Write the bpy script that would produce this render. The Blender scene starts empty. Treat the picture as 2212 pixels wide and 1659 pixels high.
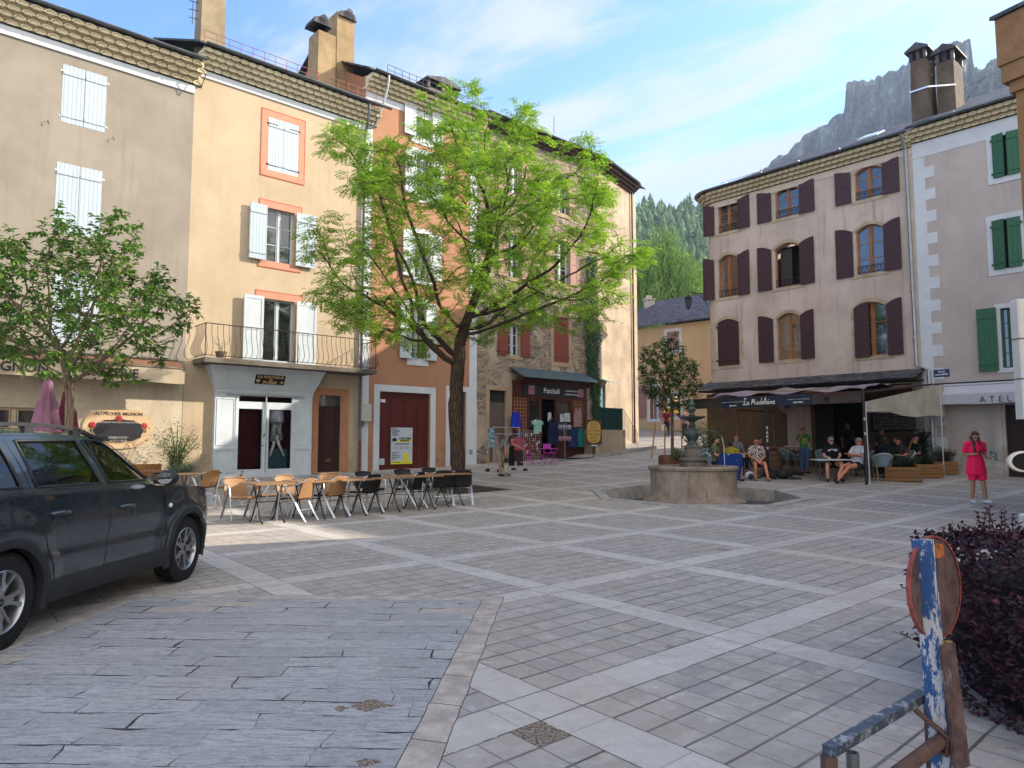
import bpy, bmesh, math, random
from mathutils import Vector, Matrix, noise as mnoise
R = math.radians
scene = bpy.context.scene
COL = scene.collection
random.seed(7)
# ---------------------------------------------------------------- camera
FPX = 1560.0            # focal length in units of a 2212 px wide frame
TH = math.atan(125.5 / FPX)
CH = 1.5
cam = bpy.data.cameras.new('camera'); camo = bpy.data.objects.new('camera', cam); COL.objects.link(camo)
camo.location = (0, 0, CH); camo.rotation_euler = (R(90) + TH, 0, 0)
cam.sensor_width = 36; cam.lens = 36 * FPX / 2212; cam.clip_end = 6000; cam.clip_start = .05
scene.camera = camo
scene.render.resolution_x = 1024; scene.render.resolution_y = 768
scene.view_settings.view_transform = 'Standard'; scene.view_settings.look = 'None'
scene.view_settings.exposure = 1.62; scene.view_settings.gamma = 1
# ---------------------------------------------------------------- sun and sky
SUN_AZ, SUN_EL = 75.0, 28.0      # azimuth clockwise from the view direction
sun = bpy.data.lights.new('sun', 'SUN'); sun.energy = 3.9; sun.angle = R(.5); sun.color = (1, .90, .76)
suno = bpy.data.objects.new('sun', sun); COL.objects.link(suno)
sd = Vector((math.sin(R(SUN_AZ)) * math.cos(R(SUN_EL)), math.cos(R(SUN_AZ)) * math.cos(R(SUN_EL)), math.sin(R(SUN_EL))))
suno.rotation_euler = sd.to_track_quat('Z', 'Y').to_euler()

# ---------------------------------------------------------------- node helper
class S:
    """a socket (or number) with arithmetic"""
    nt = None
    def __init__(s, v): s.v = v
    @staticmethod
    def m(op, *a, clamp=False):
        n = S.nt.nodes.new('ShaderNodeMath'); n.operation = op; n.use_clamp = clamp
        for i, x in enumerate(a):
            x = x.v if isinstance(x, S) else x
            if isinstance(x, (int, float)): n.inputs[i].default_value = x
            else: S.nt.links.new(x, n.inputs[i])
        return S(n.outputs[0])
    def __add__(s, o): return S.m('ADD', s, o)
    def __radd__(s, o): return S.m('ADD', o, s)
    def __sub__(s, o): return S.m('SUBTRACT', s, o)
    def __rsub__(s, o): return S.m('SUBTRACT', o, s)
    def __mul__(s, o): return S.m('MULTIPLY', s, o)
    def __rmul__(s, o): return S.m('MULTIPLY', o, s)
    def __truediv__(s, o): return S.m('DIVIDE', s, o)
    def lt(s, o): return S.m('LESS_THAN', s, o)
    def gt(s, o): return S.m('GREATER_THAN', s, o)
    def floor(s): return S.m('FLOOR', s)
    def fract(s): return S.m('FRACT', s)
    def mod(s, o): return S.m('FLOORED_MODULO', s, o)
    def abs(s): return S.m('ABSOLUTE', s)
    def pw(s, o): return S.m('POWER', s, o)
    def mx(s, o): return S.m('MAXIMUM', s, o)
    def mn(s, o): return S.m('MINIMUM', s, o)
    def ramp(s, a, b, c=0., d=1.):
        n = S.nt.nodes.new('ShaderNodeMapRange'); n.interpolation_type = 'SMOOTHSTEP'
        S.nt.links.new(s.v, n.inputs[0])
        for i, x in enumerate((a, b, c, d)): n.inputs[i + 1].default_value = x
        return S(n.outputs[0])
def link(a, b): S.nt.links.new(a.v if isinstance(a, S) else a, b)
def xyz(v):
    n = S.nt.nodes.new('ShaderNodeSeparateXYZ'); link(v, n.inputs[0]); return [S(o) for o in n.outputs]
def comb(x, y, z=0):
    n = S.nt.nodes.new('ShaderNodeCombineXYZ')
    for i, a in enumerate((x, y, z)):
        if isinstance(a, S): link(a, n.inputs[i])
        else: n.inputs[i].default_value = a
    return n.outputs[0]
def scalev(v, sx, sy, sz):
    n = S.nt.nodes.new('ShaderNodeMapping'); link(v, n.inputs[0]); n.inputs['Scale'].default_value = (sx, sy, sz); return n.outputs[0]
def noise(v, sc, det=3, rough=.55, out=0, dist=0.):
    n = S.nt.nodes.new('ShaderNodeTexNoise')
    if v is not None: link(v, n.inputs['Vector'])
    n.inputs['Scale'].default_value = sc; n.inputs['Detail'].default_value = det; n.inputs['Roughness'].default_value = rough
    n.inputs['Distortion'].default_value = dist
    return S(n.outputs[out])
def voro(v, sc, feat='F1', out='Distance', rnd=1.):
    n = S.nt.nodes.new('ShaderNodeTexVoronoi'); n.feature = feat; link(v, n.inputs['Vector']); n.inputs['Scale'].default_value = sc
    n.inputs['Randomness'].default_value = rnd
    return S(n.outputs[out])
def wnoise(v):
    n = S.nt.nodes.new('ShaderNodeTexWhiteNoise'); n.noise_dimensions = '3D'; link(v, n.inputs['Vector']); return S(n.outputs['Value'])
def mixc(f, a, b, mode='MIX'):
    n = S.nt.nodes.new('ShaderNodeMix'); n.data_type = 'RGBA'; n.blend_type = mode
    if isinstance(f, (int, float)): n.inputs[0].default_value = f
    else: link(f, n.inputs[0])
    for i, x in ((6, a), (7, b)):
        if isinstance(x, (tuple, list)): n.inputs[i].default_value = (*x[:3], 1)
        else: link(x, n.inputs[i])
    return n.outputs[2]
def tc(kind='Object'):
    n = S.nt.nodes.new('ShaderNodeTexCoord'); return n.outputs[kind]
def wpos():
    return S.nt.nodes.new('ShaderNodeNewGeometry').outputs['Position']
def bump(h, strength=.3, dist=.01):
    n = S.nt.nodes.new('ShaderNodeBump'); link(h, n.inputs['Height']); n.inputs['Strength'].default_value = strength
    n.inputs['Distance'].default_value = dist; link(n.outputs[0], S.bsdf.inputs['Normal'])
def hx(h):
    h = h.lstrip('#'); c = [int(h[i:i + 2], 16) / 255 for i in (0, 2, 4)]
    return tuple(x / 12.92 if x <= .04045 else ((x + .055) / 1.055) ** 2.4 for x in c)
def C(c): return hx(c) if isinstance(c, str) else c
def mk(name):
    m = bpy.data.materials.new(name); m.use_nodes = True; S.nt = m.node_tree
    S.bsdf = m.node_tree.nodes['Principled BSDF']; return m
def setc(c): link(c, S.bsdf.inputs['Base Color'])
def rgh(r, spec=.5):
    if isinstance(r, (int, float)): S.bsdf.inputs['Roughness'].default_value = r
    else: link(r, S.bsdf.inputs['Roughness'])
    S.bsdf.inputs['Specular IOR Level'].default_value = spec
MATS = {}
def plain(name, c, rough=.6, var=.12, sc=6., bmp=.0, metal=0., spec=.4, trans=0.):
    """slightly varied surface"""
    if name in MATS: return MATS[name]
    m = mk(name); c = C(c); o = tc()
    n = noise(o, sc, 4)
    setc(mixc(n.ramp(.3, .7), tuple(x * (1 - var) for x in c), tuple(min(1, x * (1 + var)) for x in c)))
    rgh(rough, spec); S.bsdf.inputs['Metallic'].default_value = metal
    if bmp: bump(noise(o, sc * 6, 3), bmp, .004)
    MATS[name] = m; return m
def plaster(name, c, c2, stain=.35, bmp=.35, scale=1., streak=.5, grime=(.22, .2, .18)):
    """rendered wall: mottling, trowel grain, soft streaks running down"""
    m = mk(name); c, c2 = C(c), C(c2); o = tc()
    big = noise(o, .55 * scale, 5, .6); mid = noise(o, 3.2 * scale, 4, .6)
    col = mixc(big.ramp(.32, .68), c, c2)
    st = noise(scalev(o, 2.6, 2.6, .22), 1.6, 4, .6)
    col = mixc(st.ramp(.5, .78) * streak * .6, col, tuple(x * .62 for x in c2))
    col = mixc((mid.ramp(.55, .8)) * stain * .5, col, grime)
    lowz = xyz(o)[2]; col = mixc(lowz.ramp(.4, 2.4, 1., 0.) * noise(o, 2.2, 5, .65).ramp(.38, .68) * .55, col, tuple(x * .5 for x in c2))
    pt = noise(o, .38, 3, .5); col = mixc((pt.gt(.60)) * .10, col, tuple(min(1, x * 1.35) for x in c))
    fine = noise(o, 60, 2)
    col = mixc(.14, col, mixc(fine.ramp(.3, .7), (0, 0, 0), (1, 1, 1)), 'OVERLAY')
    setc(col); rgh(.92, .2); bump(noise(o, 28, 4) * .7 + mid * .6, bmp, .012)
    return m
def planks(name, c, c2, w=.12, rough=.65, axis='x', dark=.35):
    m = mk(name); c, c2 = C(c), C(c2); o = tc(); x, y, z = xyz(o)
    a = x if axis == 'x' else z
    f = (a / w).fract(); j = (f - .5).abs().gt(.5 - .06)
    idx = wnoise(comb((a / w).floor(), 0, 0))
    g = noise(scalev(o, 14, 14, 1.3) if axis == 'x' else scalev(o, 1.3, 1.3, 14), 3, 4, .6)
    col = mixc(g.ramp(.3, .72), c, c2); col = mixc(idx * .25, col, tuple(v * .7 for v in c))
    col = mixc(j, col, tuple(v * dark for v in c)); setc(col); rgh(rough, .35)
    bump(g * .4 - j * 1.0, .35, .01); return m

# ---------------------------------------------------------------- mesh builder
class MB:
    def __init__(s, M=None): s.v = []; s.f = []; s.M = M; s.mi = []; s.cur = 0
    def add(s, vs, fs):
        b = len(s.v)
        s.v += [tuple(s.M @ Vector(p)) if s.M else tuple(p) for p in vs]
        s.f += [[i + b for i in f] for f in fs]; s.mi += [s.cur] * len(fs)
    def box(s, x0, x1, y0, y1, z0, z1, M=None):
        vs = [(x, y, z) for z in (z0, z1) for y in (y0, y1) for x in (x0, x1)]
        if M: vs = [M @ Vector(p) for p in vs]
        s.add(vs, [(0, 2, 3, 1), (4, 5, 7, 6), (0, 1, 5, 4), (2, 6, 7, 3), (0, 4, 6, 2), (1, 3, 7, 5)]); return s
    def bbox(s, x0, x1, y0, y1, z0, z1, b=.01, M=None):
        """box with chamfered vertical + top edges"""
        vs = []
        for z, i in ((z0, 0), (z1 - b, 0), (z1, b)):
            for x, y in ((x0 + b + i, y0 + i), (x1 - b - i, y0 + i), (x1 - i, y0 + b + i), (x1 - i, y1 - b - i), (x1 - b - i, y1 - i), (x0 + b + i, y1 - i), (x0 + i, y1 - b - i), (x0 + i, y0 + b + i)):
                vs.append(Vector((x, y, z)))
        if M: vs = [M @ p for p in vs]
        fs = [tuple(range(7, -1, -1)), tuple(range(16, 24))]
        for k in range(2):
            for i in range(8): fs.append((k * 8 + i, k * 8 + (i + 1) % 8, k * 8 + 8 + (i + 1) % 8, k * 8 + 8 + i))
        s.add(vs, fs); return s
    def bar(s, p, q, w, h=None, up=(0, 0, 1)):
        """rectangular bar from p to q"""
        h = h or w; p, q = Vector(p), Vector(q); d = (q - p); L = d.length; d.normalize()
        u = Vector(up); x = d.cross(u)
        if x.length < 1e-4: x = d.cross(Vector((1, 0, 0)))
        x.normalize(); y = x.cross(d); vs = []
        for t in (0, L):
            for a, b in ((-1, -1), (1, -1), (1, 1), (-1, 1)): vs.append(p + d * t + x * (a * w / 2) + y * (b * h / 2))
        s.add(vs, [(0, 3, 2, 1), (4, 5, 6, 7), (0, 1, 5, 4), (1, 2, 6, 5), (2, 3, 7, 6), (3, 0, 4, 7)]); return s
    def tube(s, pts, r, n=8, caps=True, closed=False):
        pts = [Vector(p) for p in pts]; m = len(pts); rr = r if isinstance(r, (list, tuple)) else [r] * m
        vs, fs = [], []; prev = None
        for i, p in enumerate(pts):
            if closed: d = pts[(i + 1) % m] - pts[i - 1]
            else: d = pts[min(i + 1, m - 1)] - pts[max(i - 1, 0)]
            if d.length < 1e-9: d = Vector((0, 0, 1))
            d.normalize()
            if prev is None:
                a = d.orthogonal().normalized()
            else:
                a = prev - d * prev.dot(d)
                a = a.normalized() if a.length > 1e-6 else d.orthogonal().normalized()
            prev = a; b = d.cross(a)
            for k in range(n):
                t = 2 * math.pi * k / n; vs.append(p + (a * math.cos(t) + b * math.sin(t)) * rr[i])
        for i in range(m if closed else m - 1):
            j = (i + 1) % m
            for k in range(n): fs.append((i * n + k, i * n + (k + 1) % n, j * n + (k + 1) % n, j * n + k))
        if caps and not closed: fs += [tuple(range(n - 1, -1, -1)), tuple((m - 1) * n + k for k in range(n))]
        s.add(vs, fs); return s
    def lathe(s, prof, n=24, c=(0, 0, 0), caps=True):
        vs, fs = [], []
        for r, z in prof:
            for k in range(n):
                t = 2 * math.pi * k / n; vs.append((c[0] + r * math.cos(t), c[1] + r * math.sin(t), c[2] + z))
        for i in range(len(prof) - 1):
            for k in range(n): fs.append((i * n + k, i * n + (k + 1) % n, (i + 1) * n + (k + 1) % n, (i + 1) * n + k))
        if caps: fs += [tuple(range(n - 1, -1, -1)), tuple((len(prof) - 1) * n + k for k in range(n))]
        s.add(vs, fs); return s
    def poly(s, pts, d=(0, .02, 0)):
        """planar polygon (3-D points) extruded by vector d"""
        n = len(pts); d = Vector(d); a = [Vector(p) for p in pts]; b = [p + d for p in a]
        s.add(a + b, [tuple(range(n)), tuple(range(2 * n - 1, n - 1, -1))] + [(i, i + n, (i + 1) % n + n, (i + 1) % n) for i in range(n)]); return s
    def quad(s, a, b, c, d): s.add([a, b, c, d], [(0, 1, 2, 3)]); return s
    def sphere(s, c, r, n=10, m=7):
        rr = r if isinstance(r, (list, tuple)) else (r, r, r); vs, fs = [], []
        vs.append((c[0], c[1], c[2] - rr[2]))
        for i in range(1, m):
            t = -math.pi / 2 + math.pi * i / m
            for k in range(n):
                a = 2 * math.pi * k / n; vs.append((c[0] + rr[0] * math.cos(t) * math.cos(a), c[1] + rr[1] * math.cos(t) * math.sin(a), c[2] + rr[2] * math.sin(t)))
        vs.append((c[0], c[1], c[2] + rr[2])); L = len(vs) - 1
        for k in range(n): fs.append((0, 1 + (k + 1) % n, 1 + k)); fs.append((L, 1 + (m - 2) * n + k, 1 + (m - 2) * n + (k + 1) % n))
        for i in range(m - 2):
            for k in range(n): fs.append((1 + i * n + k, 1 + i * n + (k + 1) % n, 1 + (i + 1) * n + (k + 1) % n, 1 + (i + 1) * n + k))
        s.add(vs, fs); return s
    def grid(s, fn, nu, nv):
        vs = [fn(i / nu, j / nv) for j in range(nv + 1) for i in range(nu + 1)]
        s.add(vs, [(j * (nu + 1) + i, j * (nu + 1) + i + 1, (j + 1) * (nu + 1) + i + 1, (j + 1) * (nu + 1) + i) for j in range(nv) for i in range(nu)]); return s
    def build(s, name, mat, parent=None, smooth=False, label=None, cat=None, group=None, kind=None, loc=None, rz=None):
        me = bpy.data.meshes.new(name); me.from_pydata(s.v, [], s.f)
        for mm in (mat if isinstance(mat, (list, tuple)) else [mat]): me.materials.append(mm)
        if isinstance(mat, (list, tuple)): me.polygons.foreach_set('material_index', s.mi)
        if smooth is True: me.polygons.foreach_set('use_smooth', [True] * len(me.polygons))
        me.update()
        if smooth == 'auto':
            me.polygons.foreach_set('use_smooth', [True] * len(me.polygons)); me.set_sharp_from_angle(angle=R(35))
        o = bpy.data.objects.new(name, me); COL.objects.link(o)
        if parent: o.parent = parent
        tag(o, label, cat, group, kind)
        if loc is not None: o.location = loc
        if rz is not None: o.rotation_euler[2] = rz
        return o
def tag(o, label=None, cat=None, group=None, kind=None):
    for k, v in (('label', label), ('category', cat), ('group', group), ('kind', kind)):
        if v: o[k] = v
    return o
def thing(name, label, cat, loc=(0, 0, 0), rz=0, group=None):
    o = bpy.data.objects.new(name, None); COL.objects.link(o); o.location = loc; o.rotation_euler[2] = rz
    o.empty_display_size = .2
    return tag(o, label, cat, group)
KIDS = {}
def dup(root, loc=None, rz=None, label=None):
    def rec(o, par):
        c = o.copy(); COL.objects.link(c)
        if par: c.parent = par
        for ch in [x for x in ALLK(o)]: rec(ch, c)
        return c
    r = rec(root, None)
    if loc is not None: r.location = loc
    if rz is not None: r.rotation_euler[2] = rz
    if label: r['label'] = label
    return r
def ALLK(o): return [x for x in bpy.data.objects if x.parent == o]
def text(body, size, mat, parent, M, name='lettering', extrude=.004, align='CENTER', shear=0., offset=0., sx=1., spacing=1.):
    cu = bpy.data.curves.new('txt', 'FONT'); cu.body = body; cu.size = size; cu.extrude = extrude; cu.align_x = align; cu.align_y = 'CENTER'
    cu.shear = shear; cu.offset = offset; cu.space_character = spacing; cu.resolution_u = 3
    t = bpy.data.objects.new('txt', cu); COL.objects.link(t)
    me = bpy.data.meshes.new_from_object(t.evaluated_get(bpy.context.evaluated_depsgraph_get()))
    bpy.data.objects.remove(t); bpy.data.curves.remove(cu)
    # text lies in xy; stand it up facing local -Y
    me.transform(M @ Matrix.Rotation(R(90), 4, 'X') @ Matrix.Diagonal((sx, 1, 1, 1)))
    me.materials.clear(); me.materials.append(mat)
    o = bpy.data.objects.new(name, me); COL.objects.link(o); o.parent = parent; return o
def T(x, y, z): return Matrix.Translation((x, y, z))
# ---------------------------------------------------------------- picture <-> place, on real planes
def ray(x, y):
    u = (x - 1106) / FPX; v = -(y - 829.5) / FPX; c, s = math.cos(TH), math.sin(TH)
    return Vector((u, c - v * s, s + v * c))
def zg(y):
    """height of the square: level near the camera, rising gently, then steeper up the street"""
    P = [(-50, 0), (14.0, 0), (15.9, .03), (30, .49), (35, .8), (39, 1.35), (43.5, 1.83), (60, 3.6), (90, 7), (200, 12)]
    for (a, p), (b, q) in zip(P, P[1:]):
        if y <= b: return p + (q - p) * (y - a) / (b - a)
    return 12
def gp(x, y):
    """point of the ground seen at a picture position"""
    r = ray(x, y); t = 1.
    lo, hi = .5, 80.
    for _ in range(60):
        mid = (lo + hi) / 2; p = Vector((0, 0, CH)) + r * mid
        if p.z > zg(p.y): lo = mid
        else: hi = mid
    return Vector((0, 0, CH)) + r * lo
def at(x, y, depth):
    r = ray(x, y); return Vector((0, 0, CH)) + r * (depth / r.y)
class Frame:
    """vertical facade plane: local x along it, -y towards the square, z up"""
    def __init__(s, x, y, rz): s.o = Vector((x, y, 0)); s.rz = rz; s.M = T(x, y, 0) @ Matrix.Rotation(rz, 4, 'Z'); s.I = s.M.inverted()
    def px(s, x, y, out=0):
        o = s.I @ Vector((0, 0, CH)); d = s.I.to_3x3() @ ray(x, y); t = (-out - o.y) / d.y
        p = o + d * t; return p.x, p.z
    def root(s, name, label, cat, group=None): return thing(name, label, cat, s.o, s.rz, group)
    def ground(s, lx, ly=0): return zg((s.M @ Vector((lx, ly, 0))).y)
FL = Frame(-9.77, 23.6, R(42.3))     # row of houses on the left
FR = Frame(16.2, 25.5, R(-48.2))     # row of houses on the right
FS = Frame(10.4, 47., R(-44))        # house up the street
# ---------------------------------------------------------------- world: physical sky with thin cirrus
w = bpy.data.worlds.new('World'); scene.world = w; w.use_nodes = True; S.nt = w.node_tree
bg = w.node_tree.nodes['Background']; bg.inputs['Strength'].default_value = .15
sk = w.node_tree.nodes.new('ShaderNodeTexSky'); sk.sky_type = 'NISHITA'; sk.sun_disc = False
sk.sun_elevation = R(SUN_EL); sk.sun_rotation = R(SUN_AZ); sk.altitude = 400; sk.dust_density = 1.0; sk.air_density = 1.0; sk.ozone_density = 1.2
d = tc('Generated'); x, y, z = xyz(d)
zz = z.mx(.0) + .12
cx, cy = x / zz, y / zz                      # flat cloud layer high overhead
ang = R(-38); ca, sa = math.cos(ang), math.sin(ang)
u = cx * ca + cy * sa; v = cy * ca - cx * sa
wv = comb(u * .45, v * 1.5, 0)
n1 = noise(wv, 1.9, 7, .6, dist=.9); n2 = noise(comb(u * .8, v * 1.1, 3.), .55, 3, .5); n3 = noise(comb(u * .7, v * 1.3, 7.), 4.2, 5, .6, dist=1.)
cl = (n1 * .58 + n2 * .42 + n3 * .20 + x * .09)
cov = cl.ramp(.55, .71)
low = z.ramp(.0, .24, .4, .0)
cov = (cov * .9).mx(low * .8)
back = (x * .35 - y * .85 + z * .25).ramp(-.25, .75)          # unseen bright cloud added behind the camera and sunward as fill light
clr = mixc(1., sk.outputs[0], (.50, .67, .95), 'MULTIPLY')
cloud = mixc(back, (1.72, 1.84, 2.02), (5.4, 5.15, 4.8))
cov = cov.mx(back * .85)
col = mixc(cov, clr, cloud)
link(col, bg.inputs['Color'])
# ---------------------------------------------------------------- ground
def ground_mat():
    m = mk('stone_paving'); P = wpos(); x, y, z = xyz(P)
    wob = noise(P, 1.7, 2) - .5; wob2 = noise(P, 9., 2) - .5
    A1, A3 = R(42.56), R(127.85); e1 = (math.cos(A1), math.sin(A1)); e3 = (math.cos(A3), math.sin(A3))
    det = e1[0] * e3[1] - e1[1] * e3[0]; X, Y = x - .197, y - 4.526
    a = (X * (e3[1] / det) - Y * (e3[0] / det)) + wob * .012 + wob2 * .006
    b = (Y * (e1[0] / det) - X * (e1[1] / det)) + wob * .012 - wob2 * .006
    pa, pb, qa, qb = 2.15, 2.265, 1.815, 1.93
    am, bm = a.mod(pa), b.mod(pb); ia, ib = am.lt(qa), bm.lt(qb); pan = ia * ib
    ta, tb = qa / 8, qb / 8
    fa = (am / ta).fract() * ta; fb = (bm / tb).fract() * tb
    jw = noise(P, 2.2, 2)
    wa = .002 + jw * .004; wb = .004 + jw * .010
    da = fa.mn(ta - fa); db = fb.mn(tb - fb)
    jt = (da.lt(wa)).mx(db.lt(wb)) * pan
    # bands made of longer slabs
    la = (am - qa).abs().mn(am.mn(pa - am)); lb = (bm - qb).abs().mn(bm.mn(pb - bm))
    edge = (la.lt(.005) * (1 - 0 * ib)).mx(lb.lt(.007))
    cut1 = ((b / .56).fract() * .56); cut2 = ((a / .48).fract() * .48)
    slab = ((1 - ia) * cut1.lt(.006)).mx((1 - ib) * ia * cut2.lt(.006))
    edge = edge * noise(P, 3.1, 2).gt(.40)
    joint = jt.mx(edge).mx(slab * .6)
    tid = wnoise(comb((a / ta).floor(), (b / tb).floor(), 1.)); tid2 = wnoise(comb((a / ta).floor(), (b / tb).floor(), 9.))
    bid = wnoise(comb((a / .48).floor(), (b / .56).floor(), 2.))
    tile = mixc(tid, hx('8b867f'), hx('9a948d')); tile = mixc(tid2.gt(.90) * .3, tile, hx('8f8672'))
    tile = mixc(tid2.lt(.08) * .3, tile, hx('6f7074'))
    band = mixc(bid, hx('a29d96'), hx('aea9a2'))
    col = mixc(pan, band, tile)
    speck = noise(P, 85, 3, .7); mid = noise(P, 6, 5, .65); big = noise(P, .33, 4)
    col = mixc(speck.ramp(.35, .7) * .30, col, hx('77736e')); col = mixc(mid.ramp(.52, .75) * .38, col, hx('6f6a62'))
    col = mixc(mid.ramp(.48, .3) * .22, col, hx('d0cac0'))
    col = mixc(big.ramp(.45, .7) * .32, col, hx('9c8a74'))
    # wear: broken tiles, lichen
    wear = (noise(P, 1.3, 5, .7).gt(.665)) * pan * noise(P, 30, 3, .7).ramp(.4, .6)
    col = mixc(wear * .55, col, hx('5b4d3f'))
    hole = (a.gt(-.335 - 2 * 0) * a.lt(-.335 + .0)) * 0
    h1 = (a.gt(-.335 - ta) * a.lt(-.335)) * (b.gt(-.335 - 0.0) * b.lt(-.335 + 0.0)).mx(b.gt(-.335 - tb) * b.lt(-.335))
    def missing(cx, cy, r, k):
        n = noise(P, 7 + k, 3, .6) * .16
        return ((x - cx).abs() * .8 + (y - cy).abs() + n).lt(r + .08)
    gone = h1
    for q in ((1560, 1187, .10), (1840, 1180, .06), (835, 1297, .05), (1445, 1397, .04), (700, 1197, .05), (1000, 1170, .06)):
        p = gp(q[0], q[1]); gone = gone.mx(missing(p.x, p.y, q[2], q[0] % 5))
    grav = mixc(noise(P, 60, 4, .7).ramp(.4, .6), hx('3e3129'), hx('8a7c6b'))
    jointc = mixc(noise(P, 1.1, 3).ramp(.35, .7), hx('35302e'), hx('6a635c'))
    col = mixc(joint * .88, col, jointc); col = mixc(gone, col, grav)
    hgt = speck * .12 + mid * .35 - joint * 1.0 - gone * 2.2 + tid * .25 + wear * -.5
    # slate parking bay
    s0 = gp(307, 1292); s1 = gp(0, 1412); s2 = gp(1040, 1298); s3 = gp(855, 1655)
    def side(p, q, off=0.):
        dx, dy = q.x - p.x, q.y - p.y; L = math.hypot(dx, dy)
        return ((x - p.x) * (dy / L) - (y - p.y) * (dx / L)) + off      # positive on the right of p->q
    sw = (noise(P, 3, 2) - .5) * .03
    sd1 = side(s1, s0); sd2 = side(s2, s3); sd3 = side(s0, s2)
    dmin = (sd1.mn(sd2)).mn(sd3) + sw
    inside = dmin.gt(0)
    bord = dmin.gt(-.2) * (1 - inside) * sd1.gt(-.75)
    wx = x + (noise(P, 2.1, 3) - .5) * .18; wy = y + (noise(P, 1.3, 4) - .5) * .17 + x * .03
    row = (wy / .215).floor(); rnd = wnoise(comb(row, 4., 1.)); L = .42 + 0 * rnd
    bx = wx / .62 + rnd * 5.3; fx = bx.fract() * .62; fy = (wy / .215).fract() * .215
    crk = noise(P, 2.6, 3, .6); wide = crk.ramp(.44, .76, .0006, .015)
    sj = (fy.mn(.215 - fy).lt(wide)).mx(fx.mn(.62 - fx).lt(wide * .8))
    sid = wnoise(comb(bx.floor(), row, 5.))
    sc = mixc(sid, hx('888887'), hx('979795')); vein = noise(scalev(P, 3.5, 16, 1), 2.2, 6, .7, dist=.9)
    sc = mixc(vein.ramp(.45, .60) * .8, sc, hx('6f7175')); sc = mixc(noise(P, 40, 4, .75).ramp(.5, .7) * .5, sc, hx('bbb5ad'))
    sc = mixc(sid.gt(.975) * .4, sc, hx('a08d74')); sc = mixc(noise(P, .8, 3).ramp(.5, .7) * .35, sc, hx('8f8a85'))
    sc = mixc(sj, sc, hx('2f2a28'))
    pit = missing(gp(800, 1525).x, gp(800, 1525).y, .10, 1).mx(missing(gp(740, 1530).x, gp(740, 1530).y, .04, 2)).mx(missing(gp(790, 1645).x, gp(790, 1645).y, .05, 2))
    sc = mixc(pit, sc, grav)
    bc = mixc(noise(P, 5, 5, .7).ramp(.35, .7), hx('8e857c'), hx('b3a89c'))
    bd = ((x * .3 + y) / .52).fract(); bj = bd.lt(.018) * sd2.lt(0)
    bj = bj.mx(((dmin + .2).abs()).lt(.006)).mx(dmin.abs().lt(.006))
    bc = mixc(speck.ramp(.35, .7) * .35, bc, hx('6f675f')); bc = mixc(bj, bc, hx('35302e'))
    col = mixc(bord, col, bc); col = mixc(inside, col, sc)
    hgt = hgt * (1 - inside) * (1 - bord) + inside * (vein * .5 + sid * .7 + noise(P, 22, 4, .7) * .5 - sj * 1.6 - pit * 2.5) + bord * (mid * .5 - bj)
    # the street beyond the square is plain setts and asphalt
    far = y.ramp(33, 37); fc = mixc(noise(P, 3, 5).ramp(.3, .7), hx('7f7b78'), hx('98938e')); col = mixc(far, col, fc)
    setc(col); rgh(noise(P, 12, 3).ramp(.3, .7, .55, .85), .35); bump(hgt, .55, .012)
    return m
GM = ground_mat()
FC = Vector((4.8, 18.95)); FRAD = 2.72          # fountain centre and pit
def octo(r, rot=22.5): return [(FC.x + r * math.cos(R(rot + 45 * k)), FC.y + r * math.sin(R(rot + 45 * k))) for k in range(8)]
gm = MB()
xs = [-60, -40, -25] + [x * 1.0 for x in range(-18, 2)] + [1.8, 7.8] + [x * 1.0 for x in range(9, 20)] + [25, 40, 70, 110]
ys = [-30, -12, -4, 0, 4, 8, 12, 14.0, 15.9, 15.95, 21.95, 24, 27, 30, 35, 39, 43.5, 50, 60, 90, 140, 200]
ys = sorted(set(ys))
for i in range(len(xs) - 1):
    for j in range(len(ys) - 1):
        x0, x1, y0, y1 = xs[i], xs[i + 1], ys[j], ys[j + 1]
        if x0 == 1.8 and y0 == 15.95: continue
        gm.quad((x0, y0, zg(y0)), (x1, y0, zg(y0)), (x1, y1, zg(y1)), (x0, y1, zg(y1)))
# ring between the square hole and the octagonal pit
oc = octo(FRAD); N = 64
def sq(t):
    c, s = math.cos(t), math.sin(t); k = 3.0 / max(abs(c), abs(s)); return (FC.x + c * k, FC.y + s * k)
def oct_pt(t, r):
    ap = r * math.cos(R(22.5)); q = ((math.degrees(t) + 22.5) % 45) - 22.5; k = ap / math.cos(R(q)); return (FC.x + k * math.cos(t), FC.y + k * math.sin(t))
for k in range(N):
    t0, t1 = 2 * math.pi * k / N, 2 * math.pi * (k + 1) / N
    a, b, c, dd = oct_pt(t0, FRAD), oct_pt(t1, FRAD), sq(t1), sq(t0)
    gm.quad(*[(p[0], p[1], zg(p[1])) for p in (a, dd, c, b)])
gm.build('paved_square', GM, kind='structure')
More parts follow.
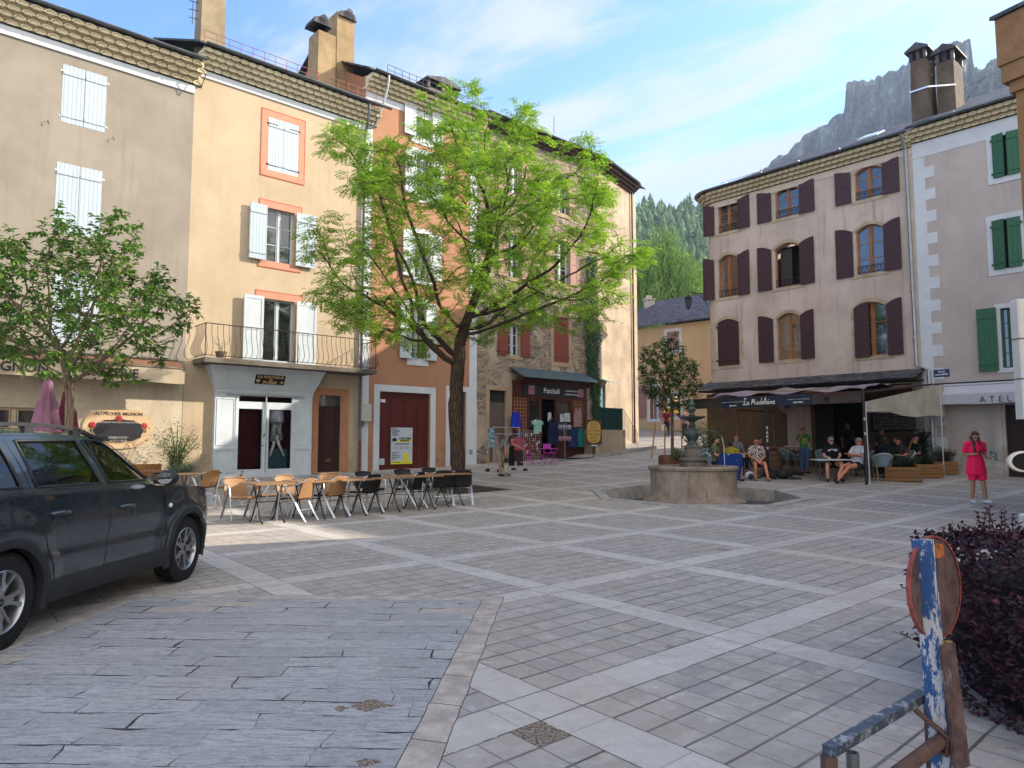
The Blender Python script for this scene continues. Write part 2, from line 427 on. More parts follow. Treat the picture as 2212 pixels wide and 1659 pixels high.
# raised pavement up the street on the left
kerb = MB(); pv = MB()
def lw(f, x, y, z): return f.M @ Vector((x, y, z))
prev = None
for i in range(0, 19):
    s_ = 16.6 + i * .62; o = 1.15 + .0 * i if i > 0 else .9
    a = lw(FL, s_, -o, 0); b = lw(FL, s_, .05, 0); za = zg(a.y) ; zb = max(zg(b.y), za) + .14
    cur = (a, b, za, zb)
    if prev:
        pa_, pb_, pza, pzb = prev
        h0 = pza + .14 if i > 1 else pza + .01; h1 = za + .14
        pv.quad((pa_.x, pa_.y, h0), (a.x, a.y, h1), (b.x, b.y, h1 + .02), (pb_.x, pb_.y, h0 + .02))
        n = (a - pa_).normalized(); q = Vector((n.y, -n.x, 0)) * .14
        kerb.add([pa_ + q + Vector((0, 0, pza - .1)), a + q + Vector((0, 0, za - .1)), a + q + Vector((0, 0, h1 + .012)), pa_ + q + Vector((0, 0, h0 + .012)), pa_ + Vector((0, 0, h0 + .012)), a + Vector((0, 0, h1 + .012))], [(0, 1, 2, 3), (3, 2, 5, 4)])
    prev = cur
STK = plain('kerb_stone', '8b8782', .85, .25, 5, .4)
kerb.build('kerb', STK, kind='structure'); pv.build('pavement', plain('pavement_concrete', '86817b', .9, .2, 3, .4), kind='structure')
# ---------------------------------------------------------------- building kit (local frame: x along, -y outwards, z up)
def wall_sheet(mb, x0, x1, z0, z1, holes, rev=.24, y=0., back=True, slope=None):
    xs = sorted({x0, x1, *[h[0] for h in holes], *[h[1] for h in holes]}); zs = sorted({z0, z1, *[h[2] for h in holes], *[h[3] for h in holes]})
    xs = [v for v in xs if x0 <= v <= x1]; zs = [v for v in zs if z0 <= v <= z1]
    for a, b in zip(xs, xs[1:]):
        for c, d in zip(zs, zs[1:]):
            mx_, mz = (a + b) / 2, (c + d) / 2
            if any(h[0] < mx_ < h[1] and h[2] < mz < h[3] for h in holes): continue
            mb.quad((a, y, c), (b, y, c), (b, y, d), (a, y, d))
    for h in holes:
        xa, xb, za, zb = h[:4]; rise = h[4] if len(h) > 4 else 0; r = h[5] if len(h) > 5 else rev
        zt = zb - rise
        mb.quad((xa, y, za), (xa, y, zt), (xa, y + r, zt), (xa, y + r, za)); mb.quad((xb, y, za), (xb, y + r, za), (xb, y + r, zt), (xb, y, zt))
        mb.quad((xa, y, za), (xa, y + r, za), (xb, y + r, za), (xb, y, za))
        n = 8 if rise else 1; pr = None
        for i in range(n + 1):
            t = i / n; xx = xa + (xb - xa) * t; zz = zt + rise * (1 - (2 * t - 1) ** 2)
            if pr:
                if rise: mb.quad((pr[0], y, pr[1]), (xx, y, zz), (xx, y, zb + .0), (pr[0], y, zb + .0))
                mb.quad((pr[0], y, pr[1]), (pr[0], y + r, pr[1]), (xx, y + r, zz), (xx, y, zz))
            pr = (xx, zz)
def body(mb, x0, x1, z0, z1, depth, left=True, right=True):
    if left: mb.quad((x0, 0, z0), (x0, 0, z1), (x0, depth, z1), (x0, depth, z0))
    if right: mb.quad((x1, 0, z0), (x1, depth, z0), (x1, depth, z1), (x1, 0, z1))
    mb.quad((x0, depth, z0), (x0, depth, z1), (x1, depth, z1), (x1, depth, z0))
    mb.quad((x0, .5, z0 + .3), (x1, .5, z0 + .3), (x1, depth, z0 + .3), (x0, depth, z0 + .3))
GLASS = mk('window_glass'); o_ = tc()
setc(mixc(noise(o_, 1.3, 2).ramp(.4, .6), (.012, .014, .016), (.035, .035, .033))); rgh(.04, .9)
S.bsdf.inputs['IOR'].default_value = 1.6; bump(noise(o_, 2.5, 2), .06, .02)
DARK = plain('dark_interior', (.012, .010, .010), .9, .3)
WPAINT = plain('white_paint', 'acb3b8', .5, .05, 3, .08)
WTRIM = plain('white_trim', 'b6babd', .7, .06, 2, .2)
IRON = plain('dark_iron', '1c1b1c', .5, .2, 8, 0, .6)
ZINC = plain('zinc', '5c6064', .45, .2, 3, .05, .7)
ZINCL = plain('pale_zinc', '8d9295', .4, .12, 3, .05, .6)
def win(root, xa, xb, za, zb, fmat, rev=.2, rise=0., cols=2, rows=3, fw=.05, name='window', glass=None, open_leaf=False, y0=0., sill=None):
    y = y0 + rev - .06; f = MB(); W = xb - xa; zt = zb - rise
    def arch(z): return z
    def top(x):
        t = (x - xa) / W; return zt + rise * (1 - (2 * t - 1) ** 2)
    f.box(xa, xa + fw, y, y + .06, za, top(xa + fw * .5)); f.box(xb - fw, xb, y, y + .06, za, top(xb - fw * .5)); f.box(xa, xb, y - .003, y + .06, za, za + fw)
    n = 8 if rise else 1
    for i in range(n):
        a, b = xa + W * i / n, xa + W * (i + 1) / n; ta, tb = top(a), top(b)
        f.add([(a, y - .002, ta - fw), (b, y - .002, tb - fw), (b, y - .002, tb), (a, y - .002, ta), (a, y + .05, ta - fw), (b, y + .05, tb - fw)], [(0, 1, 2, 3), (0, 4, 5, 1)])
    cw = W / cols
    for c in range(1, cols): f.box(xa + cw * c - fw * .75, xa + cw * c + fw * .75, y - .012, y + .05, za, top(xa + cw * c) - .01)
    for c in range(cols):
        l, r = xa + cw * c + fw, xa + cw * (c + 1) - fw
        f.box(l - .002, l + .03, y + .004, y + .045, za, top(l)); f.box(r - .03, r + .002, y + .004, y + .045, za, top(r))
        for k in range(1, rows):
            z = za + (zt + rise * .5 - za) * k / rows; f.box(l, r, y + .01, y + .04, z - .014, z + .014)
    o = f.build(name, fmat, root)
    g = MB(); g.add([(xa, y + .03, za), (xb, y + .03, za), (xb, y + .03, zt)] + [(xa + W * (1 - i / 8), y + .03, zt + rise * (1 - (1 - 2 * i / 8) ** 2)) for i in range(1, 8)] + [(xa, y + .03, zt)], [tuple(range(11))])
    g.build('pane', glass or GLASS, o); return o
def shutter(root, xa, xb, za, zb, mat, y=-.05, rise=0., hi='', panel=False, hinge=None, th=.035, tilt=0., hardware=None, battens=True):
    """a shutter leaf standing in front of the wall plane; hi: side on which the top is highest"""
    m = MB(); W = xb - xa; n = 6 if rise else 1
    def top(x):
        if not rise: return zb
        t = (x - xa) / W; t = 1 - t if hi == 'l' else t
        return zb - rise * (1 - t) ** 2
    P = [(xa, za), (xb, za)] + [(xb - W * i / n, top(xb - W * i / n)) for i in range(n + 1)]
    m.poly([(p[0], y - th, p[1]) for p in P], (0, th, 0))
    if panel:
        s = W * .17; e = .012
        for (c, d) in ((za, za + s), ((za + zb) / 2 - s * .4, (za + zb) / 2 + s * .4), (zb - rise - s, zb - rise * .6)):
            m.box(xa + .002, xb - .002, y - th - e, y - th + .004, c, d)
        m.box(xa + .002, xa + s * .7, y - th - e - .002, y - th + .004, za, top(xa + s * .3)); m.box(xb - s * .7, xb - .002, y - th - e - .002, y - th + .004, za, top(xb - s * .3))
    elif battens:
        for z in (za + (zb - za) * .12, za + (zb - za) * .85): m.box(xa + .01, xb - .01, y - th - .02, y - th + .004, z - .04, z + .04)
    M_ = None
    if tilt:
        hx_ = xa if hinge == 'l' else xb
        M_ = T(hx_, y, 0) @ Matrix.Rotation(tilt, 4, 'Z') @ T(-hx_, -y, 0); m.v = [tuple(M_ @ Vector(v)) for v in m.v]
    o = m.build('shutter', mat, root)
    if hardware:
        h = MB()
        for z in (za + (zb - za) * .10, za + (zb - za) * .88):
            if hinge == 'l': h.box(xa - .04, xa + W * .62, y - th - .012, y - th + .002, z - .018, z + .018); h.box(xa - .06, xa - .01, y - th, y, z - .035, z + .035)
            else: h.box(xb - W * .62, xb + .04, y - th - .012, y - th + .002, z - .018, z + .018); h.box(xb + .01, xb + .06, y - th, y, z - .035, z + .035)
        if M_: h.v = [tuple(M_ @ Vector(v)) for v in h.v]
        h.build('hinge', hardware, o)
    return o
def line_path(x0, x1, y=0.):
    def f(s): return (x0 + s, y, 0., -1.)
    return f, x1 - x0
def sweep(mb, path, ss, prof, closed=True):
    n = len(prof); vs = []
    for s in ss:
        x, y, nx, ny = path(s)
        vs += [(x + nx * o, y + ny * o, z) for o, z in prof]
    fs = []
    for i in range(len(ss) - 1):
        for k in range(n if closed else n - 1): fs.append((i * n + k, (i + 1) * n + k, (i + 1) * n + (k + 1) % n, i * n + (k + 1) % n))
    if closed: fs += [tuple(range(n)), tuple((len(ss) - 1) * n + k for k in range(n - 1, -1, -1))]
    mb.add(vs, fs)
def genoise(root, path, L, zbase, mat, rows=3, step=.15, h=.135, tile=.235, curved=None):
    """rows of projecting half-round tiles under the eaves"""
    m = MB(); ss = [0, L] if not curved else curved; rnd = random.Random(int(L * 100))
    for k in range(rows):
        z = zbase + k * h; o = k * step
        sweep(m, path, ss, [(-.05, z), (o + .02, z), (o + .02, z + h), (-.05, z + h)])
        sweep(m, path, ss, [(o - .02, z + h - .028), (o + step * .45, z + h - .028), (o + step * .45, z + h + .004), (o - .02, z + h + .004)])
        n = int(L / tile); off = (k % 2) * tile / 2
        for i in range(n + 1):
            s = off + i * tile + rnd.uniform(-.008, .008)
            if s > L - .03: continue
            x, y, nx, ny = path(s); tx, ty = -ny, nx; rr = tile * .47; q = 6; rz_ = h * .86; vs = []
            j = rnd.uniform(-.012, .012)
            for d, sc in ((o + step + j, 1.), (o + step + j, .78), (o + step * .72, .74), (o - .01, 1.)):
                for a in range(q + 1):
                    t = math.pi * a / q; u = math.cos(t) * rr * sc; v = math.sin(t) * (rz_ * sc)
                    vs.append((x + nx * d + tx * u, y + ny * d + ty * u, z + v))
            fs = []
            for ring in range(3):
                for a in range(q): fs.append((ring * (q + 1) + a, ring * (q + 1) + a + 1, (ring + 1) * (q + 1) + a + 1, (ring + 1) * (q + 1) + a))
            for a in range(q): fs.append((3 * (q + 1) + a, 3 * (q + 1) + a + 1, a + 1, a))
            fs.append(tuple(2 * (q + 1) + a for a in range(q + 1))); m.add(vs, fs)
    return m.build('cornice', mat, root)
def gutter(root, path, L, out, z, mat, ss=None, r=.075):
    m = MB(); ss = ss or [0, L]; prof = []
    for a in range(9):
        t = math.pi + math.pi * a / 8; prof.append((out + r + math.cos(t) * r, z + math.sin(t) * r))
    for a in range(8, -1, -1):
        t = math.pi + math.pi * a / 8; prof.append((out + r + math.cos(t) * (r - .008), z + math.sin(t) * (r - .008)))
    sweep(m, path, ss, prof); n = int(L / .75)
    for i in range(n):
        x, y, nx, ny = path(i * .75 + .3); m.tube([(x + nx * out, y + ny * out, z), (x + nx * (out + 2 * r), y + ny * (out + 2 * r), z + .012)], .008, 4)
    return m.build('gutter', mat, root)
SLATE = mk('roof_slates'); o_ = tc(); x_, y_, z_ = xyz(o_); r_ = (y_ / .16).floor(); q_ = wnoise(comb(((x_ + wnoise(comb(r_, 1., 1.)) * .4) / .24).floor(), r_, 0))
e_ = (y_ / .16).fract().lt(.1).mx(((x_ + wnoise(comb(r_, 1., 1.)) * .4) / .24).fract().lt(.06))
setc(mixc(e_ * .8, mixc(q_, hx('2d2c30'), hx('57545a')), (.006, .006, .006))); rgh(.7, .3); bump(q_ * .8 - e_, .6, .02)
def roof(root, x0, x1, zev, out=.55, run=4.6, pitch=29, mat=None, depth=9.2, th=.07, name='roof'):
    m = MB(); t = math.tan(R(pitch)); zr = zev + (run + out) * t
    m.poly([(x0, -out, zev), (x0, run, zr), (x0, run, zr + th), (x0, -out, zev + th)], (x1 - x0, 0, 0))
    m.poly([(x0, run, zr), (x0, depth + .3, zr - (depth + .3 - run) * t), (x0, depth + .3, zr - (depth + .3 - run) * t + th), (x0, run, zr + th)], (x1 - x0, 0, 0))
    return m.build(name, mat or SLATE, root), zr
def gables(mb, x0, x1, z1, run, depth, pitch, y0=0.):
    t = math.tan(R(pitch)); zr = z1 + (run - y0) * t
    for x in (x0, x1): mb.add([(x, y0, z1), (x, run, zr), (x, depth, z1)], [(0, 1, 2)])
def rail_posts(root, x0, x1, out, z, h, n, mat, r=.011, mid=True, name='roof_rail'):
    m = MB()
    for i in range(n + 1):
        x = x0 + (x1 - x0) * i / n; m.tube([(x, -out, z), (x, -out, z + h)], r, 4)
    for k in ((1., .5) if mid else (1.,)): m.tube([(x0, -out, z + h * k), (x1, -out, z + h * k)], r, 4)
    return m.build(name, mat, root)
def downpipe(root, pts, mat, r=.05, name='downpipe'):
    m = MB(); m.tube(pts, r, 10)
    for p, q in zip(pts, pts[1:]):
        L = abs(p[2] - q[2])
        if L > 1.5:
            for k in range(int(L / 1.8)):
                z = min(p[2], q[2]) + 1 + k * 1.8; m.lathe([(r + .006, -.02), (r + .012, 0), (r + .006, .02)], 10, (p[0], p[1], z))
    return m.build(name, mat, root, smooth='auto')
def rect(F, xl, xr, yt, yb, out=0.):
    """facade rectangle from picture edges; heights are read on the middle line"""
    xm = (xl + xr) / 2; a = F.px(xl, (yt + yb) / 2, out)[0]; b = F.px(xr, (yt + yb) / 2, out)[0]
    return a, b, F.px(xm, yb, out)[1], F.px(xm, yt, out)[1]
def surround(root, xa, xb, za, zb, w, mat, y=-.02, name='window_surround', rise=0., top=None, bot=None, side=True, deep=.03):
    """flat painted or stone band round an opening"""
    m = MB(); top = w if top is None else top; bot = w if bot is None else bot
    if side: m.box(xa - w, xa, y, y + deep, za, zb - rise); m.box(xb, xb + w, y, y + deep, za, zb - rise)
    n = 10 if rise else 1; W = xb - xa
    if top:
        if rise:
            def p(t, e):
                x = xa - e + (W + 2 * e) * t; return (x, zb - rise + (rise + e * .9) * (1 - (2 * t - 1) ** 2) + (0 if e == 0 else 0))
            for i in range(n):
                a, b, c, d = p(i / n, 0), p((i + 1) / n, 0), p((i + 1) / n, w), p(i / n, w)
                m.poly([(q[0], y, q[1]) for q in (a, b, c, d)], (0, deep, 0))
        else: m.box(xa - w, xb + w, y, y + deep, zb, zb + top)
    if bot: m.box(xa - w, xb + w, y - .012, y + deep, za - bot, za)
    return m.build(name, mat, root)
# ---------------------------------------------------------------- left row: grey house
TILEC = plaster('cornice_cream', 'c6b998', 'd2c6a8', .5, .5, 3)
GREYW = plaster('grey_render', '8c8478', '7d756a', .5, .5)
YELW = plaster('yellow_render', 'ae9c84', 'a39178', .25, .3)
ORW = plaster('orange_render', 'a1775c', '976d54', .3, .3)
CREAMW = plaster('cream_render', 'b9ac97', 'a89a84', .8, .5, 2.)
WSH = planks('white_shutter', '9eaab3', 'a8b3ba', .11, .5, dark=.6)
SALM = plain('salmon_paint', 'ad7c64', .8, .08, 3, .2)
SALMD = plain('salmon_line', 'a8553a', .8, .08)
sx = FL.px(410, 480)[0]                 # seam between grey and yellow house
oy = FL.px(783, 620)[0]                 # seam yellow / orange
os_ = FL.px(1031, 560)[0]               # seam orange / stone
sr = FL.px(1292, 650)[0]                # rubble / render
se = FL.px(1373, 640)[0]                # corner
ze = FL.px(420, 184)[1]                 # top of the wall under the cornice
GZ = -.6
g = FL.root('grey_house', 'tall grey rendered house with closed white shutters above a café awning', 'house')
w1 = rect(FL, 133, 230, 151, 275); w2 = rect(FL, 119, 219, 359, 508); w3 = rect(FL, 114, 212, 590, 745)
wb = rect(FL, -60, 84, 880, 1010)
X0 = sx - 11.5
holes = [w1, w2, w3, (FL.px(-150, 900)[0], FL.px(86, 900)[0], zg(20) + .35, FL.px(40, 880)[1])]
m = MB(); wall_sheet(m, X0, sx, GZ, ze, holes, .2); body(m, X0, sx, GZ, ze, 9.2); gables(m, X0, sx, ze, 4.6, 9.2, 27)
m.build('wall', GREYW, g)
for h in (w1, w2, w3):
    xm = (h[0] + h[1]) / 2
    shutter(g, h[0], xm - .006, h[2], h[3], WSH, y=.03, hinge='l', hardware=WTRIM); shutter(g, xm + .006, h[1], h[2], h[3], WSH, y=.03, hinge='r', hardware=WTRIM)
    cth = MB()
    for xx in (h[0] - .32, h[1] + .22): cth.tube([(xx, 0, h[2] - .1), (xx, -.07, h[2] - .1), (xx + .03, -.08, h[2] - .2)], .009, 5)
    cth.build('shutter_catch', IRON, g)
h = holes[3]; BEIGE = plain('beige_frame', 'a89478', .6, .1)
f = win(g, h[0], h[1], h[2], h[3], BEIGE, .16, cols=4, rows=1, fw=.08)
p, L = line_path(X0, sx + .12)
m = MB(); m.box(X0, sx, -.05, -.002, ze - .30, ze - .012); m.build('frieze', WTRIM, g)
m = MB(); m.tube([(X0, -.075, ze - .02), (sx - .2, -.075, ze - .02), (sx + .1, -.3, ze - .18), (sx + .2, -.45, ze + .3)], .016, 5); m.build('cable', IRON, g)
genoise(g, p, L, ze, TILEC, rows=4, step=.15, h=.15, tile=.34)
zt = ze + .6; gutter(g, p, L, .62, zt + .08, ZINC)
roof(g, X0, sx + .15, zt + .02, .66, 4.6, 27)
# cream ground floor band and the café front
zb = FL.px(200, 812)[1]
m = MB(); wall_sheet(m, X0, FL.px(392, 900)[0], GZ, zb, [h], .01, y=-.012, back=False); m.build('ground_floor_render', CREAMW, g)
# chimney on the party wall
CHM = plaster('chimney_render', '8f8168', '7c6f59', .6, .5, 3)
def chimney(root, x0, x1, y0, y1, z0, z1, mat, cap=True, slabs=True):
    m = MB(); m.add([(x, y, z) for z, e in ((z0, .0), (z1, .03)) for x, y in ((x0 + e, y0 + e), (x1 - e, y0 + e), (x1 - e, y1 - e), (x0 + e, y1 - e))], [(0, 1, 5, 4), (1, 2, 6, 5), (2, 3, 7, 6), (3, 0, 4, 7), (4, 5, 6, 7)])
    c = m.build('chimney', mat, root)
    if cap:
        k = MB(); t = .34; zz = z1
        for a, b in ((x0, x0 + .12), (x1 - .12, x1), ((x0 + x1) / 2 - .06, (x0 + x1) / 2 + .06)):
            for q, r_2 in ((y0, y0 + .12), (y1 - .12, y1)): k.box(a, b, q, r_2, z1 - .01, z1 + t)
        xm = (x0 + x1) / 2; k.poly([(x0 - .12, y0 - .12, z1 + t), (x1 + .12, y0 - .12, z1 + t), (x1 + .12, y0 - .12, z1 + t + .06), (xm, y0 - .12, z1 + t + .32), (x0 - .12, y0 - .12, z1 + t + .06)], (0, y1 - y0 + .24, 0)); k.build('chimney_cap', SLATE, c)
    return c
cx0 = FL.px(432, 100, -1.2)[0]; cx1 = FL.px(487, 100, -1.2)[0]
c = chimney(g, cx0, cx1, 1.2, 1.9, zt + .2, zt + 3.6, CHM, False)
m = MB(); m.tube([(cx0 - .25, 1.3, zt + 2.2), (cx0 - .25, 1.3, zt + 3.6)], .018, 5)
for k in range(3): m.tube([(cx0 - .38, 1.3, zt + 2.4 + .3 * k), (cx0 - .05, 1.3, zt + 2.45 + .3 * k)], .014, 5)
m.build('aerial', IRON, g)

# ---------------------------------------------------------------- yellow house
yh = FL.root('yellow_house', 'ochre yellow house with salmon window borders and a wrought balcony', 'house')
zy = FL.px(450, 163)[1]; zy2 = FL.px(775, 256)[1]
zy = (zy + zy2) / 2
a1 = rect(FL, 579, 644, 262, 375); a2 = rect(FL, 574, 636, 454, 568)
bx0, bx1 = FL.px(566, 710)[0], FL.px(636, 710)[0]; zbal = FL.px(600, 787)[1]; a3 = (bx0, bx1, zbal, FL.px(600, 648)[1])
shop = (FL.px(469, 950)[0], FL.px(672, 950)[0], GZ, FL.px(574, 800)[1])
dr = (FL.px(686, 950)[0], FL.px(737, 950)[0], FL.ground(6) + .0, FL.px(712, 854)[1])
print('left', sx, oy, os_, sr, se, 'eaves', ze, zy, 'balcony', zbal)
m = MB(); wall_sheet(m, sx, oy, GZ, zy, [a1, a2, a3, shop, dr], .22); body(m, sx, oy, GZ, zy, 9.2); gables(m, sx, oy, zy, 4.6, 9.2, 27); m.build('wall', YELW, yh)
for a, closed in ((a1, 1), (a2, 0), (a3, 0)):
    tp = .24; bt = .22 if a is not a3 else 0
    surround(yh, a[0], a[1], a[2], a[3], .24, SALM, y=-.012, top=tp, bot=bt, deep=.012)
    m = MB()
    for q in ((a[0] - .27, a[0] - .24, a[2] - bt, a[3] + tp), (a[1] + .24, a[1] + .27, a[2] - bt, a[3] + tp)): m.box(q[0], q[1], -.016, 0, q[2], q[3])
    m.box(a[0] - .27, a[1] + .27, -.016, 0, a[3] + tp, a[3] + tp + .03)
    if bt: m.box(a[0] - .27, a[1] + .27, -.02, 0, a[2] - bt - .03, a[2] - bt)
    m.build('border_line', SALMD, yh)
    if closed:
        xm = (a[0] + a[1]) / 2
        shutter(yh, a[0], xm - .005, a[2], a[3], WSH, y=.02, hinge='l', hardware=IRON); shutter(yh, xm + .005, a[1], a[2], a[3], WSH, y=.02, hinge='r', hardware=IRON)
    else: win(yh, a[0], a[1], a[2], a[3], WPAINT, .22, cols=2, rows=3 if a is a2 else 1, fw=.05)
l = rect(FL, 536, 572, 438, 558); shutter(yh, l[0], a2[0] - .02, a2[2] - .02, a2[3] + .02, WSH, y=-.10, hinge='r', th=.04)
l = rect(FL, 645, 680, 462, 582); shutter(yh, a2[1] + .02, l[1], a2[2] - .02, a2[3] + .02, WSH, y=-.08, hinge='l', th=.04)
l = rect(FL, 522, 562, 636, 780); shutter(yh, l[0], a3[0] - .02, a3[2] + .03, a3[3] + .03, WPAINT, y=-.12, panel=True, th=.04)
l = rect(FL, 642, 680, 652, 790); shutter(yh, a3[1] + .02, l[1], a3[2] + .03, a3[3] + .03, WPAINT, y=-.08, panel=True, th=.04)
m = MB(); m.box(bx0 + .02, bx1 - .02, .0, .1, zbal, zbal + .12); m.build('door_sill', WPAINT, yh)
p, L = line_path(sx + .1, oy + .45)
m = MB(); m.box(sx + .05, oy, -.05, -.002, zy - .27, zy - .012); m.build('frieze', WTRIM, yh)
m = MB(); m.tube([(sx + .1, -.075, zy - .02), (oy, -.075, zy - .02), (oy + .2, -.3, zy - .1), (oy + .3, -.4, zy + .2)], .018, 5); m.build('cable', IRON, yh)
TILEY = plaster('cornice_pale', 'c4b99c', 'd0c6ac', .4, .5, 3)
genoise(yh, p, L, zy, TILEY, rows=4, step=.14, h=.14, tile=.29)
zt = zy + .56; gutter(yh, (line_path(sx + .1, oy + .75)[0]), oy + .65 - sx, .6, zt + .08, ZINC)
roof(yh, sx - .1, oy + .35, zt + .02, .62, 4.6, 24)
REDIRON = plain('red_rail_paint', '7d4038', .6, .15)
rail_posts(yh, sx + .1, oy + .2, .45, zt + .15, .42, 16, REDIRON, name='roof_rail')
# white quoin strip + downpipe
m = MB(); m.box(oy - .30, oy - .02, -.008, .0, FL.ground(7), zy - .3); m.build('wall_strip', plain('grey_strip', '9a8f80', .85, .12, 2, .3), yh)
xd = oy - .05
m = MB(); m.tube([(oy - .18, -.62, zt), (oy - .18, -.58, zt - .35), (oy - .1, -.30, zt - .8), (oy - .05, -.09, zt - 1.15), (xd, -.09, FL.ground(7) + 1.1)], .048, 10); m.build('downpipe', ZINC, yh, smooth='auto')
m = MB(); m.tube([(xd, -.09, FL.ground(7) + 1.1), (xd, -.09, FL.ground(7) - .05)], .056, 10); m.build('downpipe_foot', plain('pipe_red', '6e2a26', .5, .2), yh, smooth='auto')
# balcony: part of the house
bl, br = FL.px(416, 772)[0], FL.px(783, 800)[0]; BO = 1.05
zs = FL.px(442, 770, BO)[1]
CONC = plaster('balcony_concrete', '6f675c', '544d45', .9, .5, 3)
m = MB(); m.bbox(bl, br, -BO, -.005, zs - .16, zs, .02); m.build('balcony_slab', CONC, yh)
m = MB(); rh = 1.02; zt2 = FL.px(449, 697, BO)[1] - zs
rh = zt2; print('rail height', rh, 'slab z', zs, zbal)
m.tube([(bl + .03, -.03, zs + rh), (bl + .03, -BO + .04, zs + rh), (br - .03, -BO + .04, zs + rh), (br - .03, -.03, zs + rh)], .016, 6)
m.tube([(bl + .05, -.03, zs + .07), (bl + .05, -BO + .06, zs + .07), (br - .05, -BO + .06, zs + .07), (br - .05, -.03, zs + .07)], .011, 5)
def bal(x, y, nx, ny):
    prof = [(0, 1.), (-.012, .9), (-.01, .75), (.03, .6), (.09, .45), (.135, .32), (.13, .2), (.07, .11), (.0, .07), (-.02, .05)]
    m.tube([(x + nx * (o + 0), y + ny * (o + 0), zs + z * rh) for o, z in prof], .0085, 4)
nb = 34
for i in range(nb + 1): bal(bl + .05 + (br - bl - .1) * i / nb, -BO + .05, 0, -1)
for i in range(8):
    bal(bl + .04, -BO + .05 + .12 * (i + .6), -1, 0); bal(br - .04, -BO + .05 + .12 * (i + .6), 1, 0)
for x in (bl + .04, br - .04, (bl + br) / 2): m.tube([(x, -BO + .05, zs - .1), (x, -BO + .05, zs + rh)], .014, 4)
m.build('balcony_railing', IRON, yh)
t = thing('flower_pot', 'small round terracotta pot with dry twigs on the balcony floor', 'plant pot', FL.M @ Vector((FL.px(478, 760, .5)[0], -.5, zs)))
m = MB(); m.lathe([(.13, 0), (.17, .2), (.19, .21), (.19, .26), (.15, .25)], 14); m.build('pot', plain('old_terracotta', '6b5a4c', .9, .2), t)
m = MB(); rr = random.Random(3)
for i in range(16): a = rr.uniform(0, 6.3); m.tube([(0, 0, .24), (.1 * math.cos(a), .1 * math.sin(a), .45), (.28 * math.cos(a), .28 * math.sin(a), .5 + rr.random() * .25)], .004, 3)
m.build('stem', plain('dry_twig', '6d6248', .9), t)
# shopfront
SHW = plain('shop_paint', 'b9c0c6', .55, .06, 2.5, .12)
so = .16; gz = FL.ground(4.)
sl, srt = FL.px(462, 950, so)[0], FL.px(673, 950, so)[0]
zh = FL.px(575, 848, so)[1]; zt3 = zs - .17
sf = MB()
gl = [FL.px(514, 950, so)[0], FL.px(566, 950, so)[0], FL.px(580, 950, so)[0], FL.px(629, 950, so)[0]]
zg0 = FL.px(540, 1014, so)[1]; zg1 = FL.px(540, 883, so)[1]; zt0 = FL.px(575, 869, so)[1]; zt1 = FL.px(575, 857, so)[1]
hl = [(gl[0], gl[1], zg0, zg1), (gl[2], gl[3], zg0, zg1), (gl[0], gl[3], zt0, zt1)]
wall_sheet(sf, sl, srt, gz - .1, zh, hl, .07, y=-so); sf.quad((sl, -so, gz - .1), (sl, -so, zh), (sl, 0, zh), (sl, 0, gz - .1)); sf.quad((srt, -so, gz - .1), (srt, 0, gz - .1), (srt, 0, zh), (srt, -so, zh))
# flared head
tl, tr = FL.px(456, 790, .55)[0], FL.px(704, 806, .55)[0]; o2 = .55
sf.add([(sl - .0, -so - .03, zh), (srt, -so - .03, zh), (tr, -o2, zt3), (tl, -o2, zt3), (sl, .0, zh), (tl, 0, zt3), (srt, 0, zh), (tr, 0, zt3)], [(0, 1, 2, 3), (4, 0, 3, 5), (1, 6, 7, 2), (4, 6, 1, 0), (3, 2, 7, 5)])
front = sf.build('shopfront', SHW, yh)
m = MB()
def frm(x0, x1, z0, z1, y=-so, t=.02, e=.014):
    m.box(x0, x1, y - e, y + .002, z0, z0 + t); m.box(x0, x1, y - e, y + .002, z1 - t, z1); m.box(x0, x0 + t, y - e - .001, y + .002, z0 + t, z1 - t); m.box(x1 - t, x1, y - e - .001, y + .002, z0 + t, z1 - t)
pw0 = sl + .06; pw1 = gl[0] - .14; pr0 = gl[3] + .14; pr1 = srt - .06; zm = gz + .95
for a, b in ((pw0, pw1), (pr0, pr1)): frm(a, b, gz + .12, zm - .1); frm(a, b, zm + .08, zh - .25)
m.box(sl - .015, srt + .015, -so - .045, -so + .005, zh - .05, zh + .02); m.box(sl, pw1 + .05, -so - .025, -so, zm - .06, zm); m.box(pr0 - .05, srt, -so - .025, -so, zm - .06, zm); m.box(sl, srt, -so - .03, -so, gz - .05, gz + .06)
frm(gl[0] - .1, gl[3] + .1, gz, zt1 + .08, t=.03); m.box(gl[1] + (gl[2] - gl[1]) / 2 - .02, gl[1] + (gl[2] - gl[1]) / 2 + .02, -so - .03, -so, gz, zt1)
# raised panel on the sloping head
def hd(u, v, e=.015):
    x = (sl + (tl - sl) * v) * (1 - u) + (srt + (tr - srt) * v) * u; return (x, -so - .03 - (o2 - so - .03) * v - e, zh + (zt3 - zh) * v)
for (u0, v0, u1, v1) in ((.12, .16, .88, .16), (.12, .84, .88, .84), (.12, .16, .12, .84), (.88, .16, .88, .84)): m.bar(hd(u0, v0), hd(u1, v1), .02, .02)
m.build('moulding', SHW, front)
INT = plaster('shop_interior', '4a0f16', '300a10', .3, .1)
gm_ = mk('shop_glass'); S.bsdf.inputs['Transmission Weight'].default_value = 1; S.bsdf.inputs['Roughness'].default_value = .02; S.bsdf.inputs['IOR'].default_value = 1.12; S.bsdf.inputs['Base Color'].default_value = (.9, .92, .92, 1)
m = MB()
for q in hl: m.box(q[0], q[1], -so + .045, -so + .05, q[2], q[3])
m.build('pane', gm_, front)
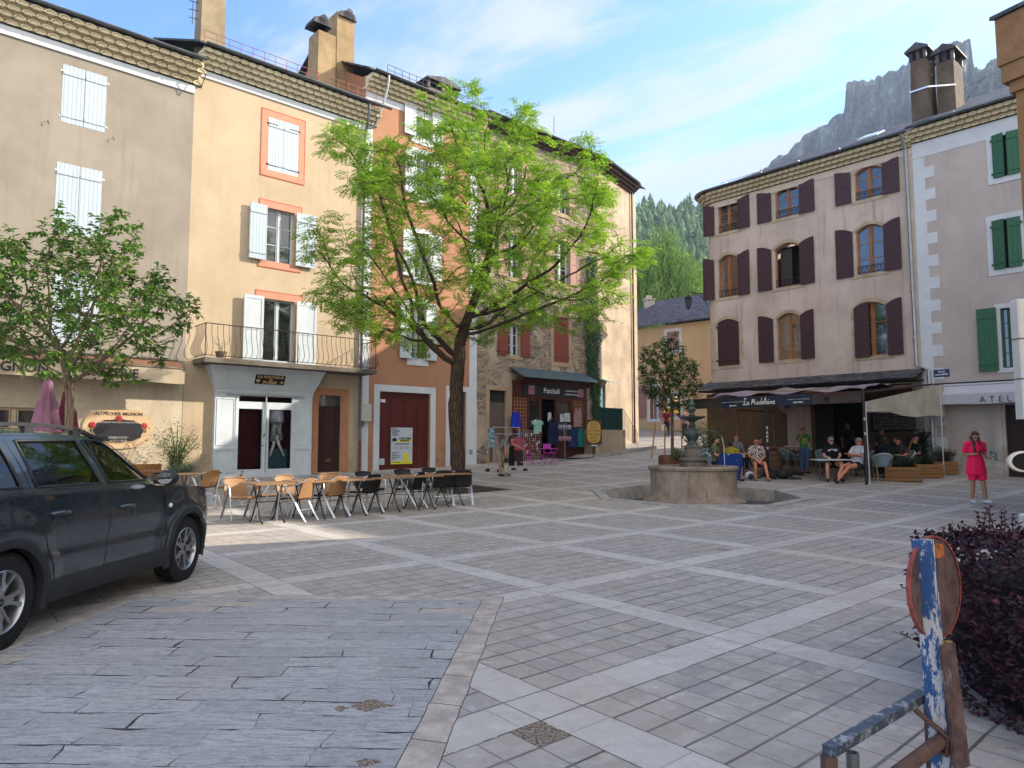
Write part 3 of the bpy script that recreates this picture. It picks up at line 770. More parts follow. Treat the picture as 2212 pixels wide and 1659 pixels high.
m = MB(); m.quad((sl, .55, gz), (gl[1] + .1, .55, gz), (gl[1] + .1, .55, zh), (sl, .55, zh)); m.quad((sl, .25, gz + .02), (srt, .25, gz + .02), (srt, .95, gz + .02), (sl, .95, gz + .02)); m.quad((gl[1] + .1, .95, gz), (srt, .95, gz), (srt, .95, zh), (gl[1] + .1, .95, zh))
m.build('shop_interior', INT, front)
m = MB(); m.box(gl[2] - .02, gl[3] + .02, .2, .23, gz + .0, gz + .9); m.build('shop_display', plain('display_teal', '2a4650', .7), front)
m = MB(); xh = gl[1] - .02; m.tube([(xh + .06, -so - .05, gz + 1.02), (xh - .04, -so - .05, gz + 1.02)], .012, 6); m.tube([(xh + .06, -so, gz + 1.3), (xh + .05, -so - .06, gz + 1.33), (xh + .09, -so - .06, gz + 1.42)], .014, 6); m.build('door_handle', IRON, front)
m = MB(); za_ = zt1 + .02; m.tube([(gl[0] - .42, -so - .06, za_), (gl[3] + .42, -so - .06, za_)], .014, 6)
for xx in (gl[0] - .42, gl[3] + .42, gl[0], gl[3]): m.tube([(xx, -so, za_), (xx, -so - .06, za_), (xx, -so - .06, za_ - .07)], .012, 5)
m.tube([((gl[1] + gl[2]) / 2, -so - .06, za_), ((gl[1] + gl[2]) / 2, -so - .05, gz + .1)], .012, 6); m.build('locking_bar', ZINCL, front)
SIGNB = plain('sign_brown', '1f130c', .7, .3); GOLD = plain('gold_paint', 'c9a173', .6, .2)
cs = hd(.505, .53, .03); sg = MB(); sw, sh2 = .52, .165
tilt = math.atan2(o2 - so - .03, zt3 - zh)
MS = T(*cs) @ Matrix.Rotation(tilt, 4, 'X')
sg.bbox(-sw, sw, -.02, .015, -sh2, sh2, .006, MS); sgo = sg.build('shop_sign', SIGNB, yh, label='small brown wooden shop sign with pale hand-cut letters')
sw_ = .52
for tx, yy, sz, xx in (('LA FONTAINE', .095, .125, 0), ('du', .0, .10, .02), ('PLAiSiR', -.095, .135, 0)): text(tx, sz, GOLD, sgo, MS @ T(xx, -.03, yy), sx=1.15 if sz > .11 else 1, offset=.003)
def heart(m, M, s=.05):
    P = []
    for k in range(24):
        t = 2 * math.pi * k / 24; P.append(M @ Vector((s * 16 * math.sin(t) ** 3 / 16, 0, s * (13 * math.cos(t) - 5 * math.cos(2 * t) - 2 * math.cos(3 * t) - math.cos(4 * t)) / 16)))
    m.poly(P, M.to_3x3() @ Vector((0, .006, 0)))
m = MB(); heart(m, MS @ T(-.42, -.03, -.05), .07); heart(m, MS @ T(.42, -.03, -.08), .055); m.build('heart', plain('heart_paint', 'b7ad8e', .6), sgo)
# brown door with surround
WOODD = planks('dark_wood', '3c1d14', '2c140e', .5, .45)
surround(yh, dr[0], dr[1], dr[2] - .1, dr[3], .27, plain('door_stone', 'a5714e', .85, .12, 3, .3), y=-.03, top=.25, bot=0, deep=.03, name='door_surround')
m = MB(); zl = dr[2]; zd = FL.px(712, 879)[1]; y = .12
m.box(dr[0], dr[1], y, y + .05, zl - .1, zd); m.box(dr[0], dr[1], y - .03, y + .03, zd - .06, zd + .03)
xm = (dr[0] + dr[1]) / 2
for (z0, z1) in ((zl + .15, zl + .62), (zl + .72, zl + .86), (zl + .95, zd - .32)):
    frm_ = .04; x0, x1 = dr[0] + .13, dr[1] - .13
    m.box(x0, x1, y - .02, y, z0, z0 + frm_); m.box(x0, x1, y - .02, y, z1 - frm_, z1); m.box(x0, x0 + frm_, y - .021, y, z0, z1); m.box(x1 - frm_, x1, y - .021, y, z0, z1); m.box(x0 + .09, x1 - .09, y - .03, y, z0 + .09, max(z0 + .1, z1 - .09))
d_ = m.build('door', WOODD, yh)
m = MB(); m.box(xm - .11, xm + .11, y - .045, y - .03, zl + .38, zl + .46); m.build('letter_slot', plain('brass', '8a6a3a', .4, .1, 5, 0, .8), d_)
m = MB(); m.box(dr[0], dr[1], y + .01, y + .02, zd, dr[3]); m.build('transom_pane', GLASS, d_)
BLUEP = plain('number_blue', '10183a', .4); WTXT = plain('white_lettering', 'd5d8da', .6, .02)
def plate(root, F, cx, cy, w, h, body, size, mat=None, out=.0, tmat=None, name='number_plate'):
    x, z = F.px(cx, cy, out); m = MB(); m.bbox(x - w / 2, x + w / 2, -out - .02, -out - .004, z - h / 2, z + h / 2, .003)
    o = m.build(name, mat or BLUEP, root)
    for i, (t, s) in enumerate(body): text(t, s, tmat or WTXT, o, T(x, -out - .024, z + (len(body) / 2 - i - .5) * size), extrude=.002, offset=.002)
    return o
plate(yh, FL, 751, 872, .17, .13, [('15B', .10)], .1, out=.0)

# ---------------------------------------------------------------- orange house
oh = FL.root('orange_house', 'orange rendered house with white window borders and a dark garage door', 'house')
zo = FL.px(790, 196)[1] + .02
gd = (FL.px(819, 930)[0], FL.px(929, 930)[0], GZ, FL.px(877, 848)[1])
gd2 = (FL.px(972, 930)[0], FL.px(1006, 930)[0], GZ, FL.px(990, 846)[1])
ow = [rect(FL, 888, 916, 655, 775), rect(FL, 894, 926, 505, 600), rect(FL, 898, 932, 335, 425), rect(FL, 897, 930, 236, 300)]
m = MB(); wall_sheet(m, oy, os_, GZ, zo, [gd, gd2] + ow, .2); body(m, oy, os_, GZ, zo, 9.2); gables(m, oy, os_, zo + .5, 4.6, 9.2, 29)
m.build('wall', ORW, oh)
# side wall above the lower yellow roof
m = MB(); m.box(oy - .004, oy + .2, .02, 9.2, zo - .2, zo + .62); m.build('side_wall', ORW, oh)
BRN = planks('brown_shutter', '5d2a1c', '48201a', .11)
surround(oh, gd[0], gd[1], gz - .3, gd[3], .26, WTRIM, y=-.02, bot=0, deep=.02, name='door_surround')
WDR = planks('red_wood_door', '5a2015', '431610', .34, .4, dark=.5)
m = MB(); y = .14; gzz = FL.ground((gd[0] + gd[1]) / 2)
m.box(gd[0], gd[1], y, y + .06, GZ, gd[3])
W = gd[1] - gd[0]
for i in range(4):
    x0, x1 = gd[0] + W * i / 4 + .04, gd[0] + W * (i + 1) / 4 - .04
    for z0, z1 in ((gzz + .25, gzz + 1.15), (gzz + 1.3, gd[3] - .25)):
        m.box(x0, x1, y - .015, y, z0, z0 + .035); m.box(x0, x1, y - .015, y, z1 - .035, z1); m.box(x0, x0 + .035, y - .016, y, z0, z1); m.box(x1 - .035, x1, y - .016, y, z0, z1)
gdo = m.build('garage_door', WDR, oh)
m = MB(); m.bbox(gd[0] + .1, gd[0] + .32, y - .05, y - .012, gd[3] - .42, gd[3] - .3, .008); m.build('door_light', plain('lamp_white', 'c5cdd0', .4), gdo)
m = MB(); m.box(gd[0] + .1, gd[0] + .33, y - .022, y - .012, gzz + .18, gzz + .42); m.build('paper_notice', plain('notice_paper', 'aab2b8', .8, .15, 30), gdo)
surround(oh, gd2[0], gd2[1], gz - .3, gd2[3], .22, WTRIM, y=-.02, bot=0, deep=.02, name='door_surround')
m = MB(); m.box(gd2[0], gd2[1], y, y + .06, GZ, gd2[3]); m.build('entrance_door', planks('purple_brown', '3a2430', '2c1c26', .14), oh)
for i, a in enumerate(ow):
    surround(oh, a[0], a[1], a[2], a[3], .2, WTRIM, y=-.02, deep=.02, bot=.28)
    win(oh, a[0], a[1], a[2], a[3], WPAINT, .2, rows=3)
    wd = .5
    shutter(oh, a[0] - .08 - wd, a[0] - .03, a[2] - .03, a[3] + .03, WPAINT, y=-.07, panel=True); shutter(oh, a[1] + .03, a[1] + .08 + wd, a[2] - .03, a[3] + .03, WPAINT, y=-.07, panel=True)
a = ow[0]; m = MB()
for k in range(7): m.tube([(a[0] + (a[1] - a[0]) * k / 6, -.12, a[2] + .02), (a[0] + (a[1] - a[0]) * k / 6, -.12, a[2] + .5)], .008, 4)
m.tube([(a[0], -.12, a[2] + .5), (a[1], -.12, a[2] + .5)], .012, 4); m.tube([(a[0], -.12, a[2] + .08), (a[1], -.12, a[2] + .08)], .01, 4); m.build('window_guard', IRON, oh)
m = MB(); m.box(oy + .0, oy + .34, -.014, 0, GZ, zo); m.box(os_ - .42, os_ - .01, -.014, 0, GZ, zo); m.box(oy, os_, -.018, -.002, zo - .3, zo - .01); m.build('white_quoin', WTRIM, oh)
p, L = line_path(oy + .0, os_ + .35)
genoise(oh, p, L, zo, TILEY, rows=4, step=.14, h=.14, tile=.29)
zt = zo + .56; gutter(oh, p, L + .3, .6, zt + .08, ZINC); roof(oh, oy - .2, os_ + .5, zt + .02, .62, 4.6, 27)
rail_posts(oh, oy + .7, os_ - .2, .45, zt + .15, .42, 14, IRON, name='roof_rail')
m = MB(); m.tube([(oy + .62, -.68, zt), (oy + .62, -.6, zt - .5), (oy + .55, -.35, zt - 1.2), (oy + .3, -.25, zt - 2.0), (oy + .02, -.12, zt - 2.15), (oy - .02, -.1, zt - 2.4)], .05, 10); m.build('downpipe', ZINCL, oh, smooth='auto')
# chimneys
def ch_at(F, root, xl, xr, ytop, ybase, inn, dep, mat, cap=True):
    a, b = F.px(xl, ytop, -inn), F.px(xr, ytop, -inn); return chimney(root, a[0], b[0], inn, inn + dep, F.px((xl + xr) / 2, ybase + 60, -inn)[1], a[1], mat, cap)
OCH = plaster('ochre_chimney', '9c8664', '806c50', .6, .5, 2)
c = ch_at(FL, oh, 688, 728, 62, 170, 1.3, .9, OCH, False); a = FL.px(728, 40, -1.2)
m = MB(); x0 = FL.px(718, 60, -2.0)[0]; x1 = FL.px(756, 60, -2.)[0]; m.box(x0, x1, 1.6, 2.5, zt - .2, FL.px(740, 42, -2.)[1]); m.build('chimney', OCH, oh)
m = MB()
for (xx, zz, yy) in ((a[0] - .6, FL.px(705, 62, -1.7)[1], 1.7), (x0 + .45, FL.px(738, 40, -2)[1], 2.0)):
    for k in range(2): m.poly([(xx - .40 + k * .16, yy - .5, zz - .2), (xx + .40 - k * .12, yy - .5, zz - .2), (xx + .30 - k * .1, yy - .5, zz + .05 + .12 * k), (xx + .05, yy - .5, zz + .10 + .16 * k), (xx - .33 + .1 * k, yy - .5, zz + .02)], (0, .8 - .2 * k, 0))
m.build('chimney_cap', SLATE, oh)
GCH = plaster('grey_chimney', '6f655b', '564e47', .6, .5, 3)
ch_at(FL, oh, 925, 990, 185, 235, 1.4, 1.1, GCH); ch_at(FL, oh, 876, 905, 215, 225, 2.4, .8, GCH)
plate(oh, FL, 1016, 976, .2, .17, [('15', .14)], .14)

# ---------------------------------------------------------------- stone house
def rubble_mat():
    m = mk('rubble_stone'); o = tc(); x, y, z = xyz(o)
    wv = noise(o, 2.5, 2, out=1); vm = S.nt.nodes.new('ShaderNodeVectorMath'); vm.operation = 'MULTIPLY_ADD'
    link(wv, vm.inputs[0]); vm.inputs[1].default_value = (.25, .25, .25); link(o, vm.inputs[2])
    q = scalev(vm.outputs[0], 3.0, 3.0, 6.6)
    dd = voro(q, 1.15, 'DISTANCE_TO_EDGE'); cc = voro(q, 1.15, 'F1', 'Color'); r, g_, b = xyz(cc)
    st = mixc(r, hx('6f665e'), hx('a08f78')); st = mixc(g_.gt(.7) * .6, st, hx('8d7460')); st = mixc(b.gt(.8) * .7, st, hx('55504f'))
    st = mixc(noise(o, 14, 5, .7).ramp(.4, .7) * .4, st, hx('4c4640'))
    col = mixc(dd.ramp(.02, .07), hx('8f8270'), st)
    rend = mixc(noise(o, 1.4, 5).ramp(.3, .7), hx('a39582'), hx('8b7d6d'))
    msk = (noise(o, .55, 4, .6) + (z - 7.) * -.012).gt(.56)
    low = z.lt(4.6) * noise(o, 1., 3).gt(.38)
    mm = msk.mx(low * x.gt(12.7)); col = mixc(mm * .92, col, rend)
    setc(col); rgh(.95, .15); bump((dd.ramp(0, .2) * (1 - mm)) + noise(o, 20, 4) * .4, .8, .04); return m
st = FL.root('stone_house', 'rubble stone house with rusty red shutters above a boutique', 'house')
RUB = rubble_mat(); BROWNC = plaster('cornice_brown', '5b463a', '4a3a30', .5, .5, 3)
zk = FL.px(1240, 348)[1]
RSH = planks('rust_shutter', '7c3a2a', '652d20', .13); PSH = plain('rosy_shutter', '8a6459', .7, .12, 4)
SF = plaster('sandstone', 'a08b70', '8d7960', .5, .4, 3)
sw1 = [rect(FL, 1097, 1122, 700, 768), rect(FL, 1097, 1123, 508, 600), rect(FL, 1097, 1123, 345, 420)]
sw2 = [rect(FL, 1196, 1228, 684, 783), rect(FL, 1196, 1228, 520, 612), rect(FL, 1196, 1226, 400, 460)]
sd = (FL.px(1057, 920)[0], FL.px(1094, 920)[0], GZ, FL.px(1075, 843)[1]); spz = (FL.px(1110, 920)[0], FL.px(1256, 920)[0], GZ, FL.px(1180, 852)[1])
sdd = (FL.px(1291, 850)[0], FL.px(1312, 850)[0], zg(36) + .2, FL.px(1300, 832)[1])
m = MB(); wall_sheet(m, os_, sr, GZ, zk, sw1 + sw2 + [sd, spz], .22); body(m, os_, sr, GZ, zk, 9.2, True, False); gables(m, os_, sr, zk, 4.6, 9.2, 25); m.build('wall', RUB, st)
REN = plaster('old_render', 'ab9a83', '8f7f6e', .9, .6, 1.2, .9)
PHI, LR = R(14.7), 5.0; MR = T(sr, 0, 0) @ Matrix.Rotation(PHI, 4, 'Z') @ T(-sr, 0, 0)      # the rendered end bends away
def bend(m): m.v = [tuple(MR @ Vector(v)) for v in m.v]; return m
sb_ = sr + LR; sdd = (sdd[0] * 1.0, sdd[1] + .1, sdd[2], sdd[3])
m = MB(); wall_sheet(m, sr - .02, sb_, GZ, zk, [sdd], .22); m.quad((sb_, 0, GZ), (sb_, 7, GZ), (sb_, 7, zk), (sb_, 0, zk)); m.quad((sr, 7, GZ), (sb_, 7, GZ), (sb_, 7, zk), (sr, 7, zk)); gables(m, sr, sb_, zk, 3.6, 7, 22); bend(m).build('rendered_wall', REN, st)
for i, a in enumerate(sw1):
    surround(st, a[0], a[1], a[2], a[3], .17, SF, y=-.015, deep=.015); win(st, a[0], a[1], a[2], a[3], WPAINT, .14 if i == 2 else .2, rows=3)
    shutter(st, a[1] + .04, a[1] + .62, a[2] - .02, a[3] + .02, PSH if i else RSH, y=-.04, panel=bool(i)); shutter(st, a[0] - .62, a[0] - .04, a[2] - .02, a[3] + .02, PSH if i else RSH, y=-.04, panel=bool(i))
for i, a in enumerate(sw2):
    surround(st, a[0], a[1], a[2], a[3], .2, SF, y=-.015, deep=.015)
    if i == 0: shutter(st, a[0], a[1], a[2], a[3], RSH, y=.02, hinge='r', hardware=RSH)
    else:
        win(st, a[0], a[1], a[2], a[3], WPAINT, .2); shutter(st, a[1] + .04, a[1] + .6, a[2], a[3], PSH, y=-.04, panel=True); shutter(st, a[0] - .6, a[0] - .04, a[2], a[3], PSH, y=-.04, panel=True)
def cpath(x0, x1, r=1.1):
    """straight cornice that turns a rounded corner on the right"""
    Ls = x1 - x0 - r
    def f(s):
        if s <= Ls: return (x0 + s, 0., 0., -1.)
        a = min((s - Ls) / r, math.pi / 2); return (x0 + Ls + r * math.sin(a), r * (1 - math.cos(a)), math.sin(a), -math.cos(a))
    L = Ls + r * math.pi / 2; return f, L, [0, Ls * .5, Ls] + [Ls + r * math.pi / 2 * k / 8 for k in range(1, 9)]
def kpath(s, r=1.0):
    L1 = sr - os_ - .1
    if s <= L1: return (os_ + .1 + s, 0., 0., -1.)
    t = s - L1; c, d = math.cos(PHI), math.sin(PHI)
    if t <= LR - r: return (sr + c * t, d * t, d, -c)
    a = min((t - LR + r) / r, math.pi / 2); u, v = LR - r + r * math.sin(a), r * (1 - math.cos(a)); nx, ny = math.sin(a), -math.cos(a)
    return (sr + c * u - d * v, d * u + c * v, nx * c - ny * d, nx * d + ny * c)
p = kpath; q_ = sr - os_ - .1; L = q_ + LR - 1 + math.pi / 2; ss = [0, q_ - .01, q_ + .01, q_ + LR - 1] + [q_ + LR - 1 + math.pi / 2 * k / 6 for k in range(1, 7)]
genoise(st, p, L, zk, BROWNC, rows=3, step=.15, h=.14, tile=.25, curved=ss); gutter(st, p, L, .5, zk + .52, ZINC, ss)
roof(st, os_ + .1, sr + .1, zk + .46, .5, 4.6, 20)
r2, _ = roof(st, sr - .2, sb_ + .35, zk + .455, .5, 3.6, 20, depth=7, name='end_roof'); r2.data.transform(MR)
m = MB(); m.tube([(FL.px(1197, 300, -1)[0], 1., zk + .5), (FL.px(1197, 300, -1)[0], 1., zk + 2.6)], .03, 6); m.build('flue', ZINCL, st)
m = MB(); m.box(sd[0], sd[1], .12, .17, GZ, sd[3] - .5); m.build('entrance_door', plain('grey_brown_door', '52463e', .7, .15), st)
m = MB(); m.box(sd[0], sd[1], .13, .15, sd[3] - .48, sd[3]); m.box(sd[0], sd[1], .10, .18, sd[3] - .52, sd[3] - .47); m.build('transom', DARK, st)
surround(st, sd[0], sd[1], GZ, sd[3], .2, SF, y=-.02, bot=0, deep=.02, name='door_surround')
m = MB(); m.box(sdd[0], sdd[1], .1, .14, sdd[2] - .6, sdd[3]); bend(m).build('side_door', plain('teal_door', '4a6a6c', .4, .2), st)
m = MB(); xx = sdd[0] - .1; m.poly([(xx, -.7, sdd[3] + .1), (sdd[1] + .3, -.7, sdd[3] + .1), (sdd[1] + .3, 0, sdd[3] + .35), (xx, 0, sdd[3] + .35)], (0, 0, .02)); bend(m).build('door_canopy', plain('canopy_glass', '9fc4bf', .15), st)
dp = sb_ - .75; downpipe(st, [tuple(MR @ Vector(q)) for q in ((dp, -.45, zk + .45), (dp, -.1, zk + .0), (dp, -.08, 1.2))], plain('brown_pipe', '3a201a', .5), .05)
plate(st, FL, 1051, 977, .18, .16, [('16', .13)], .13)
# ivy
iv = thing('ivy', 'narrow column of dark ivy climbing the stone house wall', 'climbing plant', FL.M @ Vector((FL.px(1275, 900)[0], -.05, 0)), FL.rz)
def leafmat(name, c1, c2, c3=None, trans=.25, rough=.5):
    m = mk(name); oi = S.nt.nodes.new('ShaderNodeNewGeometry'); r = S(oi.outputs['Random Per Island'])
    P = oi.outputs['Position']; col = mixc(r, C(c1), C(c2))
    if c3: col = mixc(r.gt(.93) * .8, col, C(c3))
    col = mixc(noise(P, .9, 3).ramp(.35, .7) * .35, col, C(c1)); setc(col); rgh(rough, .35)
    S.bsdf.inputs['Transmission Weight'].default_value = 0
    tr = S.nt.nodes.new('ShaderNodeBsdfTranslucent'); link(col, tr.inputs[0]); mxs = S.nt.nodes.new('ShaderNodeMixShader'); mxs.inputs[0].default_value = trans
    out = S.nt.nodes['Material Output']; link(S.bsdf.outputs[0], mxs.inputs[1]); link(tr.outputs[0], mxs.inputs[2]); link(mxs.outputs[0], out.inputs['Surface']); return m
def leaf(mb, p, d, n, L, W, curl=.2, two=True):
    """pointed leaf, folded along its midrib"""
    d = d.normalized(); s = d.cross(n)
    if s.length < 1e-4: s = d.orthogonal()
    s.normalize(); n = s.cross(d)
    a = p; b = p + d * L * .45 + s * W * .5 + n * L * curl * .3; c = p + d * L - n * L * curl * .4; e = p + d * L * .45 - s * W * .5 + n * L * curl * .3; mid = p + d * L * .5 - n * W * .12
    mb.add([a, b, c, e, mid], [(0, 1, 4), (1, 2, 4), (2, 3, 4), (3, 0, 4)])
rr = random.Random(5); m = MB()
yt, yb_ = FL.px(1262, 560)[1], zg(35)
for i in range(2600):
    t = rr.random(); z = yb_ + .2 + (yt - yb_) * t; wdt = .12 + .42 * min(1, max(0, (t - .12) * 2.2)) if t < .8 else .3
    cxx = (FL.px(1283, 900)[0] - FL.px(1275, 900)[0]) + (-.28) * min(1, max(0, t - .15) * 2) + .08 * math.sin(z * 2); x = cxx + rr.uniform(-1, 1) * wdt
    leaf(m, Vector((x, -.03 - rr.random() * .12, z)), Vector((rr.uniform(-1, 1), -.3, rr.uniform(-1, .2))), Vector((0, -1, .3)), .13, .12)
m.build('foliage', leafmat('ivy_leaf', '1f3a1c', '35562a', None, .1), iv)
# ---------------------------------------------------------------- right row: café house
PINKW = plaster('pale_pink_render', 'b7a99e', 'a3958a', .6, .3, 1., 1.3)
STONE = plaster('pale_stone', 'a89c86', '8f826c', .8, .5, 4)
PUR = planks('purple_shutter', '3a1f22', '30191d', .13, .55, dark=.45); PURP = plain('purple_panel', '371d21', .55, .1, 3, .1)
OAK = plain('oak_frame', '8a5a30', .45, .15, 4)
rx0 = FR.px(1520, 640)[0]; rx1 = FR.px(1984, 640)[0]
zr_ = FR.px(1740, 382)[1]; print('right', rx0, rx1, 'wall top', zr_)
ch = FR.root('cafe_house', 'pale pink house with dark purple shutters and a curved cornice above the café terrace', 'house')
tab = [((1551, 1594, 434, 500), (1521, 1544, 447, 508), (1596, 1620, 419, 489), 'p', 1), ((1674, 1727, 403, 468), (1637, 1667, 411, 478), (1728, 1760, 382, 457), 'p', 1), ((1846, 1906, 358, 428), (1805, 1839, 366, 438), (1906, 1943, 331, 411), 'p', 1),
       ((1551, 1595, 550, 641), (1521, 1544, 558, 650), (1596, 1620, 537, 637), 'p', 0), ((1674, 1728, 524, 619), (1638, 1668, 529, 629), (1728, 1760, 504, 615), 'k', 2), ((1849, 1910, 484, 590), (1807, 1844, 494, 602), (1911, 1947, 466, 585), 'k', 0),
       ((1546, 1597, 689, 790), None, None, 'c', 0), ((1678, 1730, 676, 777), (1640, 1672, 680, 782), (1730, 1760, 666, 778), 'k', 0), ((1850, 1917, 652, 769), (1847, 1885, 652, 773), (1915, 1951, 645, 766), 'h', 0)]
wins = []
for t_ in tab: a = rect(FR, *t_[0]); wins.append((*a, .22 if t_[4] != 1 else .2))
ter = (FR.px(1760, 950)[0], FR.px(1868, 950)[0], -.5, 3.1)          # café doorway
r_c = .7
def rpath(x0, x1, r=r_c, extra=0.):
    def f(s):
        q = r * math.pi / 2
        if s < q: a = math.pi / 2 - s / r; return (x0 + r - r * math.sin(a), r - r * math.cos(a), -math.sin(a), -math.cos(a))
        return (x0 + r + s - q, 0., 0., -1.)
    L = r * math.pi / 2 + (x1 - x0 - r); q = r * math.pi / 2
    return f, L, [q * k / 8 for k in range(9)] + [q + (x1 - x0 - r) * .5, L]
m = MB(); wall_sheet(m, rx0 + r_c, rx1, -.5, zr_, wins + [ter], .24)
p, L, ss = rpath(rx0, rx1)
for k in range(8):
    a, b = p(ss[k]), p(ss[k + 1]); m.quad((a[0], a[1], -.5), (b[0], b[1], -.5), (b[0], b[1], zr_), (a[0], a[1], zr_))
m.quad((rx0, r_c, -.5), (rx0, r_c, zr_), (rx0, 9.5, zr_), (rx0, 9.5, -.5)); m.quad((rx0, 9.5, -.5), (rx1, 9.5, -.5), (rx1, 9.5, zr_), (rx0, 9.5, zr_)); gables(m, rx0, rx1, zr_, 4.8, 9.5, 26, y0=.7)
m.build('wall', PINKW, ch)
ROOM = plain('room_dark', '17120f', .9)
for i, t_ in enumerate(tab):
    a = wins[i]; rise = .22 if t_[4] != 1 else .2
    surround(ch, a[0], a[1], a[2], a[3], .16 if t_[3] != 'h' else .2, STONE, y=-.010, rise=rise, deep=.012, side=False, bot=.14)
    if t_[3] in 'ch' or t_[4] == 0 and i in (8, 6): 
        m = MB()
        zz = a[2]; k = 0
        while zz < a[3] - rise - .1:
            w_ = .20 if k % 2 else .13; h_ = .30
            m.box(a[0] - w_, a[0], -.010, .001, zz, min(zz + h_, a[3] - rise)); m.box(a[1], a[1] + w_, -.010, .001, zz, min(zz + h_, a[3] - rise)); zz += h_; k += 1
        m.build('quoin', STONE, ch)
    if t_[3] == 'c':
        xm = (a[0] + a[1]) / 2
        shutter(ch, a[0] + .01, xm - .004, a[2], a[3] - .02, PUR, y=.05, rise=rise, hi='r'); shutter(ch, xm + .004, a[1] - .01, a[2], a[3] - .02, PUR, y=.05, rise=rise, hi='l'); continue
    gl_ = None
    if t_[4] == 2:
        m = MB(); W = a[1] - a[0]; f = .06
        m.box(a[0], a[0] + f, .1, .16, a[2], a[3] - rise + .02); m.box(a[1] - f, a[1], .1, .16, a[2], a[3] - rise + .02); m.box(a[0], a[1], .1, .16, a[2], a[2] + f)
        for k in range(8):
            t0, t1 = k / 8, (k + 1) / 8; q = lambda t: a[3] - rise + rise * (1 - (2 * t - 1) ** 2)
            m.add([(a[0] + W * t0, .1, q(t0) - f), (a[0] + W * t1, .1, q(t1) - f), (a[0] + W * t1, .1, q(t1)), (a[0] + W * t0, .1, q(t0))], [(0, 1, 2, 3)])
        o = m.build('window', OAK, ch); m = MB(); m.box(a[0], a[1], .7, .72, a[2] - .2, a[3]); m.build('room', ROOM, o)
        m = MB(); m.box(a[0] + .1, a[0] + .62, .32, .36, a[2] + .1, a[3] - .2, T(0, 0, 0)); m.build('open_leaf', plain('dark_frame', '2d211a', .5), o)
    else: win(ch, a[0], a[1], a[2], a[3], OAK, .2, rise=rise, rows=3, fw=.055)
    if t_[3] == 'h': LSx, RSx = rect(FR, *t_[1]), rect(FR, *t_[2])
    L_, R_ = rect(FR, *t_[1]), rect(FR, *t_[2]); mt = PURP if t_[3] == 'p' else PUR
    shutter(ch, L_[0], min(L_[1], a[0] + (.52 if t_[3] == 'h' else -.03)), a[2] - .03, a[3] + .02, mt, y=-.05, rise=rise * .9, hi='l' if t_[3] != 'h' else 'r', panel=t_[3] == 'p', battens=False)
    shutter(ch, a[1] + (.02), R_[1], a[2] - .03, a[3] + .02, mt, y=-.05, rise=rise * .9, hi='r', panel=t_[3] == 'p', battens=False)
    if t_[3] != 'h' and i != 7:
        m = MB(); W = a[1] - a[0]; z0 = a[2] + .06; m.tube([(a[0], .06, z0 + .28), (a[1], .06, z0 + .28)], .012, 4); m.tube([(a[0], .06, z0), (a[1], .06, z0)], .012, 4)
        for k in range(6):
            xx = a[0] + W * (k + .5) / 6; m.tube([(xx + W / 12 * math.cos(q * .785), .06, z0 + .14 + .13 * math.sin(q * .785)) for q in range(8)], .008, 4, closed=True)
        m.build('window_guard', IRON, ch)
m = MB(); sweep(m, p, ss, [(.0, zr_ - .30), (.02, zr_ - .30), (.02, zr_ - .02), (.0, zr_ - .02)]); m.build('frieze', plain('cream_frieze', 'b5a898', .85, .08, 2, .2), ch)
m = MB(); m.tube([(p(s)[0] + p(s)[2] * .05, p(s)[1] + p(s)[3] * .05, zr_ - .0) for s in ss], .015, 5); m.build('cable', IRON, ch)
TILER = plaster('cornice_sand', 'b8ab8e', 'c6ba9e', .5, .5, 3)
genoise(ch, p, L, zr_, TILER, rows=3, step=.15, h=.14, tile=.27, curved=ss); gutter(ch, p, L, .47, zr_ + .5, ZINC, ss)
# roof with rounded hip at the corner
zt = zr_ + .44; m = MB(); t = math.tan(R(26)); out = .5; run = 4.8; zr2 = zt + (run + out) * t
P0 = [(p(s)[0] + p(s)[2] * out, p(s)[1] + p(s)[3] * out, zt) for s in ss]; apex = (rx0 + 3.2, run, zr2)
for i in range(len(P0) - 1):
    a, b = P0[i], P0[i + 1]
    if i < 8: m.add([a, b, apex], [(0, 1, 2)])
m.add([P0[8], P0[-1], (rx1, run, zr2), apex], [(0, 1, 2, 3)]); m.add([P0[0], apex, (rx0 - out, 9.8, zt)], [(0, 1, 2)]); m.add([apex, (rx1, run, zr2), (rx1, 9.8, zt), (rx0 - out, 9.8, zt)], [(0, 1, 2, 3)])
m.build('roof', SLATE, ch)
m = MB()
for k in range(5):
    x = rx0 + 1.2 + k * 1.75; z = zt + .42; yy = .25; m.poly([(x - .05, yy, z - .22), (x + .05, yy, z - .22), (x, yy, z + .05)], (0, .02, 0))
m.build('snow_guard', ZINCL, ch)
m = MB()
for h_ in (.02, .12): m.tube([(rx0 + .9, .22, zt + .36 + h_), (rx1, .22, zt + .36 + h_)], .012, 4)
m.build('snow_guard_rail', ZINCL, ch)
sx_ = FR.px(1885, 272, -2.4)[0]; m = MB(); M_ = T(sx_, 2.2, zt + (2.2 + out) * t + .06) @ Matrix.Rotation(R(26), 4, 'X'); m.box(-.4, .4, -.5, .5, 0, .06, M_); m.build('roof_window', plain('skylight_glass', 'c5d4de', .1, .05), ch)
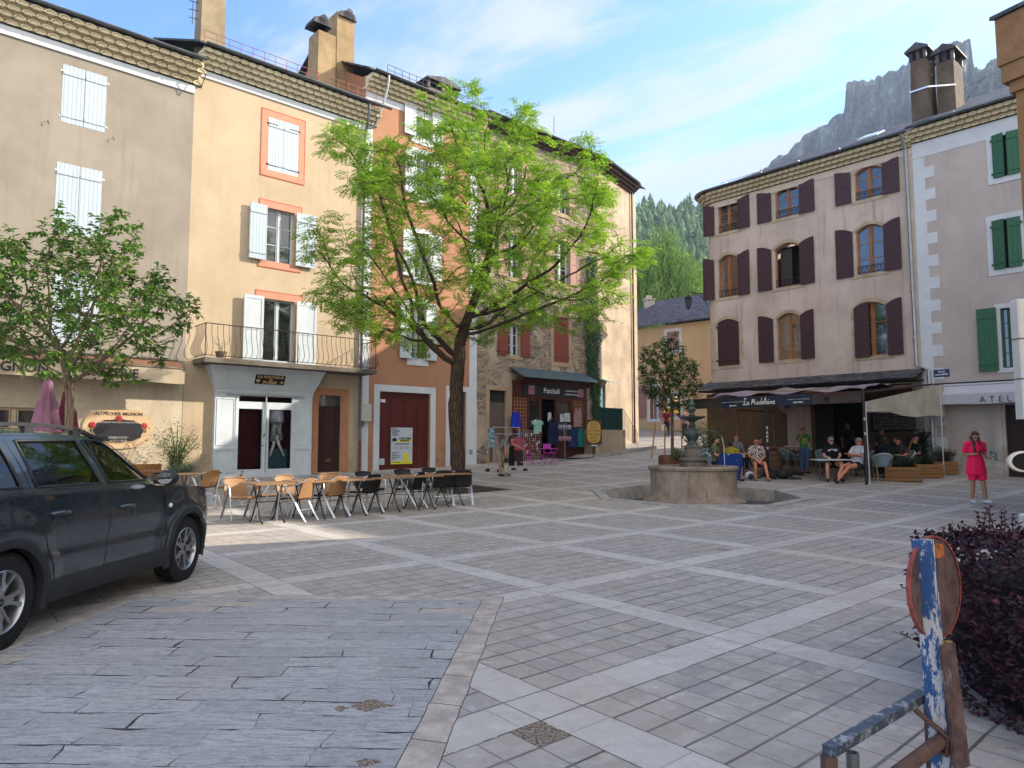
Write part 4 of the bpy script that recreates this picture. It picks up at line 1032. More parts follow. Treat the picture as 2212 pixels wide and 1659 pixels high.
# big twin chimney
RCH = plaster('brown_chimney', '63574c', '4c4239', .7, .5, 3)
cz = FR.px(2020, 130, -1.5)[1]; ca_, cb_ = FR.px(1972, 150, -1.3)[0], FR.px(2066, 150, -1.9)[0]
cm = (ca_ + cb_) / 2
c1 = chimney(ch, ca_, cm - .06, .9, 2.0, zt + .3, cz, RCH); c2 = chimney(ch, cm + .12, cb_ + .1, 1.3, 2.4, zt + .3, cz - .25, RCH)
m = MB(); zc = cz - 1.25; m.bar((ca_ - .02, .88, zc), (cm - .04, .88, zc + .0), .05, .06); m.bar((cm - .04, .88, zc), (cb_ + .12, 1.27, zc - .1), .05, .06); m.build('metal_strap', plain('strap_white', 'd8dce0', .2, .05, 3, 0, .6), c1)
m = MB(); b = FR.px(2090, 225, -1.8); m.tube([(cb_ + .2, 2, zc - .6), (cb_ + .9, 2, zc + .2)], .008, 4)
m.tube([(cb_ + .2, 2, zc - .05), (cb_ + 1.3, 1.7, zc + .05)], .008, 4)
for k in range(7): m.tube([(cb_ + .35 + k * .13, 1.75, zc + .3 - .02 * k - .4), (cb_ + .35 + k * .13, 2.05, zc + .2 - .4 + .1)], .004, 3)
m.build('aerial', IRON, c2)
# downpipe between the two houses
xp = FR.px(1972, 640)[0]; downpipe(ch, [(xp, -.55, zr_ + .5), (xp, -.1, zr_ - .1), (xp + .05, -.09, 4.35), (xp + .45, -.11, 4.15), (xp + .5, -.11, .5)], ZINCL, .06)
# slate skirt roof over the terrace
z1s = FR.px(1756, 822, .5)[1]; x0s, x1s = FR.px(1516, 838, .4)[0], FR.px(1990, 810, .4)[0]
m = MB(); rr = random.Random(8)
for r_ in range(4):
    x = x0s; oo = 1.0 - r_ * .28; zz = z1s - .16 + r_ * .10
    while x < x1s:
        w_ = rr.uniform(.25, .5); m.poly([(x, -oo - rr.uniform(0, .06), zz), (min(x + w_, x1s), -oo - rr.uniform(0, .06), zz + rr.uniform(-.01, .015)), (min(x + w_, x1s), -oo + .5, zz + .17), (x, -oo + .5, zz + .17)], (0, 0, .03)); x += w_ - .02
m.build('skirt_roof', SLATE, ch)
m = MB(); m.box(x0s + .1, x1s - .05, -.9, -.0, z1s - .24, z1s - .17); m.build('skirt_soffit', plain('dark_soffit', '2a211c', .9, .2), ch)
# ground floor front: lower render, door, poster window
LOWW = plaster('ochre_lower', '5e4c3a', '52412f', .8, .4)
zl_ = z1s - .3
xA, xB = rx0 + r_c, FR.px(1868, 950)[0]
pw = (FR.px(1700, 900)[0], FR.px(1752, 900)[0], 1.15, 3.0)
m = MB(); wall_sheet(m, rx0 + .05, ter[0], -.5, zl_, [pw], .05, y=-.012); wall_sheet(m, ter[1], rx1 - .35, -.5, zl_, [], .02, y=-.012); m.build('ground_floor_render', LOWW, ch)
win(ch, pw[0], pw[1], pw[2], pw[3], plain('dark_wood_frame', '2a1a14', .6), .18, cols=1, rows=1, y0=-.012)
m = MB(); rr = random.Random(2)
for i in range(3):
    for j in range(3):
        x = pw[0] + .12 + i * .36; z = 1.6 + j * .45; m.box(x, x + rr.uniform(.2, .3), .02, .03, z, z + rr.uniform(.25, .38))
m.build('window_poster', plain('poster_paper', '8b8a86', .8, .3, 14), ch)
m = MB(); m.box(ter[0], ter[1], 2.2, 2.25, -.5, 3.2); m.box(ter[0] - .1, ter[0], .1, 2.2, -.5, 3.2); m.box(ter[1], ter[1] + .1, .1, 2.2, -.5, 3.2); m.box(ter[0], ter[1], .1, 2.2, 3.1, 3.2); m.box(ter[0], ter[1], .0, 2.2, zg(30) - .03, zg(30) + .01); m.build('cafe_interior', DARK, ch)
m = MB(); xx = FR.px(1832, 900)[0]; m.box(xx - .03, xx + .30, 2.1, 2.15, 1.9, 2.7); mlit = mk('lamp_glow'); S.bsdf.inputs['Emission Color'].default_value = (1, .42, .12, 1); S.bsdf.inputs['Emission Strength'].default_value = .22; S.bsdf.inputs['Base Color'].default_value = (.3, .12, .05, 1); m.build('lit_doorway', mlit, ch)
m = MB(); x0d, x1d = ter[0], FR.px(1800, 950)[0]; m.box(x0d, x1d, .05, .09, zg(30), 3.0)
for k in range(3): m.box(x0d + .05 + k * .0, x1d - .05, .03, .05, .55 + k * .85, .6 + k * .85)
m.build('cafe_door', planks('black_wood', '1e1513', '17100f', .2), ch)
# round badge and menu board hang on the wall: things of their own
x, z = FR.px(1700, 872, .02); m = MB(); M_ = T(x, -.03, z) @ Matrix.Rotation(R(90), 4, 'X'); m.lathe([(.40, 0), (.40, .02), (.36, .03), (.36, .02)], 28); m.v = [tuple(M_ @ Vector(v)) for v in m.v]
bd = m.build('round_badge', plain('badge_cream', '8d8172', .7, .2, 20), None, label='round cream badge with a blue and red patch hanging on the café wall', cat='wall badge', loc=FR.o, rz=FR.rz)
m = MB()
for q, (a, b) in enumerate(((-.1, .05), (.06, .08), (.0, -.1), (.1, -.04))): m.sphere((x + a, -.065, z + b), (.11, .012, .12), 8, 5)
m.build('badge_patch', plain('badge_blue', '2a3566', .7, .3, 20), bd)
mb0, mb1, mz0, mz1 = rect(FR, 2041 - 1, 2166, 0, 1) if False else (FR.px(1882, 905, .03)[0], FR.px(1979, 905, .03)[0], FR.px(1930, 933, .03)[1], FR.px(1930, 890, .03)[1] + .12)
BLK = plain('chalkboard', '0f0d0e', .8, .2); m = MB(); m.bbox(mb0, mb1, -.09, -.04, mz0, mz1, .01)
mo = m.build('menu_board', BLK, None, label='long black chalk menu board with rows of white handwriting on the café wall', cat='menu board', loc=FR.o, rz=FR.rz)
CHK = plain('chalk', '8f8d8a', .9, .2, 20); rr = random.Random(6); m = MB()
for c_ in range(4):
    for r_ in range(9):
        x = mb0 + .1 + c_ * (mb1 - mb0) / 4; z = mz1 - .12 - r_ * (mz1 - mz0 - .15) / 9; e = x
        while e < x + rr.uniform(.35, .5): w_ = rr.uniform(.03, .09); m.box(e, e + w_, -.096, -.088, z, z + rr.uniform(.015, .035)); e += w_ + .02
m.build('lettering', CHK, mo)
# ---------------------------------------------------------------- workshop house on the far right
at_ = FR.root('workshop_house', 'pale house with white quoins and green shutters above a white awning', 'house')
PALW = plaster('pale_workshop_render', 'aca29b', 'a0968f', .4, .3, 1., .4)
ax1 = rx1 + 16.5; GRN = planks('green_shutter', '2f6043', '28543a', .14, .6, dark=.5)
g1, g2 = rect(FR, 2146, 2203, 286, 380), rect(FR, 2147, 2207, 472, 579)
g3 = rect(FR, 2163, 2202, 664, 794); dd_ = (FR.px(2174, 950)[0], FR.px(2260, 950)[0], -.5, FR.px(2180, 874)[1])
zt_ = FR.px(2080, 285)[1]; zt_ = zr_ + .1
more = []
for k in range(1, 6): more += [(q[0] + 2.9 * k, q[1] + 2.9 * k, q[2], q[3]) for q in (g1, g2, g3)]
m = MB(); wall_sheet(m, rx1, ax1, -.5, zt_, [g1, g2, g3, dd_] + more, .2); body(m, rx1, ax1, -.5, zt_, 9.5); gables(m, rx1, ax1, zt_, 4.8, 9.5, 26); m.build('wall', PALW, at_)
for a in more:
    win(at_, a[0], a[1], a[2], a[3], plain('green_frame', '22402f', .5), .18)
for a in (g1, g2):
    surround(at_, a[0], a[1], a[2], a[3], .20, WTRIM, y=-.014, deep=.014); xm = (a[0] + a[1]) / 2
    shutter(at_, a[0] - .02, xm - .05, a[2], a[3], GRN, y=-.02, hinge='l', tilt=R(-14), hardware=GRN); shutter(at_, xm + .02, a[1], a[2], a[3], GRN, y=-.02, hinge='r', tilt=R(5), hardware=GRN)
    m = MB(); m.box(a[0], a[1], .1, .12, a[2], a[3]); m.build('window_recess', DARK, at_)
surround(at_, g3[0], g3[1], g3[2], g3[3], .16, WTRIM, y=-.014, deep=.014); win(at_, g3[0], g3[1], g3[2], g3[3], plain('green_frame', '22402f', .5), .15, cols=2, rows=4)
l = rect(FR, 2113, 2155, 668, 800); shutter(at_, l[0], g3[0] - .10, g3[2] - .08, g3[3] + .05, GRN, y=-.06)
shutter(at_, g3[1] + .1, g3[1] + .6, g3[2] - .08, g3[3] + .05, GRN, y=-.06)
m = MB(); zz = 0; qa = FR.px(1990, 600)[0]; qb = FR.px(2008, 600)[0]; k = 0
m.box(rx1 + .01, qb, -.012, 0, -.5, zt_ - .62)
while zz < zt_ - .9:
    if k % 2: m.box(qb, qb + .33, -.012, 0, zz, zz + .42)
    zz += .42; k += 1
m.box(rx1 + .01, ax1, -.012, 0, zt_ - .6, zt_ - .02); m.build('white_quoin', WTRIM, at_)
p2, L2 = line_path(rx1, ax1); genoise(at_, p2, L2, zt_ - .0, TILER, rows=3, step=.15, h=.14, tile=.27); gutter(at_, p2, L2, .47, zt_ + .5, ZINC)
m = MB(); m.tube([(rx1, -.05, zt_), (ax1, -.05, zt_)], .015, 5); m.build('cable', IRON, at_)
roof(at_, rx1, ax1, zt_ + .44, .5, 4.8, 26, depth=9.5)
m = MB()
for k in range(4):
    x = rx1 + 1.4 + k * 1.9; z = zt_ + .86; m.poly([(x - .05, .25, z - .22), (x + .05, .25, z - .22), (x, .25, z + .05)], (0, .02, 0))
for h_ in (.02, .12): m.tube([(rx1, .22, zt_ + .8 + h_), (ax1, .22, zt_ + .8 + h_)], .012, 4)
m.build('snow_guard', ZINCL, at_)
o = plate(at_, FR, 2034, 806, .52, .27, [('PLACE', .08), ('Lionel DIDIER', .075)], .1, name='street_sign', mat=plain('street_blue', '1b2150', .4))
xa_, xb_ = FR.px(2150, 950)[0], FR.px(2172, 950)[0]; m = MB(); m.box(xa_, xb_ - .06, -.05, 0, 0, dd_[3] + .1); m.box(xb_ - .05, xb_ + .02, -.03, .1, 0, dd_[3] + .1); m.build('door_pilaster', plaster('flaking_white', 'b5aea6', 'a09789', .9, .3, 2), at_)
m = MB(); m.box(dd_[0], dd_[1], .12, .16, -.4, dd_[3])
for k in range(5): m.box(dd_[0] + .05 + k * .4, dd_[0] + .1 + k * .4, .09, .12, -.4, dd_[3])
m.build('workshop_door', planks('brown_workshop_door', '2f1c17', '24140f', .2), at_)
# white awning with lettering, fixed to the house
AW = plain('awning_white', 'a9a9ae', .7, .05, 2, .1)
o1, o0 = .55, .02; a0, a1 = FR.px(2018, 860, o1)[0], ax1 - 8; zb1 = FR.px(2110, 872, o1)[1]; zb2 = FR.px(2110, 852, o1)[1]; zw = FR.px(2110, 833, .0)[1]
m = MB(); m.poly([(a0, -o1, zb2), (a0, -o1 + .03, zb2), (a0, -.01, zw), (a0, -.01, zw + .04), (a0, -o1, zb2 + .04)], (a1 - a0, 0, 0))
m.grid(lambda u, v: (a0 + (a1 - a0) * u, -o1 - .008 - .006 * math.sin(u * 60) * (1 - v), zb1 + (zb2 + .03 - zb1) * v + .012 * math.sin(u * 24) * (1 - v)), 60, 2)
aw = m.build('awning', AW, at_)
m = MB(); m.tube([(a0 + .03, -.03, zw + .05), (a1, -.03, zw + .05)], .05, 8); m.build('awning_roller', AW, aw)
x, z = FR.px(2159, 862, o1); text('ATELIER', .30, plain('dark_lettering', '16161a', .6), aw, T(x + .22, -o1 - .022, z), extrude=.003, spacing=1.6, offset=-.003)
m = MB(); m.box(rx1 + .4, a1, -.04, -.012, zw + .11, zw + .15); m.build('awning_flashing', IRON, at_)

# ---------------------------------------------------------------- house up the street
sh_ = FS.root('street_house', 'low cream house with a slate roof at the end of the side street', 'house')
CRY = plaster('cream_yellow', 'b59c78', 'aa906c', .3, .3)
zse = FS.px(1450, 702)[1]; xs0, xs1 = FS.px(1340, 800)[0], FS.px(1560, 800)[0]
hh = [rect(FS, 1441, 1467, 716, 757), rect(FS, 1404, 1420, 838, 905), rect(FS, 1447, 1470, 852, 900)]
m = MB(); wall_sheet(m, xs0, xs1, .5, zse, hh, .2); body(m, xs0, xs1, .5, zse, 8); m.build('wall', CRY, sh_)
roof(sh_, xs0 - .3, xs1, zse + .05, .4, 4., 30, depth=8)
for a in hh: surround(sh_, a[0], a[1], a[2], a[3], .2, WTRIM, y=-.012, deep=.012)
m = MB(); a = hh[0]; shutter(sh_, a[0], a[1], a[2], a[3], PSH, y=.02); win(sh_, hh[1][0], hh[1][1], hh[1][2], hh[1][3], OAK, .2)
a = hh[2]; win(sh_, a[0], a[1], a[2], a[3], OAK, .2)
for xx in (1380, 1424):
    q = rect(FS, xx, xx + 15, 836, 902); shutter(sh_, q[0], q[1], q[2], q[3], PSH, y=-.05, panel=True)
t = thing('window_lamp', 'small glowing orange lamp in the street house window', 'lamp', at(1459, 862, 45.6)); lm = mk('warm_lamp'); S.bsdf.inputs['Emission Color'].default_value = (1, .45, .12, 1); S.bsdf.inputs['Emission Strength'].default_value = .8
m = MB(); m.sphere((0, 0, 0), (.22, .15, .15)); m.build('lamp_shade', lm, t)
t = thing('yellow_canopy', 'small round yellow parasol top by the street house window', 'parasol', at(1450, 888, 44.5)); m = MB(); m.lathe([(.5, -.12), (.42, .05), (.2, .18), (.02, .24)], 14); m.build('canopy', plain('yellow_cloth', 'c79a1c', .7), t); m = MB(); m.tube([(0, 0, .1), (0, 0, -1.6)], .03, 6); m.build('pole', OAK, t)
# roof chimney up the street
q = at(1402, 655, 52); t2 = MB(); t2.box(-.35, .35, -.3, .3, -1.2, .2); t2.box(-.45, .45, -.4, .4, .2, .28); t2.box(-.2, .2, -.15, .15, .28, .55)
o = t2.build('chimney', plain('white_chimney', 'a39c94', .8, .2, 4), sh_); o.matrix_local = FS.I @ T(*q)
# ---------------------------------------------------------------- near corner house at the right edge
FN = Frame(9.08, 12.55, R(-62))
nh = FN.root('corner_house', 'ochre rendered house corner with a heavy stone eave at the right edge of the photo', 'house')
OCW = plaster('ochre_corner', '8c6a46', '7b5a3a', .6, .9, 1.5)
zn = 1.5 + (955 - 150) / FPX * 12.55
m = MB(); wall_sheet(m, 0, 26, -.5, zn, [], .2); body(m, 0, 26, -.5, zn, 9); m.build('wall', OCW, nh)
m = MB(); m.box(-.15, 26, -.15, .0, zn + .0, zn + .32); m.box(-.07, 26, -.07, 0, zn - .2, zn - .002); m.box(-.15, -.002, 0, 9.3, zn + .0, zn + .32); m.box(-.07, -.003, 0.001, 9.2, zn - .2, zn - .002); m.box(-.19, 26, -.19, 9.5, zn + .322, zn + 1.2); m.build('eave', plaster('ochre_stone', '8a6a4a', '775a3c', .6, .9, 3), nh)
roof(nh, -.25, 26, zn + 1.21, .25, 4.6, 18)
# low gap building that closes the square behind the camera on the right
# ---------------------------------------------------------------- mountain, forest, trees
from mathutils import kdtree
def fbm(p, o=5): return mnoise.fractal(Vector(p), .9, 2.1, o)
def interp(P, x):
    if x <= P[0][0]: return P[0][1]
    for (a, p), (b, q) in zip(P, P[1:]):
        if x <= b: return p + (q - p) * (x - a) / (b - a)
    return P[-1][1]
RIDGE = [(1560, 420), (1640, 372), (1665, 350), (1690, 335), (1740, 292), (1790, 262), (1806, 246), (1822, 243), (1826, 225), (1822, 190), (1830, 176), (1868, 174), (1890, 170), (1925, 155), (1958, 140), (1968, 118), (2005, 112), (2045, 100), (2060, 88), (2096, 87), (2100, 120), (2104, 150), (2150, 130), (2190, 112), (2300, 70), (2420, 90)]
def mount(u, v):
    x = 1560 + u * 860; dep = 760 - 430 * u; yt = interp(RIDGE, x) + 9 * fbm((x * .045, 3., 1.)) + 5 * fbm((x * .17, 9., 1.)); yb = 560
    n = fbm((x * .012, v * 3, 2.)); n2 = fbm((x * .035, v * 1.1, 5.), 6); n3 = fbm((x * .11, v * 9, 8.), 4)
    y = yt + (yb - yt) * v
    d = dep * (1 - .10 * min(1, v * 1.7)) + (n * 24 + n2 * 44 + n3 * 26) * min(1, .15 + v * 6)
    q = at(x, y, d); return tuple(q)
m = MB(); m.grid(mount, 260, 110)
m.grid(lambda u, v: tuple(Vector(mount(u, 0)) + Vector((v * 60, v * 120, -v * v * 90))), 260, 6)
mm = mk('cliff_rock'); P = wpos(); x, y, z = xyz(P)
ng = S.nt.nodes.new('ShaderNodeNewGeometry'); nz = xyz(ng.outputs['Normal'])[2]
rk = mixc(noise(scalev(P, 1, 1, 2.2), .03, 7, .65).ramp(.35, .65), hx('3c3e44'), hx('98948f')); rk = mixc(noise(P, .12, 5, .7).ramp(.55, .7) * .6, rk, hx('40444a'))
gr = mixc(noise(P, .25, 4).ramp(.4, .6), hx('141f18'), hx('2c3a28'))
rk = mixc(noise(scalev(P, 1, 1, .18), .07, 6, .7).ramp(.50, .62) * .7, rk, hx('26292e')); rk = mixc(noise(scalev(P, 1, 1, .3), .05, 6, .7).ramp(.52, .40) * .45, rk, hx('b5aea4'))
msk = (noise(P, .02, 8, .72) + nz * .25).ramp(.57, .66) * .85
setc(mixc(msk, rk, gr)); rgh(.95, .1); bump(noise(P, .35, 6, .7), .9, 7.)
m.build('cliff', mm, kind='structure', smooth=True)
# wooded hill between the rows
def hz_(x, y): return 4 + max(0, (y - 120)) * .56 + 8 * fbm((x * .01, y * .01, 1.)) - (abs(x - 26) * .04)
m = MB(); m.grid(lambda u, v: (-60 + 240 * u, 118 + 190 * v, min(hz_(-60 + 240 * u, 118 + 190 * v), 230) - 3), 40, 30)
HG = plain('hill_grass', '2c3a22', .95, .3, .05); m.build('hill', HG, kind='structure')
cone = MB(); rr = random.Random(12)
n_ = 0
for i in range(2600):
    y = rr.uniform(125, 300); xc_ = y * (1445 - 1106) / FPX; x = xc_ + rr.uniform(-1, 1) * y * .17
    if n_ > 1500: break
    n_ += 1; z = hz_(x, y) - 3; h = rr.uniform(4.5, 8); r0 = h * .36; k = 5 + i % 3
    for lv in range(4):
        zb, rr_ = z + h * (.12 + .21 * lv), r0 * (1 - .2 * lv); vs = []
        for a in range(k):
            t = 6.283 * a / k + lv + i; q = rr_ * rr.uniform(.7, 1.2); vs.append((x + q * math.cos(t), y + q * math.sin(t), zb - rr.uniform(0, .7)))
        vs.append((x + rr.uniform(-.2, .2), y, zb + h * .36)); cone.add(vs, [(a, (a + 1) % k, k) for a in range(k)])
fm = mk('pine_foliage'); P = wpos(); gi = S(S.nt.nodes.new('ShaderNodeNewGeometry').outputs['Random Per Island'])
setc(mixc(gi, hx('3d5438'), hx('5f7850'))); rgh(.9, .1); bump(noise(P, 2.5, 4, .7), .9, .5)
cone.build('pine_forest', fm, kind='stuff', label='dense dark pine forest covering the hill behind the side street', cat='forest')

def grow(base, first, pts, step=.35, kill=.55, infl=2.6, maxn=2600, seed=1, droop=0.):
    """space colonisation skeleton: returns nodes and parents"""
    rnd = random.Random(seed); nodes = [Vector(p) for p in first]; par = list(range(-1, len(first) - 1)); alive = list(pts)
    for it in range(140):
        kd = kdtree.KDTree(len(nodes))
        for i, p in enumerate(nodes): kd.insert(p, i)
        kd.balance(); acc = {}
        nxt = []
        for a in alive:
            co, i, d = kd.find(a)
            if d < kill: continue
            nxt.append(a)
            if d < infl or it < 14: acc.setdefault(i, []).append((a - co).normalized())
        alive = nxt
        if not acc or len(nodes) > maxn: break
        for i, vs in acc.items():
            v = sum(vs, Vector()); v += Vector((rnd.uniform(-.25, .25), rnd.uniform(-.25, .25), rnd.uniform(-.15, .25) - droop)) * len(vs) * .5
            if v.length < 1e-3: continue
            q = nodes[i] + v.normalized() * step
            if any((q - nodes[c]).length < step * .4 for c in (i,)): continue
            nodes.append(q); par.append(i)
    return nodes, par
def skeleton_mesh(nodes, par, tip=.006, trunk=.25, expo=2.2, n0=10):
    ch = [[] for _ in nodes]
    for i, p in enumerate(par):
        if p >= 0: ch[p].append(i)
    r = [0.] * len(nodes)
    for i in range(len(nodes) - 1, -1, -1):
        r[i] = (sum(r[c] ** expo for c in ch[i])) ** (1 / expo) if ch[i] else tip
        r[i] = max(r[i], tip)
    k = trunk / r[0]; rr = [min(v * (k if v > tip * 6 else (1 + (k - 1) * (v / (tip * 6)))), trunk) for v in r]
    m = MB(); used = set()
    def walk(i):
        stack = [(i, None)]
        while stack:
            s, pp = stack.pop(); path = ([pp] if pp is not None else []) + [s]; c = s
            while ch[c]:
                big = max(ch[c], key=lambda q: r[q])
                for q in ch[c]:
                    if q != big: stack.append((q, c))
                path.append(big); c = big
            pts = [nodes[q] for q in path]; rad = [rr[q] for q in path]
            if pp is not None: rad[0] = min(rad[0], rad[1] * 1.25)
            m.tube(pts, rad, n0 if rad[0] > .08 else (6 if rad[0] > .025 else 4), caps=False)
    walk(0); tips = [i for i in range(len(nodes)) if not ch[i]]
    return m, tips, ch, rr
def inpoly(P, x, y):
    c = False; j = len(P) - 1
    for i in range(len(P)):
        if (P[i][1] > y) != (P[j][1] > y) and x < (P[j][0] - P[i][0]) * (y - P[i][1]) / (P[j][1] - P[i][1]) + P[i][0]: c = not c
        j = i
    return c
def bark(name, c1, c2, sc=6):
    m = mk(name); o = tc(); q = scalev(o, 3.2, 3.2, .55); v = voro(q, sc, 'DISTANCE_TO_EDGE')
    n = noise(q, sc * 1.5, 5, .7); setc(mixc((v.ramp(.0, .25) * .6 + n * .5), C(c1), C(c2))); rgh(.95, .15); bump(v.ramp(0, .3) + n * .6, .9, .03); return m
def crown_pts(poly, dep, hd, n, seed):
    """points inside a crown outline with a rounded depth profile"""
    rnd = random.Random(seed); xs = [p[0] for p in poly]; ys = [p[1] for p in poly]; xc = (min(xs) + max(xs)) / 2; hw = (max(xs) - min(xs)) / 2; out = []
    while len(out) < n:
        x, y = rnd.uniform(min(xs), max(xs)), rnd.uniform(min(ys), max(ys))
        if not inpoly(poly, x, y): continue
        e = math.sqrt(max(.05, 1 - ((x - xc) / hw) ** 2)) * hd; yy = (y - min(ys)) / (max(ys) - min(ys)); e *= .22 + .78 * min(1, yy * 1.9)
        d = rnd.uniform(-1, 1) * e
        p = at(x, y, dep); p.y += d; out.append(p)
    return out
# --- locust tree in the middle of the square
TD = 20.4; poly = [(1012, 190), (1050, 262), (1090, 300), (1150, 252), (1165, 330), (1200, 370), (1268, 352), (1340, 405), (1335, 460), (1405, 525), (1395, 590), (1345, 625), (1335, 690), (1240, 705), (1130, 690), (1010, 725), (900, 752), (800, 735), (700, 690), (660, 650), (740, 610), (650, 560), (690, 510), (760, 470), (780, 410), (690, 320), (712, 265), (790, 300), (830, 380), (880, 300), (890, 225), (960, 240)]
tb = at(989, 955, TD); tb.z = zg(TD)
fk = at(985, 872, TD)
first = [Vector((tb.x, tb.y, tb.z - .1))] + [Vector((tb.x + (fk.x - tb.x) * t + .03 * math.sin(t * 5), TD, tb.z + (fk.z - tb.z) * t)) for t in (.1, .25, .4, .55, .7, .85, 1.)]
cp = [p for p in crown_pts(poly, TD, 3.7, 5200, 4) if mnoise.noise(p * .85) + .35 * mnoise.noise(p * 2.1) > .085]
nodes, par = grow(None, first, cp, .23, .27, 3.0, 9000, 2)
# keep growth out of the bare bole
lt = thing('locust_tree', 'tall bright green locust tree with a dark forked trunk in the middle of the square', 'tree', (tb.x, tb.y, tb.z))
def rel(ns, b): return [p - b for p in ns]
nn = rel(nodes, Vector((tb.x, tb.y, tb.z))); sm, tips, chs, rad = skeleton_mesh(nn, par, .006, .195, 2.3)
sm.build('trunk', bark('locust_bark', '1d1612', '5b4a3c'), lt, smooth=True)
lm_ = MB(); rr = random.Random(9)
def pinnate(mb, p, d, L, rnd, k=7, w=.34, lw=.32):
    """compound leaf: pairs of leaflets along a drooping stalk"""
    d = d.normalized(); up = Vector((0, 0, 1)); s = d.cross(up)
    if s.length < .1: s = Vector((1, 0, 0))
    s.normalize(); q = p.copy(); st = L / k
    for i in range(k):
        d2 = (d + Vector((0, 0, -.10 * i))).normalized(); q = q + d2 * st; sc = w * L * (1 - .5 * abs(i / k - .4))
        for sg in (-1, 1):
            e = (s * sg + d2 * .35 + Vector((0, 0, rnd.uniform(-.25, .15)))).normalized(); t = q + e * sc; wv = d2 * (st * lw * 1.35)
            md = (q + t) / 2; mb.add([q, md + wv, t, md - wv], [(0, 1, 2, 3)])
for i, p in enumerate(nn):
    if rad[i] > .020 or i < 12: continue
    dr_ = (p - nn[par[i]]).normalized() if par[i] >= 0 else Vector((0, 0, 1)); tip = not chs[i]
    for k in range(7 if tip else 4):
        a = rr.uniform(0, 6.283); d = (dr_ * .6 + Vector((math.cos(a), math.sin(a), rr.uniform(-.2, .5)))).normalized()
        pinnate(lm_, p + Vector((rr.uniform(-.1, .1), rr.uniform(-.1, .1), rr.uniform(-.06, .1))), d, rr.uniform(.26, .42), rr, 7)
lm_.build('crown', leafmat('locust_leaf', '5a881e', 'a2c23c', 'bcba44', .42), lt)
print('locust leaves', len(lm_.f), 'nodes', len(nn))
# tree grate
gr_ = MB(); a = 1.0
for i in range(-9, 10):
    if abs(i) > 0: gr_.box(-a, a, i * .105 - .03, i * .105 + .03, 0, .02)
for s_ in (-1, 1): gr_.box(s_ * a - .03, s_ * a + .03, -a, a, 0, .024)
o = gr_.build('tree_grate', plain('rust_grate', '33261f', .8, .3), None, label='dark rusty square grate round the foot of the locust tree', cat='grate', loc=(tb.x + .1, tb.y, zg(tb.y) + .012), rz=R(42)); o.rotation_euler = (R(1.9), 0, R(42))
# --- broad-leaved tree in front of the café on the left
LD = 15.2; poly2 = [(-190, 640), (-120, 520), (-40, 500), (20, 480), (60, 540), (110, 520), (150, 448), (185, 520), (220, 500), (262, 452), (290, 460), (270, 540), (310, 545), (345, 535), (325, 600), (335, 625), (395, 625), (430, 652), (375, 690), (350, 730), (300, 760), (285, 790), (225, 815), (160, 830), (110, 800), (40, 775), (-60, 770), (-160, 730)]
b2 = at(150, 955, LD); b2.z = zg(LD); f2 = at(152, 850, LD)
first = [Vector((b2.x, b2.y, b2.z - .1))] + [b2.lerp(f2, t) for t in (.2, .4, .6, .8, 1.)]
n2, p2_ = grow(None, first, [p for p in crown_pts(poly2, LD, 1.9, 3300, 8) if mnoise.noise(p * 1.6) > -.06], .13, .15, 2.2, 7500, 3)
ct = thing('cherry_tree', 'leafy green tree with large drooping leaves in front of the café awning', 'tree', b2)
nn = rel(n2, b2); sm, tips, chs, rad = skeleton_mesh(nn, p2_, .005, .095, 2.3); sm.build('trunk', bark('pale_bark', '54463a', '84725f', 4), ct, smooth=True)
lm_ = MB()
for i, p in enumerate(nn):
    if rad[i] > .014 or i < 8: continue
    dr_ = (p - nn[p2_[i]]).normalized(); tip = not chs[i]
    for k in range(9 if tip else 6):
        a = rr.uniform(0, 6.283); d = Vector((math.cos(a), math.sin(a), rr.uniform(-.9, .1))) + dr_ * .6
        leaf(lm_, p + dr_ * rr.uniform(-.1, .12), d, Vector((rr.uniform(-.3, .3), rr.uniform(-.3, .3), 1)), rr.uniform(.11, .18), rr.uniform(.055, .08), .25)
lm_.build('crown', leafmat('cherry_leaf', '3c5f22', '6a9038', 'a0ae4a', .38, .35), ct); print('cherry', len(lm_.f))
# --- young tree in a planter by the fountain
YD = 25.5; poly3 = [(1452, 712), (1470, 730), (1480, 770), (1512, 780), (1512, 860), (1500, 890), (1470, 880), (1445, 895), (1425, 870), (1390, 850), (1378, 800), (1384, 745), (1420, 735)]
b3 = at(1452, 955, YD); b3.z = zg(YD) + .6; first = [b3.lerp(at(1452, 885, YD), t) for t in (0, .25, .5, .75, 1.)]
n3, p3_ = grow(None, first, crown_pts(poly3, YD, 1.0, 900, 5), .12, .17, 1.6, 2200, 3)
yt_ = thing('young_tree', 'young staked tree with small dark leaves beside the fountain', 'tree', b3); nn = rel(n3, b3)
sm, tips, chs, rad = skeleton_mesh(nn, p3_, .005, .055, 2.3); sm.build('trunk', bark('young_bark', '4a3a2c', '7a6450', 4), yt_, smooth=True); lm_ = MB()
for i, p in enumerate(nn):
    if rad[i] > .013 or i < 6: continue
    for k in range(11 if not chs[i] else 8):
        a = rr.uniform(0, 6.283); leaf(lm_, p + Vector((rr.uniform(-.07, .07), rr.uniform(-.07, .07), rr.uniform(-.07, .07))), Vector((math.cos(a), math.sin(a), rr.uniform(-.8, .2))), Vector((rr.uniform(-.3, .3), 0, 1)), rr.uniform(.10, .15), rr.uniform(.055, .075), .2)
lm_.build('crown', leafmat('young_leaf', '2c4a20', '48702e', '6a7a34', .28), yt_)
